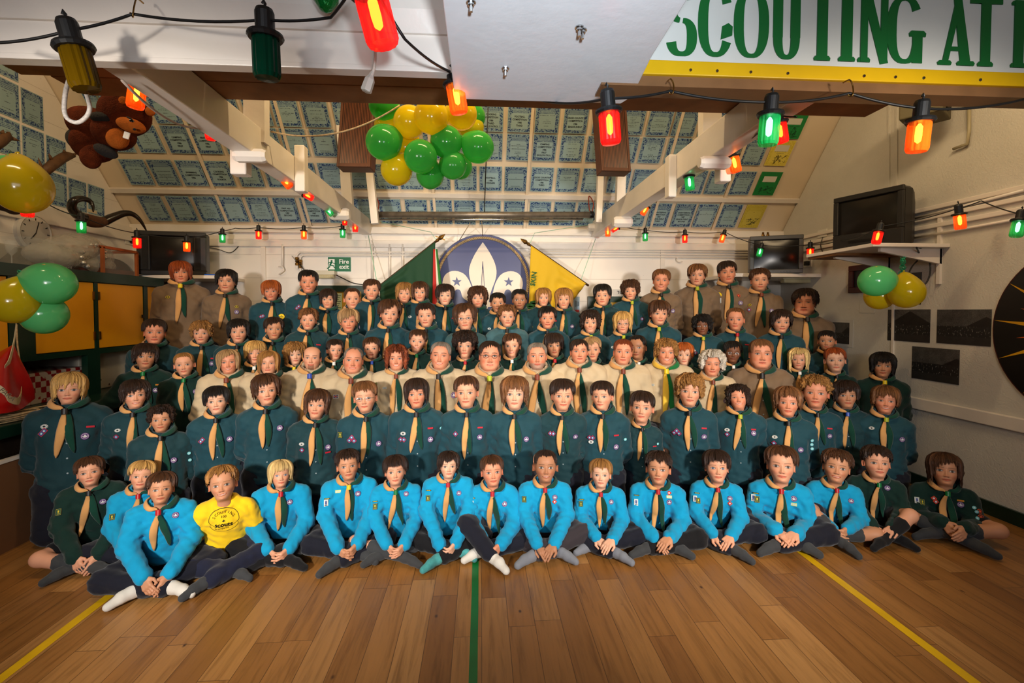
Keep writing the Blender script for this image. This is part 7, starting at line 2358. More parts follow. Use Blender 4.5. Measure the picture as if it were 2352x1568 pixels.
def lower_template(pose):
    zf = {'stand': -1.16, 'kneel': -.75, 'seat': -.78}[pose]
    pr = [((-.06, .0, -.42), (.06, .0, -.42), .088, .088, .85, .04)]; sh = []
    for s in (-1, 1):
        if pose == 'stand':
            pr += [((s * .072, 0, -.42), (s * .085, -.01, -.80), .078, .058, 1.0, .03), ((s * .085, -.01, -.80), (s * .09, .02, zf + .05), .056, .050, 1.0, .02)]
            sh.append([((s * .09, .03, zf + .045), (s * .10, -.11, zf + .03), .038, .032, 1.0, .02)])
        elif pose == 'kneel':
            pr += [((s * .075, 0, -.42), (s * .09, -.04, zf + .062), .080, .060, 1.0, .03), ((s * .09, -.04, zf + .062), (s * .085, .20, zf + .05), .058, .046, 1.0, .02)]
            sh.append([((s * .085, .20, zf + .042), (s * .08, .32, zf + .035), .035, .028, 1.0, .02)])
        else:
            pr += [((s * .08, 0, -.41), (s * .10, -.235, -.40), .080, .064, 1.0, .03), ((s * .10, -.235, -.40), (s * .10, -.22, zf + .06), .060, .048, 1.0, .02)]
            sh.append([((s * .10, -.21, zf + .04), (s * .11, -.33, zf + .03), .036, .030, 1.0, .02)])
    fl = lambda P: (zf + .002) - P[..., 2]
    T_ = sdf_mesh(pr, (-.22, -.34 if pose == 'seat' else -.16, zf - .02), (.22, .30 if pose == 'kneel' else .16, -.30), .013, .03, wrinkle(9, .003, [((.09, -.02, -.7), .1, (30, 20, 90), .005)]), fl)
    me = mesh_np('trousers', *T_)
    S_ = []
    for s_ in sh:
        P = np.array([p[i] for p in s_ for i in (0, 1)]); S_.append(mesh_np('shoe', *sdf_mesh(s_, tuple(P.min(0) - .06), tuple(P.max(0) + .06), .011, .02, None, fl)))
    return me, S_, zf


def arms_skin(pose):
    """bare forearms and hands behind the back / at the sides / on a bench"""
    out = []
    Cc = cached((pose, 0), lambda: make_shirt(pose, 1))
    for s in (-1, 1):
        e, w_ = Vector(Cc.el[s]), Vector(Cc.wr[s]); fd = (w_ - e).normalized()
        if pose == 'lean' and s < 0: d, n = Vector((-.9, -.35, -.25)), Vector((0, 0, -1))
        elif pose == 'seat': d, n = Vector((-s * .5, -.8, -.4)), Vector((0, .3, -1))
        elif pose in ('behind', 'lean', 'short', 'tee'): d, n = Vector((-s * .7, .15, -.6)), Vector((0, 1, 0))
        w2 = w_ + fd * .01
        pr = [(tuple(e - fd * .02), tuple(w2), .030, .022, .95, .012)] + hand_prims(w2, d, n, s, .2 if pose == 'lean' else .4)
        P = np.array([p[i] for p in pr for i in (0, 1)]); out.append(sdf_mesh(pr, tuple(P.min(0) - .04), tuple(P.max(0) + .04), .0062, .008))
    return out


ROWD = {'A': 3.03, 'B': 3.36, 'C': 3.74, 'D': 4.02, 'E': 4.27, 'F': 4.58, 'G': 4.82}
ROWSW = {'A': .166, 'B': .188, 'C': .232, 'D': .170, 'E': .192, 'F': .192, 'G': .222}
PEOPLE = []


def person(row, px, yt, yc, style, hc, shirt='teal', skin='fair', **o):
    PEOPLE.append((row, px, yt, yc, style, hc, shirt, skin, o))


def build_person(i, spec, label, group):
    row, px, yt, yc, style, hc, shirt, skin, o = spec
    d = o.get('d', ROWD[row]); vol = dict(o.get('hair', ())).get('v', HAIR[style][3])
    top, chin = atY(px, yt, d), atY(px, yc, d - .085)
    chin.x = atY(px, yc, d).x; chin.y = d
    Hh = (top.z - chin.z) / (1 + .85 * vol) * o.get('hs', 1.0)
    sw = ROWSW[row] * o.get('w', 1.0); k = sw / .19
    shz = chin.z - Hh * o.get('neck', {'A': .19, 'B': .28, 'C': .17, 'D': .27, 'E': .28, 'F': .28, 'G': .31}[row])
    yaw = -math.atan2(chin.x, d) * .75 + R(o.get('turn', 0))
    t = thing('person', label, 'person', (chin.x, d, 0), (0, 0, yaw), group); t.scale = (k, k, k)
    zs_ = shz / k; hh = Hh / k; zc = (chin.z - shz) / k; fl = o.get('floor', 0.0) / k - zs_
    adult = row in 'CG'
    # ---- clothes
    pose = o.get('pose', {'A': 'lap', 'C': 'seat'}.get(row, 'behind'))
    coll = shirt not in ('turq', 'dgreen', 'yellow')
    nvar = {'behind': 7, 'seat': 5, 'short': 2, 'lean': 1}.get(pose, 99)
    if pose in ('lap', 'tee'): C = make_shirt(pose, i + 1, coll, fl, o.get('hx', 0.0))
    else: C = cached((pose, i % nvar + (0 if coll else 50)), lambda: make_shirt(pose, i % nvar + 1, coll))
    so = bpy.data.objects.new('tshirt' if shirt == 'yellow' else ('sweatshirt' if not coll else 'shirt'), C.mesh); COL.objects.link(so); so.parent = t; so.location.z = zs_
    if len(C.mesh.materials) == 0: C.mesh.materials.append(CL[shirt])
    so.material_slots[0].link = 'OBJECT'; so.material_slots[0].material = CL[shirt]
    extraV, extraF = [], []
    if pose in ('lap',):
        lg = legs_cross(i, fl, o.get('legs', 'trousers'), o.get('raised', 0), -1 if i % 2 else 1)
        tm = {'navy': M_navy_tr, 'grey': M_grey_tr, 'denim': M_denim, 'black': M_blk_tr}[o.get('tr', 'navy')]
        obj('shorts' if o.get('legs') == 'shorts' else 'trousers', mesh_np('trousers', *lg[0]), tm, t).location.z = zs_
        if lg[1] is not None: extraV.append(lg[1][0]); extraF.append(lg[1][1])
        for s_ in lg[2]: obj('sock', mesh_np('sock', *s_), SOCK[o.get('sock', 'grey')], t).location.z = zs_
        for v, f in lap_hands(C, i, o.get('hands', 'clasp')): extraV.append(v); extraF.append(f)
    elif pose == 'tee':
        lg = legs_cross(i, fl, 'trousers', 0, 1)
        obj('trousers', mesh_np('trousers', *lg[0]), M_denim, t).location.z = zs_
        for s_ in lg[2]: obj('sock', mesh_np('sock', *s_), SOCK['grey'], t).location.z = zs_
        for s in (-1, 1):
            e, w_ = Vector(C.el[s]), Vector(C.wr[s]); fd = (w_ - e).normalized()
            pr = [((s * .135, .03, -.1), tuple(e), .036, .031, 1.0, .015), (tuple(e), tuple(w_), .031, .022, 1.0, .012)] + hand_prims(w_, (0, .3, -1), (0, -1, 0), s, .2)
            P = np.array([p[q] for p in pr for q in (0, 1)]); v, f = sdf_mesh(pr, tuple(P.min(0) - .045), tuple(P.max(0) + .045), .0062, .008); extraV.append(v); extraF.append(f)
    else:
        lp = {'C': 'seat', 'B': 'kneel'}.get(row, 'stand')
        me, shoes, zf = cached(('low', lp), lambda: lower_template(lp))
        lo = bpy.data.objects.new('trousers', me); COL.objects.link(lo); lo.parent = t
        if len(me.materials) == 0: me.materials.append(M_navy_tr)
        if o.get('d_tr'): pass
        s_ = (-fl - .36) / (-zf - .36)                      # stretch below the waist so that the feet meet the floor
        lo.scale.z = s_; lo.location.z = zs_ - .36 + .36 * s_
        for sm_ in shoes:
            if len(sm_.materials) == 0: sm_.materials.append(M_shoe)
            so2 = bpy.data.objects.new('shoe', sm_); COL.objects.link(so2); so2.parent = t; so2.scale.z = 1.0; so2.location.z = zs_ + (fl - zf)
        for v, f in cached(('arms', pose), lambda: arms_skin(pose)): extraV.append(v); extraF.append(f)
    # ---- scarf
    if o.get('scarf', True) and shirt != 'yellow':
        key = ('scarf', id(C), row in 'CG')
        sc = cached(key, lambda: make_scarf(C, i, .255 if row != 'C' else .30, o.get('glen', .95)))
        m1, m2 = (M_ytan, M_bgreen) if o.get('bright') else (M_tan, M_sgreen)
        s1 = bpy.data.objects.new('neckerchief', sc[0]); COL.objects.link(s1); s1.parent = t; s1.location.z = zs_
        if len(sc[0].materials) == 0: sc[0].materials.append(M_tan); sc[0].materials.append(M_sgreen)
        for n_, m_ in enumerate((m1, m2)): s1.material_slots[n_].link = 'OBJECT'; s1.material_slots[n_].material = m_
        wg = bpy.data.objects.new('woggle', sc[1]); COL.objects.link(wg); wg.parent = s1
        if len(sc[1].materials) == 0: sc[1].materials.append(WOG['black'])
        wg.material_slots[0].link = 'OBJECT'; wg.material_slots[0].material = WOG[o.get('wog', {'A': 'red', 'D': 'white'}.get(row, 'black'))]
    for (kd, x, z) in o.get('badges', ()): put_badge(so, C, kd, x, z)
    if coll and row in 'BC':
        for z_ in (-.155, -.235, -.315):
            y_, nm_ = front_y(C, .004, z_)
            if y_ is None: continue
            bm = cached('button', lambda: MB().lathe([(.0045, 0), (.0045, .002), (.003, .003)], 10, Matrix.Rotation(PI / 2, 4, 'X')).mesh('button'))
            bo = bpy.data.objects.new('button', bm); COL.objects.link(bo); bo.parent = so; bo.location = (.004, y_ - .0005, z_)
            if len(bm.materials) == 0: bm.materials.append(M_button)
    # ---- body: head, neck, trunk, hands
    ho = dict(kid=not adult, skin=SKINS[skin], brow=tuple(np.array(HC.get(o.get('brow', hc), (.1, .06, .04))) * .55))
    for q in ('smile', 'open', 'squint', 'gaze', 'frown', 'fat', 'jaw', 'ear', 'nose', 'iris', 'teeth', 'ez', 'blush'):
        if q in o: ho[q] = o[q]
    if 'beard' in o: ho['beard'] = (HC[o['beard'][0]], o['beard'][1])
    V, F, Cc = head_mesh(ho)
    rr = random.Random(i * 13 + 5)
    pitch = R(o.get('nod', 0)) + math.atan2(CAMZ - (chin.z + Hh * .5), d) * .65
    hyaw = R(o.get('hyaw', rr.uniform(-6, 6))) - math.atan2(chin.x, d) * .15; roll = R(o.get('roll', rr.uniform(-4, 4)))
    # head pitch: positive looks up (towards the camera side at -y)
    M = (Matrix.Rotation(hyaw, 3, 'Z') @ Matrix.Rotation(-pitch, 3, 'X') @ Matrix.Rotation(roll, 3, 'Y'))
    Mn = np.array(M); piv = np.array([0, .06, -.05])

    def place(Vh):
        w_ = np.clip((Vh[:, 2] + .42) / .36, 0, 1)[:, None]; w_ = w_ * w_ * (3 - 2 * w_)
        rot = (Vh - piv) @ Mn.T + piv
        out = Vh * (1 - w_) + rot * w_
        out = out * hh
        lean = o.get('fwd', .03 if row == 'A' else .0)
        out[:, 1] -= .010 + lean * np.clip((Vh[:, 2] + .5) / .6, 0, 1)
        out[:, 2] += zc
        return out
    Vb = place(V)
    # trunk rings continue the neck
    ring = Vb[:NC]; c0 = ring.mean(0); tr = []
    if pose in ('lap', 'tee'): zz = [(-.05, .07, .045, .02), (-.12, .08, .055, .03), (-.2, .08, .06, .05), (fl + .12, .075, .055, .085)]
    else: zz = [(-.05, .075, .045, .012), (-.12, .085, .055, .0), (-.25, .085, .055, 0), (-.40, .08, .05, 0)]
    nb = len(Vb); rows_ = []
    for (z_, a_, b_, yc_) in zz:
        rows_.append(np.stack([a_ * np.sin(PHI), yc_ - b_ * np.cos(PHI), np.full(NC, z_)], 1))
    Tv = np.vstack(rows_); jj = np.arange(NC); fs = []
    prev = jj
    for q in range(len(zz)):
        cur = nb + q * NC + jj; fs.append(np.stack([np.roll(prev, -1), prev, cur, np.roll(cur, -1)], 1)); prev = cur
    allV = [Vb, Tv, np.array([[0, zz[-1][3], zz[-1][0]]])]; n = nb + len(Tv)
    F3b = np.stack([np.roll(prev, -1), prev, np.full(NC, n)], 1); n += 1
    allF = list(F) + fs + [F3b]; base = np.array(SKINS[skin][:3]); allC = [Cc, np.tile(base, (len(Tv) + 1, 1))]
    for v, f in zip(extraV, extraF):
        allV.append(v); allF.append(f + n); n += len(v)
        cv = np.tile(base, (len(v), 1)); allC.append(cv)
    AV = np.vstack(allV); AC = np.vstack(allC)
    q4 = np.concatenate([f for f in allF if f.shape[1] == 4]); q3 = np.concatenate([f for f in allF if f.shape[1] == 3])
    me = mesh_np('body', AV, [q4, q3]); ca = me.color_attributes.new('Col', 'FLOAT_COLOR', 'POINT')
    ca.data.foreach_set('color', np.hstack([AC, np.ones((len(AC), 1))]).astype(np.float32).ravel())
    b = obj('body', me, M_skin, t); b.location.z = zs_
    # ---- hair
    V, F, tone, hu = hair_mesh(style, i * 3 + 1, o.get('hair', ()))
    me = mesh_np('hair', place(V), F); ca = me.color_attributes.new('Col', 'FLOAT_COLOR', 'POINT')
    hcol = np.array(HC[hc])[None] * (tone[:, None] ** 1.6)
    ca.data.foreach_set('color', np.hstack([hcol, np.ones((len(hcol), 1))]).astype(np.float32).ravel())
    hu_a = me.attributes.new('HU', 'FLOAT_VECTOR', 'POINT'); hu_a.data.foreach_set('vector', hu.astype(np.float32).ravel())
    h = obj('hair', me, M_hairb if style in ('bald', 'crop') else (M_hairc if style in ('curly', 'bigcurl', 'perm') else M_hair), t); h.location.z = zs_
    # ---- glasses
    if o.get('glasses'):
        q = []; ez = ho.get('ez', .455 if not adult else .49); VV, FF = [], []
        mb = MB()
        for s in (-1, 1):
            pts = [(s * .155 + .085 * math.cos(a) * (1 if abs(math.cos(a)) < .9 else .97), -.425, ez - .01 + .058 * math.copysign(abs(math.sin(a)) ** .8, math.sin(a))) for a in np.linspace(0, 2 * PI, 21)]
            mb.tube(pts, .0075, 5)
            mb.tube([(s * .24, -.42, ez + .015), (s * .33, -.33, ez + .02), (s * .375, .03, ez + .0)], .0065, 5)
        mb.tube([(-.07, -.43, ez), (0, -.455, ez + .012), (.07, -.43, ez)], .007, 5)
        VV = place(np.array(mb.v)); mb.v = [tuple(p) for p in VV]
        g = obj('glasses', mb, M_chrome if o['glasses'] == 'wire' else mat('dark_glasses_frame', (40, 34, 30), .3), t, smooth=True); g.location.z = zs_
    return t, so, C, zs_
# ------------------------------------------------------------------ who stands where (pixels of head top and chin in the photograph)
mem = ('mem', .075, -.12)
s1 = [('oval', -.085, -.085), ('dia', -.092, -.125)]
P = person
# back row
P('G', 417, 598, 647, 'long', 'red', 'taupe', 'ruddy', w=1.08, d=4.78, wog='yellow', badges=[('explo', -.075, -.07)], hair=(('s', .1), ('b', 0)), roll=-3)
P('G', 521, 617, 668, 'mop', 'black', 'taupe', 'fair', w=.96, smile=.6, badges=[('explo', .08, -.08), ('mem', .08, -.125)], hair=(('f', .68), ('s', .35)), hyaw=-8)
P('F', 625, 642, 689, 'bowl', 'ginger', 'teal', 'ruddy', w=1.02, smile=.4, badges=[('dia', -.08, -.10), ('dia', -.065, -.095), ('smile', .082, -.10)], hair=(('s', .25),))
P('F', 709, 619, 671, 'short', 'black', 'teal', 'ruddy', w=1.08, smile=.4, open=.008, hair=(('f', .72),), badges=[('dia', -.085, -.085), ('dia', -.07, -.07)])
P('F', 754, 662, 707, 'long', 'dbrown', 'teal', 'fair', hair=(('w', .12), ('s', .12)), badges=[('oval', -.085, -.10)])
P('F', 810, 661, 708, 'crop', 'brown', 'teal', 'fair', ear=.08, badges=[mem])
P('F', 853, 640, 687, 'neat', 'brown', 'teal', 'fair', w=.98)
P('F', 928, 647, 694, 'long', 'dblond', 'teal', 'fair', w=.9, hair=(('f', .62), ('s', .1)))
P('F', 965, 645, 691, 'long', 'brown', 'teal', 'fair', smile=.3, badges=[('oval', -.09, -.10)], hair=(('f', .64), ('s', .08)))
P('F', 1022, 651, 699, 'sweep', 'dbrown', 'teal', 'pale', badges=[('bar', .08, -.08), ('oval', -.09, -.12)], hair=(('s', .28),))
P('F', 1097, 656, 705, 'curly', 'brown', 'teal', 'fair', hair=(('s', .12), ('b', 0)), badges=[('bar', .08, -.08), ('dia', .08, -.12)])
P('F', 1143, 671, 716, 'short', 'black', 'teal', 'tan', w=.9, d=4.5, ear=.08, badges=[('oval', -.085, -.12)])
P('F', 1193, 663, 709, 'short', 'black', 'teal', 'olive', w=.92, hair=(('f', .75),), badges=[('patch', .15, -.12)])
P('F', 1248, 660, 702, 'long', 'dblond', 'teal', 'fair', w=.9, hair=(('f', .66), ('s', .08)))
P('F', 1295, 660, 708, 'long', 'dblond', 'teal', 'fair', hair=(('f', .64), ('w', .1), ('s', .05)), badges=[('bar', -.085, -.07), mem])
P('F', 1385, 651, 700, 'bowl', 'black', 'teal2', 'fair', fat=.03, hair=(('f', .68), ('s', .42)), glen=.1)
P('F', 1449, 642, 687, 'curly', 'brown', 'teal', 'fair', wog='lime', badges=[('dia', .1, -.14)])
P('G', 1517, 617, 666, 'short', 'lbrown', 'taupe', 'ruddy', w=.95, d=4.7, smile=.5, open=.008, badges=[('mem', .1, -.13)], hair=(('f', .75),))
P('G', 1600, 605, 653, 'sweep', 'lbrown', 'taupe', 'fair', w=1.05, wog='lime', hair=(('f', .70), ('s', .4)))
P('G', 1671, 598, 648, 'neat', 'dbrown', 'taupe', 'ruddy', w=1.08, d=4.95, smile=.2, gaze=.01, badges=[('smile', -.075, -.055), ('pale', -.07, -.1), ('round', .075, -.06), ('mem', .09, -.12)], hyaw=6)
P('G', 1744, 615, 666, 'spiky', 'brown', 'taupe', 'fair', w=1.06, wog='brown', badges=[('explo', -.08, -.07), ('dia', -.085, -.11), ('mem', .08, -.12)], beard=('lbrown', 'shade'))
P('G', 1848, 661, 721, 'mop', 'dbrown', 'taupe', 'ruddy', w=1.22, d=4.62, fat=.07, squint=.6, hair=(('f', .72), ('s', .38)), badges=[('mem', .09, -.12)], hyaw=-8)
# fifth row
P('E', 355, 731, 790, 'short', 'dbrown', 'teal2', 'ruddy', fat=.02, w=1.06)
P('E', 464, 736, 789, 'curly', 'dblond', 'teal2', 'fair', badges=[('oval', -.085, -.07), ('bar', .085, -.08), mem], hair=(('v', .13),), w=1.02)
P('E', 548, 731, 787, 'mop', 'black', 'teal2', 'fair', hair=(('s', .2), ('f', .68)))
P('E', 629, 727, 779, 'neat', 'dbrown', 'teal2', 'tan', w=1.0, hair=(('f', .70),))
P('E', 708, 707, 757, 'curly', 'lbrown', 'teal2', 'fair', hair=(('f', .73), ('s', .5), ('v', .13)), badges=[('oval', -.085, -.085), ('bar', .085, -.085)], frown=.3)
P('E', 801, 707, 762, 'sweep', 'ash', 'teal2', 'ruddy', hair=(('w', .2), ('s', .42)))
P('E', 893, 686, 747, 'sweep', 'brown', 'teal', 'fair', w=1.1, hair=(('w', .2), ('s', .38), ('f', .68)), badges=[('dia', -.085, -.075), ('dia', -.07, -.09), ('dia', -.10, -.09)])
P('E', 980, 695, 750, 'short', 'dbrown', 'teal', 'fair', w=1.08, ear=.07, hair=(('f', .73),), badges=[('strip', .08, -.085)])
P('E', 1070, 695, 757, 'sweep', 'brown', 'grey_teal', 'fair', glasses='wire', w=1.05, hair=(('s', .22), ('f', .70)))
P('E', 1165, 699, 750, 'curly', 'lbrown', 'grey_teal', 'fair', w=1.05, hair=(('f', .73), ('s', .5), ('v', .12)), wog='black')
P('E', 1257, 702, 754, 'neat', 'black', 'teal', 'ruddy', w=1.06, smile=.2, hair=(('f', .71), ('v', .12)))
P('E', 1356, 711, 764, 'bigcurl', 'dbrown', 'teal', 'fair', smile=.7, open=.01, wog='lime', hair=(('v', .15), ('s', .16)))
P('E', 1430, 714, 765, 'xlong', 'blond', 'teal', 'fair', glasses='wire', w=.98, hair=(('s', .0), ('b', -.1), ('w', .12)), badges=[('oval', -.09, -.08), ('patch', .155, -.14)], wog='lime')
P('E', 1512, 688, 745, 'mop', 'brown', 'teal', 'fair', w=1.1, wog='lime', frown=.4, gaze=.012, hair=(('s', .36), ('f', .60)), badges=[('cyan', .155, -.14)], hyaw=10)
P('E', 1614, 721, 769, 'bigcurl', 'black', 'teal', 'brown', w=.98, wog='lime', hair=(('v', .17), ('s', .16)), badges=[('oval', -.085, -.10), ('dia', -.07, -.12)])
P('E', 1689, 706, 758, 'crop', 'lbrown', 'teal', 'ruddy', w=1.02, wog='red', badges=[('bar', .085, -.075), ('oval', -.085, -.08)])
P('E', 1792, 709, 764, 'long', 'dbrown', 'teal', 'fair', w=1.12, smile=.2, hair=(('s', .2), ('f', .66)), hyaw=8)
P('E', 1899, 758, 806, 'short', 'black', 'teal2', 'tan', w=.9, ear=.08, hair=(('f', .71), ('v', .05)))
# behind the leaders
P('D', 333, 787, 848, 'mop', 'dbrown', 'dgreen', 'tan', w=1.15, pose='lean', wog='green', hair=(('s', .2),), badges=[('round', -.09, -.06), ('gbar', .09, -.08), mem], nod=4)
P('D', 426, 809, 864, 'crop', 'dblond', 'dgreen', 'fair', w=1.1, wog='green', ear=.085, d=3.9, badges=[('mem', .075, -.08)])
P('D', 586, 781, 836, 'mop', 'blond', 'dgreen', 'fair', badges=[('oval', -.09, -.03)])
P('D', 679, 784, 838, 'curly', 'dblond', 'dgreen', 'pale', wog='yellow', hair=(('s', -.05), ('b', -.1)))
P('D', 769, 778, 827, 'short', 'dbrown', 'dgreen', 'fair', ear=.08, hyaw=12)
P('D', 856, 773, 824, 'short', 'brown', 'dgreen', 'fair', wog='blue')
P('D', 956, 755, 808, 'short', 'brown', 'dgreen', 'fair', wog='green', smile=.4, open=.012, roll=8, hair=(('f', .72),))
P('D', 1069, 758, 822, 'curly', 'dbrown', 'dgreen', 'fair', wog='red', hair=(('f', .60), ('s', .42)))
P('D', 1176, 764, 820, 'neat', 'brown', 'dgreen', 'fair', smile=.3, open=.008, ear=.07)
P('D', 1273, 763, 819, 'bowl', 'dbrown', 'dgreen', 'tan', wog='red', w=1.1)
P('D', 1360, 772, 829, 'neat', 'ash', 'dgreen', 'fair', d=3.98)
P('D', 1466, 769, 825, 'crop', 'black', 'dgreen', 'olive', hyaw=-14)
P('D', 1571, 785, 840, 'mop', 'ginger', 'dgreen', 'pale', hair=(('s', .38), ('f', .64)), wog='black')
P('D', 1681, 782, 834, 'neat', 'black', 'dgreen', 'brown', glasses='wire', badges=[('diared', -.09, -.10)])
P('D', 1834, 798, 849, 'xlong', 'pale', 'dgreen', 'fair', hair=(('f', .71), ('s', -.25), ('w', .1)), badges=[('diared', -.085, -.10)])
P('D', 1919, 797, 855, 'short', 'red', 'dgreen', 'pale', wog='black', ear=.08, hair=(('f', .73), ('v', .07)))
P('D', 2026, 807, 868, 'long', 'black', 'dgreen', 'tan', w=1.2, wog='yellow', d=3.9, hair=(('s', .06), ('f', .56)))
# seated leaders
P('C', 527, 801, 859, 'bob', 'ash', 'beige', 'ruddy', w=.94, smile=.7, open=.012, wog='brown', badges=[('mem', .085, -.15)])
P('C', 618, 804, 861, 'bob', 'dblond', 'beige', 'fair', w=.92, smile=.3, hair=(('s', -.08), ('f', .75)), wog='black')
P('C', 716, 795, 849, 'bald', 'black', 'beige', 'fair', w=.98, smile=.5, beard=('brown', 'goatee'), ear=.06, badges=[('patch', .155, -.11)], wog='blue')
P('C', 810, 797, 858, 'crop', 'grey', 'beige', 'ruddy', w=1.06, smile=.6, open=.01, fat=.03, hair=(('f', .93), ('v', .02)), brow='lbrown', wog='brown', badges=[('flag', -.085, -.10), ('smile', .08, -.055)], blush=1.6)
P('C', 911, 791, 851, 'bigcurl', 'auburn', 'beige', 'ruddy', w=.86, smile=.8, open=.014, hair=(('f', .75), ('s', -.02), ('v', .17)), wog='brown', badges=[('name', -.08, -.09), ('patch', -.15, -.08)])
P('C', 1010, 784, 848, 'crop', 'grey', 'beige', 'ruddy', w=1.02, smile=.8, open=.012, squint=.6, hair=(('f', .84), ('v', .05)), brow='brown', badges=[('mem', .085, -.13)], roll=4)
P('C', 1124, 782, 851, 'neat', 'dbrown', 'beige', 'ruddy', w=1.1, glasses='dark', fat=.05, open=.008, hair=(('f', .80), ('v', .05), ('w', .05)), wog='lime', badges=[('flag', -.085, -.11), ('name', -.085, -.14), ('mem', .1, -.15)], blush=1.5)
P('C', 1234, 786, 849, 'crop', 'grey', 'beige', 'ruddy', w=1.1, beard=('grey', 'full'), brow='brown', wog='brown', hair=(('f', .82), ('v', .045)), badges=[('name', -.09, -.10), ('mem', .1, -.14)], blush=1.4)
P('C', 1330, 778, 835, 'neat', 'dbrown', 'beige', 'ruddy', w=.98, hair=(('f', .75), ('v', .055)), wog='brown', badges=[('mem', .1, -.15)])
P('C', 1429, 778, 838, 'crop', 'auburn', 'beige', 'ruddy', w=.98, hair=(('f', .80), ('v', .05)), wog='brown', badges=[('flag', -.085, -.11), ('explo', -.08, -.135), ('patch', -.08, -.17)])
P('C', 1529, 777, 838, 'perm', 'dblond', 'beige', 'ruddy', w=1.0, smile=.8, open=.016, hair=(('v', .13), ('f', .71), ('s', .3)), bright=True, wog='yellow', badges=[('name', -.09, -.10)])
P('C', 1634, 802, 865, 'perm', 'white', 'beige', 'ruddy', w=.86, smile=.4, squint=.9, hair=(('s', .25),), wog='brown', badges=[('mem', .09, -.15)], brow='grey')
P('C', 1746, 778, 846, 'short', 'lbrown', 'taupe', 'ruddy', w=1.12, fat=.05, badges=[('mem', .1, -.15)], hair=(('f', .75), ('v', .06)), d=3.78)
# kneeling row
P('B', 159, 853, 931, 'long', 'blond', 'teal2', 'fair', w=1.22, d=3.3, wog='black', glen=.3, hair=(('f', .585), ('s', .05), ('b', -.05)), badges=[('oval', -.085, -.06), ('dia', -.095, -.095), ('dia', -.085, -.082), ('bar', .095, -.085), ('mem', .075, -.13)], iris=(.06, .08, .1))
P('B', 311, 870, 941, 'mop', 'dbrown', 'teal2', 'fair', w=.98, open=.012, hair=(('s', .22), ('w', .12)), badges=s1, hyaw=6)
P('B', 371, 930, 997, 'curly', 'dbrown', 'teal2', 'tan', w=.98, d=3.24, hair=(('f', .72), ('v', .13), ('s', .38)), badges=[('oval', -.085, -.15), ('mem', .075, -.14), ('cyan', .155, -.12), ('cyan', .158, -.17)])
P('B', 501, 885, 954, 'bowl', 'black', 'teal', 'pale', w=1.0, hair=(('f', .64), ('s', .34), ('v', .14)), badges=[('dia', -.09, -.12), ('dia', -.08, -.108), mem])
P('B', 614, 857, 932, 'mop', 'brown', 'teal', 'fair', w=1.04, smile=.3, hair=(('f', .66), ('s', .22), ('w', .12)), badges=[('mem', .08, -.10)])
P('B', 726, 892, 964, 'long', 'brown', 'teal2', 'fair', w=1.0, smile=.3, hair=(('s', .08), ('f', .60), ('w', .1)), badges=[('oval', -.085, -.11), ('dia', -.083, -.15), ('mem', .08, -.145), ('bar', .08, -.18)], hyaw=-8, roll=5)
P('B', 841, 874, 949, 'short', 'lbrown', 'teal', 'fair', w=1.06, glasses='wire', hair=(('f', .71), ('s', .52), ('v', .12)), badges=[('dia', -.085, -.10), ('dia', -.10, -.12), ('dia', -.07, -.12), ('mem', .08, -.15), ('patch', -.16, -.09)], ear=.08)
P('B', 958, 867, 939, 'bowl', 'dbrown', 'teal', 'ruddy', w=1.08, hair=(('f', .60), ('s', .1), ('b', -.05)), badges=[('oval', -.085, -.105), ('dia', -.08, -.145), ('dia', -.10, -.145), ('bar', .085, -.08), ('mem', .085, -.15), ('cyan', .155, -.09)])
P('B', 1073, 862, 938, 'short', 'brown', 'teal', 'fair', w=1.06, ear=.08, hair=(('f', .73),), badges=[('dia', -.075, -.11), ('bar', .085, -.075), ('mem', .082, -.135)])
P('B', 1182, 862, 942, 'long', 'lbrown', 'teal', 'pale', w=1.06, pose='short', hair=(('f', .60), ('s', .08)), badges=[('mem', .075, -.135)])
P('B', 1291, 869, 945, 'neat', 'dbrown', 'teal2', 'fair', w=1.0, smile=.3, hair=(('f', .66), ('v', .13)), badges=[('dia', -.085, -.10), ('dia', -.065, -.10), ('mem', .09, -.12)])
P('B', 1384, 874, 944, 'short', 'dbrown', 'teal', 'fair', w=1.06, ear=.09, hair=(('f', .70), ('v', .115)), hyaw=-14, badges=[('dia', -.09, -.13), ('dia', -.07, -.13), ('oval', -.08, -.16), ('bar', .085, -.11), ('mem', .085, -.19), ('cyan', .15, -.15)])
P('B', 1473, 897, 973, 'short', 'dbrown', 'teal2', 'fair', w=.82, d=3.42, ear=.08, frown=.4, hair=(('f', .66),), badges=[('cyan', .14, -.12), ('bar', .11, -.135)])
P('B', 1582, 857, 935, 'curly', 'dblond', 'teal', 'fair', w=1.06, pose='short', hair=(('f', .64), ('s', .28), ('v', .13)), badges=[('dia', -.085, -.11), ('dia', -.07, -.125), ('dia', -.10, -.125), ('bar', .09, -.085), ('mem', .09, -.14)])
P('B', 1697, 882, 946, 'bigcurl', 'dbrown', 'teal', 'ruddy', w=1.02, wog='lime', smile=.6, open=.014, squint=.7, nod=10, hair=(('f', .70), ('s', .08), ('v', .13)), badges=[('oval', -.085, -.09), ('dia', -.085, -.12), ('bar', .085, -.075), ('mem', .085, -.10)])
P('B', 1808, 886, 960, 'mop', 'lbrown', 'teal', 'ruddy', w=1.04, d=3.28, hair=(('s', .2), ('f', .66)), badges=[('oval', -.085, -.09), ('dia', -.09, -.13), ('mem', .07, -.16), ('cyan', .145, -.10), ('cyan', .145, -.13), ('cyan', .148, -.16)])
P('B', 1872, 861, 939, 'curly', 'dblond', 'teal', 'ruddy', w=1.0, d=3.5, hair=(('f', .75), ('s', .5), ('v', .13)), badges=[('bar', .085, -.085), ('mem', .085, -.14)], ear=.08)
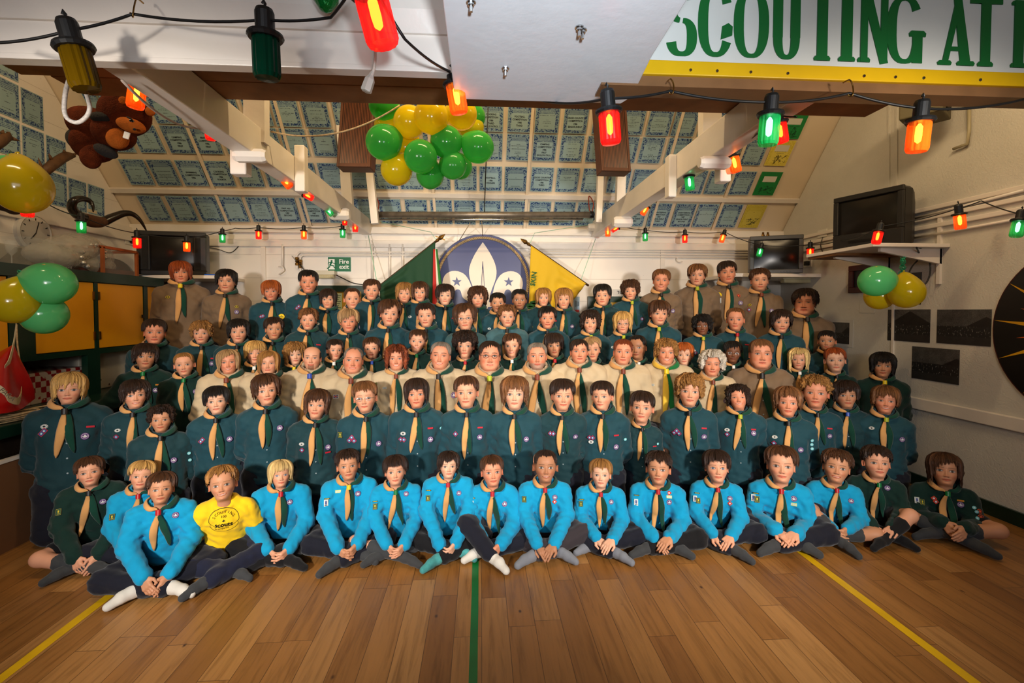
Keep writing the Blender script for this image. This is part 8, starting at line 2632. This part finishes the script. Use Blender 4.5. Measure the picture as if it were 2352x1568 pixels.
P('B', 1943, 872, 940, 'mop', 'dbrown', 'teal2', 'tan', w=1.0, d=3.5, wog='blue', hair=(('s', .25), ('w', .1)), hyaw=8)
P('B', 2031, 884, 953, 'mop', 'lbrown', 'teal', 'ruddy', w=1.02, d=3.36, wog='lime', smile=.7, open=.014, squint=.3, hair=(('s', .26), ('f', .62)), badges=[('oval', -.085, -.06), ('mem', .09, -.12)])
# front row
P('A', 212, 1045, 1121, 'short', 'brown', 'dgreen', 'fair', w=1.06, d=3.0, legs='shorts', tr='black', wog='black', hands='loose', hair=(('f', .71), ('v', .12)), badges=[('mem', .06, -.08), ('round', .11, -.09), ('patch', -.15, -.10)], sock='grey')
P('A', 323, 1056, 1130, 'short', 'blond', 'turq', 'fair', w=1.0, d=3.02, smile=.3, hair=(('f', .70), ('v', .13)), tr='navy', hands='clasp', badges=[('patch', -.145, -.12)], roll=8)
P('A', 371, 1081, 1164, 'short', 'brown', 'turq', 'tan', w=1.06, d=2.76, hands='loose', tr='navy', sock='white', hair=(('f', .72), ('v', .13)), badges=[('mem', .075, -.05)])
P('A', 516, 1066, 1155, 'spiky', 'dblond', 'yellow', 'tan', w=1.0, d=2.86, pose='tee', smile=.6, open=.012, tr='denim', ear=.08, roll=-4, hair=(('f', .80), ('v', .13)))
P('A', 646, 1053, 1124, 'bowl', 'pale', 'turq', 'fair', w=1.06, tr='black', sock='black', hands='clasp', hair=(('f', .60), ('s', .12), ('b', -.05)), badges=[('mem', .055, -.075)], iris=(.16, .22, .32), wz=-.06)
P('A', 803, 1029, 1106, 'spiky', 'dbrown', 'turq', 'tan', w=1.06, wog='yellow', hair=(('f', .71), ('v', .12)), badges=[('lime', -.07, -.04), ('mem', .055, -.065), ('strip', -.14, -.08), ('pale', -.145, -.105)], ear=.08)
P('A', 909, 1043, 1119, 'bowl', 'dbrown', 'turq', 'fair', w=1.0, wog='green', legs='shorts', tr='navy', hands='clasp', frown=.3, hair=(('f', .64), ('s', .44), ('v', .13)), badges=[('mem', .075, -.035), ('patch', -.14, -.10), ('strip', -.14, -.07)])
P('A', 1030, 1034, 1103, 'mop', 'dbrown', 'turq', 'pale', w=1.0, tr='black', sock='teal', hands='clasp', hair=(('s', .3), ('f', .64)), badges=[('mem', .075, -.08), ('patch', -.145, -.10), ('strip', -.14, -.05)])
P('A', 1132, 1043, 1121, 'short', 'brown', 'turq', 'ruddy', w=1.06, tr='navy', sock='white', raised=1, hands='clasp', ear=.07, badges=[('mem', .08, -.09), ('pale', -.145, -.08), ('strip', -.14, -.045)])
P('A', 1252, 1032, 1112, 'crop', 'dbrown', 'turq', 'olive', w=1.05, d=3.0, tr='grey', sock='lgrey', hands='over', ear=.10, open=.01, badges=[('mem', .065, -.065), ('diared', .063, -.095), ('patch', -.145, -.08)])
P('A', 1379, 1052, 1125, 'short', 'dblond', 'turq', 'pale', w=1.0, tr='navy', sock='lgrey', hands='over', ear=.08, hair=(('f', .71), ('v', .13)), badges=[('mem', .075, -.07), ('patch', -.145, -.09), ('strip', -.14, -.06)])
P('A', 1511, 1034, 1117, 'spiky', 'dbrown', 'turq', 'tan', w=1.08, tr='black', sock='grey', hands='over', ear=.08, hair=(('f', .70), ('v', .12)), badges=[('diared', .07, -.02), ('lime', .07, -.045), ('mem', .07, -.08), ('pale', -.15, -.09), ('strip', -.145, -.05)])
P('A', 1646, 1031, 1113, 'bowl', 'dbrown', 'turq', 'fair', w=1.02, tr='navy', hands='over', hair=(('f', .66), ('s', .42), ('v', .13)), badges=[('mem', .085, -.07), ('diared', .085, -.105), ('patch', -.135, -.10), ('pale', -.155, -.09), ('strip', -.14, -.055)], iris=(.16, .2, .26))
P('A', 1792, 1021, 1113, 'short', 'brown', 'turq', 'fair', w=1.18, tr='navy', hands='over', hair=(('f', .75), ('v', .13)), frown=.4, badges=[('mem', .07, -.055), ('lime', .07, -.09), ('patch', -.14, -.085), ('pale', -.16, -.08), ('strip', -.145, -.05)], brow='brown')
P('A', 1916, 1029, 1114, 'spiky', 'brown', 'turq', 'tan', w=1.02, legs='shorts', tr='navy', sock='grey', hands='clasp', smile=.4, open=.006, hair=(('f', .72), ('v', .12)), raised=1, badges=[('mem', .1, -.08)], roll=4)
P('A', 2012, 1021, 1102, 'spiky', 'dbrown', 'dgreen', 'fair', w=1.04, d=3.04, legs='shorts', tr='navy', sock='black', hands='over', wog='green', hair=(('f', .70), ('v', .12)), raised=1, ear=.08, badges=[('mem', .06, -.03), ('pale', -.15, -.09), ('patch', -.125, -.095)], hyaw=10)
P('A', 2168, 1037, 1121, 'long', 'brown', 'dgreen', 'tan', w=1.14, d=3.0, legs='shorts', tr='black', sock='grey', hands='loose', wog='green', hair=(('f', .64), ('s', -.05), ('w', .2), ('v', .13)), badges=[('diared', -.06, -.06), ('diared', -.05, -.08), ('gbar', .075, -.05), ('mem', .075, -.075), ('cyan', .14, -.08), ('cyan', .15, -.10), ('cyan', .15, -.14), ('round', .165, -.10), ('round', .17, -.13), ('pale', -.15, -.09), ('patch', -.125, -.095)])

ROWS = {'A': 'front row', 'B': 'second row', 'C': 'third row', 'D': 'fourth row', 'E': 'fifth row', 'F': 'back row', 'G': 'back row'}
WEAR = {'turq': 'turquoise sweatshirt', 'teal': 'teal shirt', 'teal2': 'dark teal shirt', 'grey_teal': 'faded teal shirt', 'dgreen': 'dark green sweatshirt', 'beige': 'beige shirt', 'taupe': 'taupe shirt', 'yellow': 'yellow printed t-shirt'}
by = {}
for i, s in enumerate(PEOPLE): by.setdefault(ROWS[s[0]], []).append((s[1], i))
order = {}
for rname, l in by.items():
    l.sort()
    for n_, (px, i) in enumerate(l): order[i] = (n_, len(l))
# support for the seated leaders and the back row: low benches
bench('long dark bench under the beige-shirted leaders', -2.25, 2.45, 3.66, 3.96, 0.36)
P0 = bpy.data.objects.new('step', None); bpy.data.objects.remove(P0)
STEP = .27
o_ = obj('standing_bench', MB().box((-3.1, 4.42, 0), (3.2, 5.1, STEP)), M_brownwood, bevel=0.01)
tag(o_, 'low dark wooden platform that the back row stands on', 'platform')
built = []
for i, s in enumerate(PEOPLE):
    row = s[0]; n_, tot = order[i]; rn = ROWS[row]
    act = {'A': 'sitting cross-legged', 'B': 'kneeling', 'C': 'seated'}.get(row, 'standing')
    lab = 'person in %s and neckerchief %s, %s from left in the %s' % (WEAR[s[6]], act, ORD[n_], rn)
    if s[6] == 'yellow': lab = 'person in yellow printed t-shirt and dark jeans sitting in the front row'
    if row in 'FG': s[8].setdefault('floor', STEP + .001)
    built.append(build_person(i, s, lab, 'people in the ' + rn))
# print on the yellow t-shirt
for i, s in enumerate(PEOPLE):
    if s[6] != 'yellow': continue
    t, so, C, zs_ = built[i]

    def on_shirt(me, cx, cz, nm):
        co = np.zeros(len(me.vertices) * 3, dtype=np.float32); me.vertices.foreach_get('co', co); co = co.reshape(-1, 3)
        for v in co:
            y, _ = front_y(C, float(cx + v[0]), float(cz + v[2])); v[0] += cx; v[2] += cz; v[1] = (y if y is not None else -.1) - .0035
        me.vertices.foreach_set('co', co.ravel()); me.update()
        o = obj(nm, me, mat('black_shirt_print', (20, 20, 16), .8), so); return o
    cz = -.095
    on_shirt(text_mesh('scouts', .040, .0005, bold=.0012), .0, cz - .025, 'lettering')
    on_shirt(text_mesh('be prepared . . .', .016, .0005), .0, cz - .048, 'lettering')
    on_shirt(text_mesh('100', .022, .0005), .0, cz + .028, 'lettering')
    for q_, ch in enumerate('SCOUTING'):
        a = R(152 - q_ * 17.7); me = text_mesh(ch, .024, .0005)
        co = np.zeros(len(me.vertices) * 3, dtype=np.float32); me.vertices.foreach_get('co', co); co = co.reshape(-1, 3)
        b_ = a - PI / 2; x = co[:, 0] * math.cos(b_) - co[:, 2] * math.sin(b_); z = co[:, 0] * math.sin(b_) + co[:, 2] * math.cos(b_)
        co[:, 0] = x; co[:, 2] = z; me.vertices.foreach_set('co', co.ravel())
        on_shirt(me, .062 * math.cos(a), cz + .0 + .058 * math.sin(a), 'lettering')
    q = MB()
    for rx, rz, w_ in ((.086, .085, .0022), (.080, .03, .0015)):
        pts = [(rx * math.cos(a), 0, (rz if math.sin(a) > 0 else .04) * math.sin(a) - (.0 if rz > .05 else .03)) for a in np.linspace(0, 2 * PI, 60)]
        n = len(pts); L_ = [(x * (1 + w_ / rx), 0, z * (1 + w_ / .05)) for x, _, z in pts]
        q.add([tuple(p) for p in pts] + L_, [(k_, k_ + 1, n + k_ + 1, n + k_) for k_ in range(n - 1)])
    q.prism([(0, -.008), (.004, 0), (0, .012), (-.004, 0)], .0005); q.prism([(-.010, -.002), (.010, -.002), (.006, .004), (-.006, .004)], .0005)
    on_shirt(q.mesh('outline'), 0, cz, 'printed_emblem')
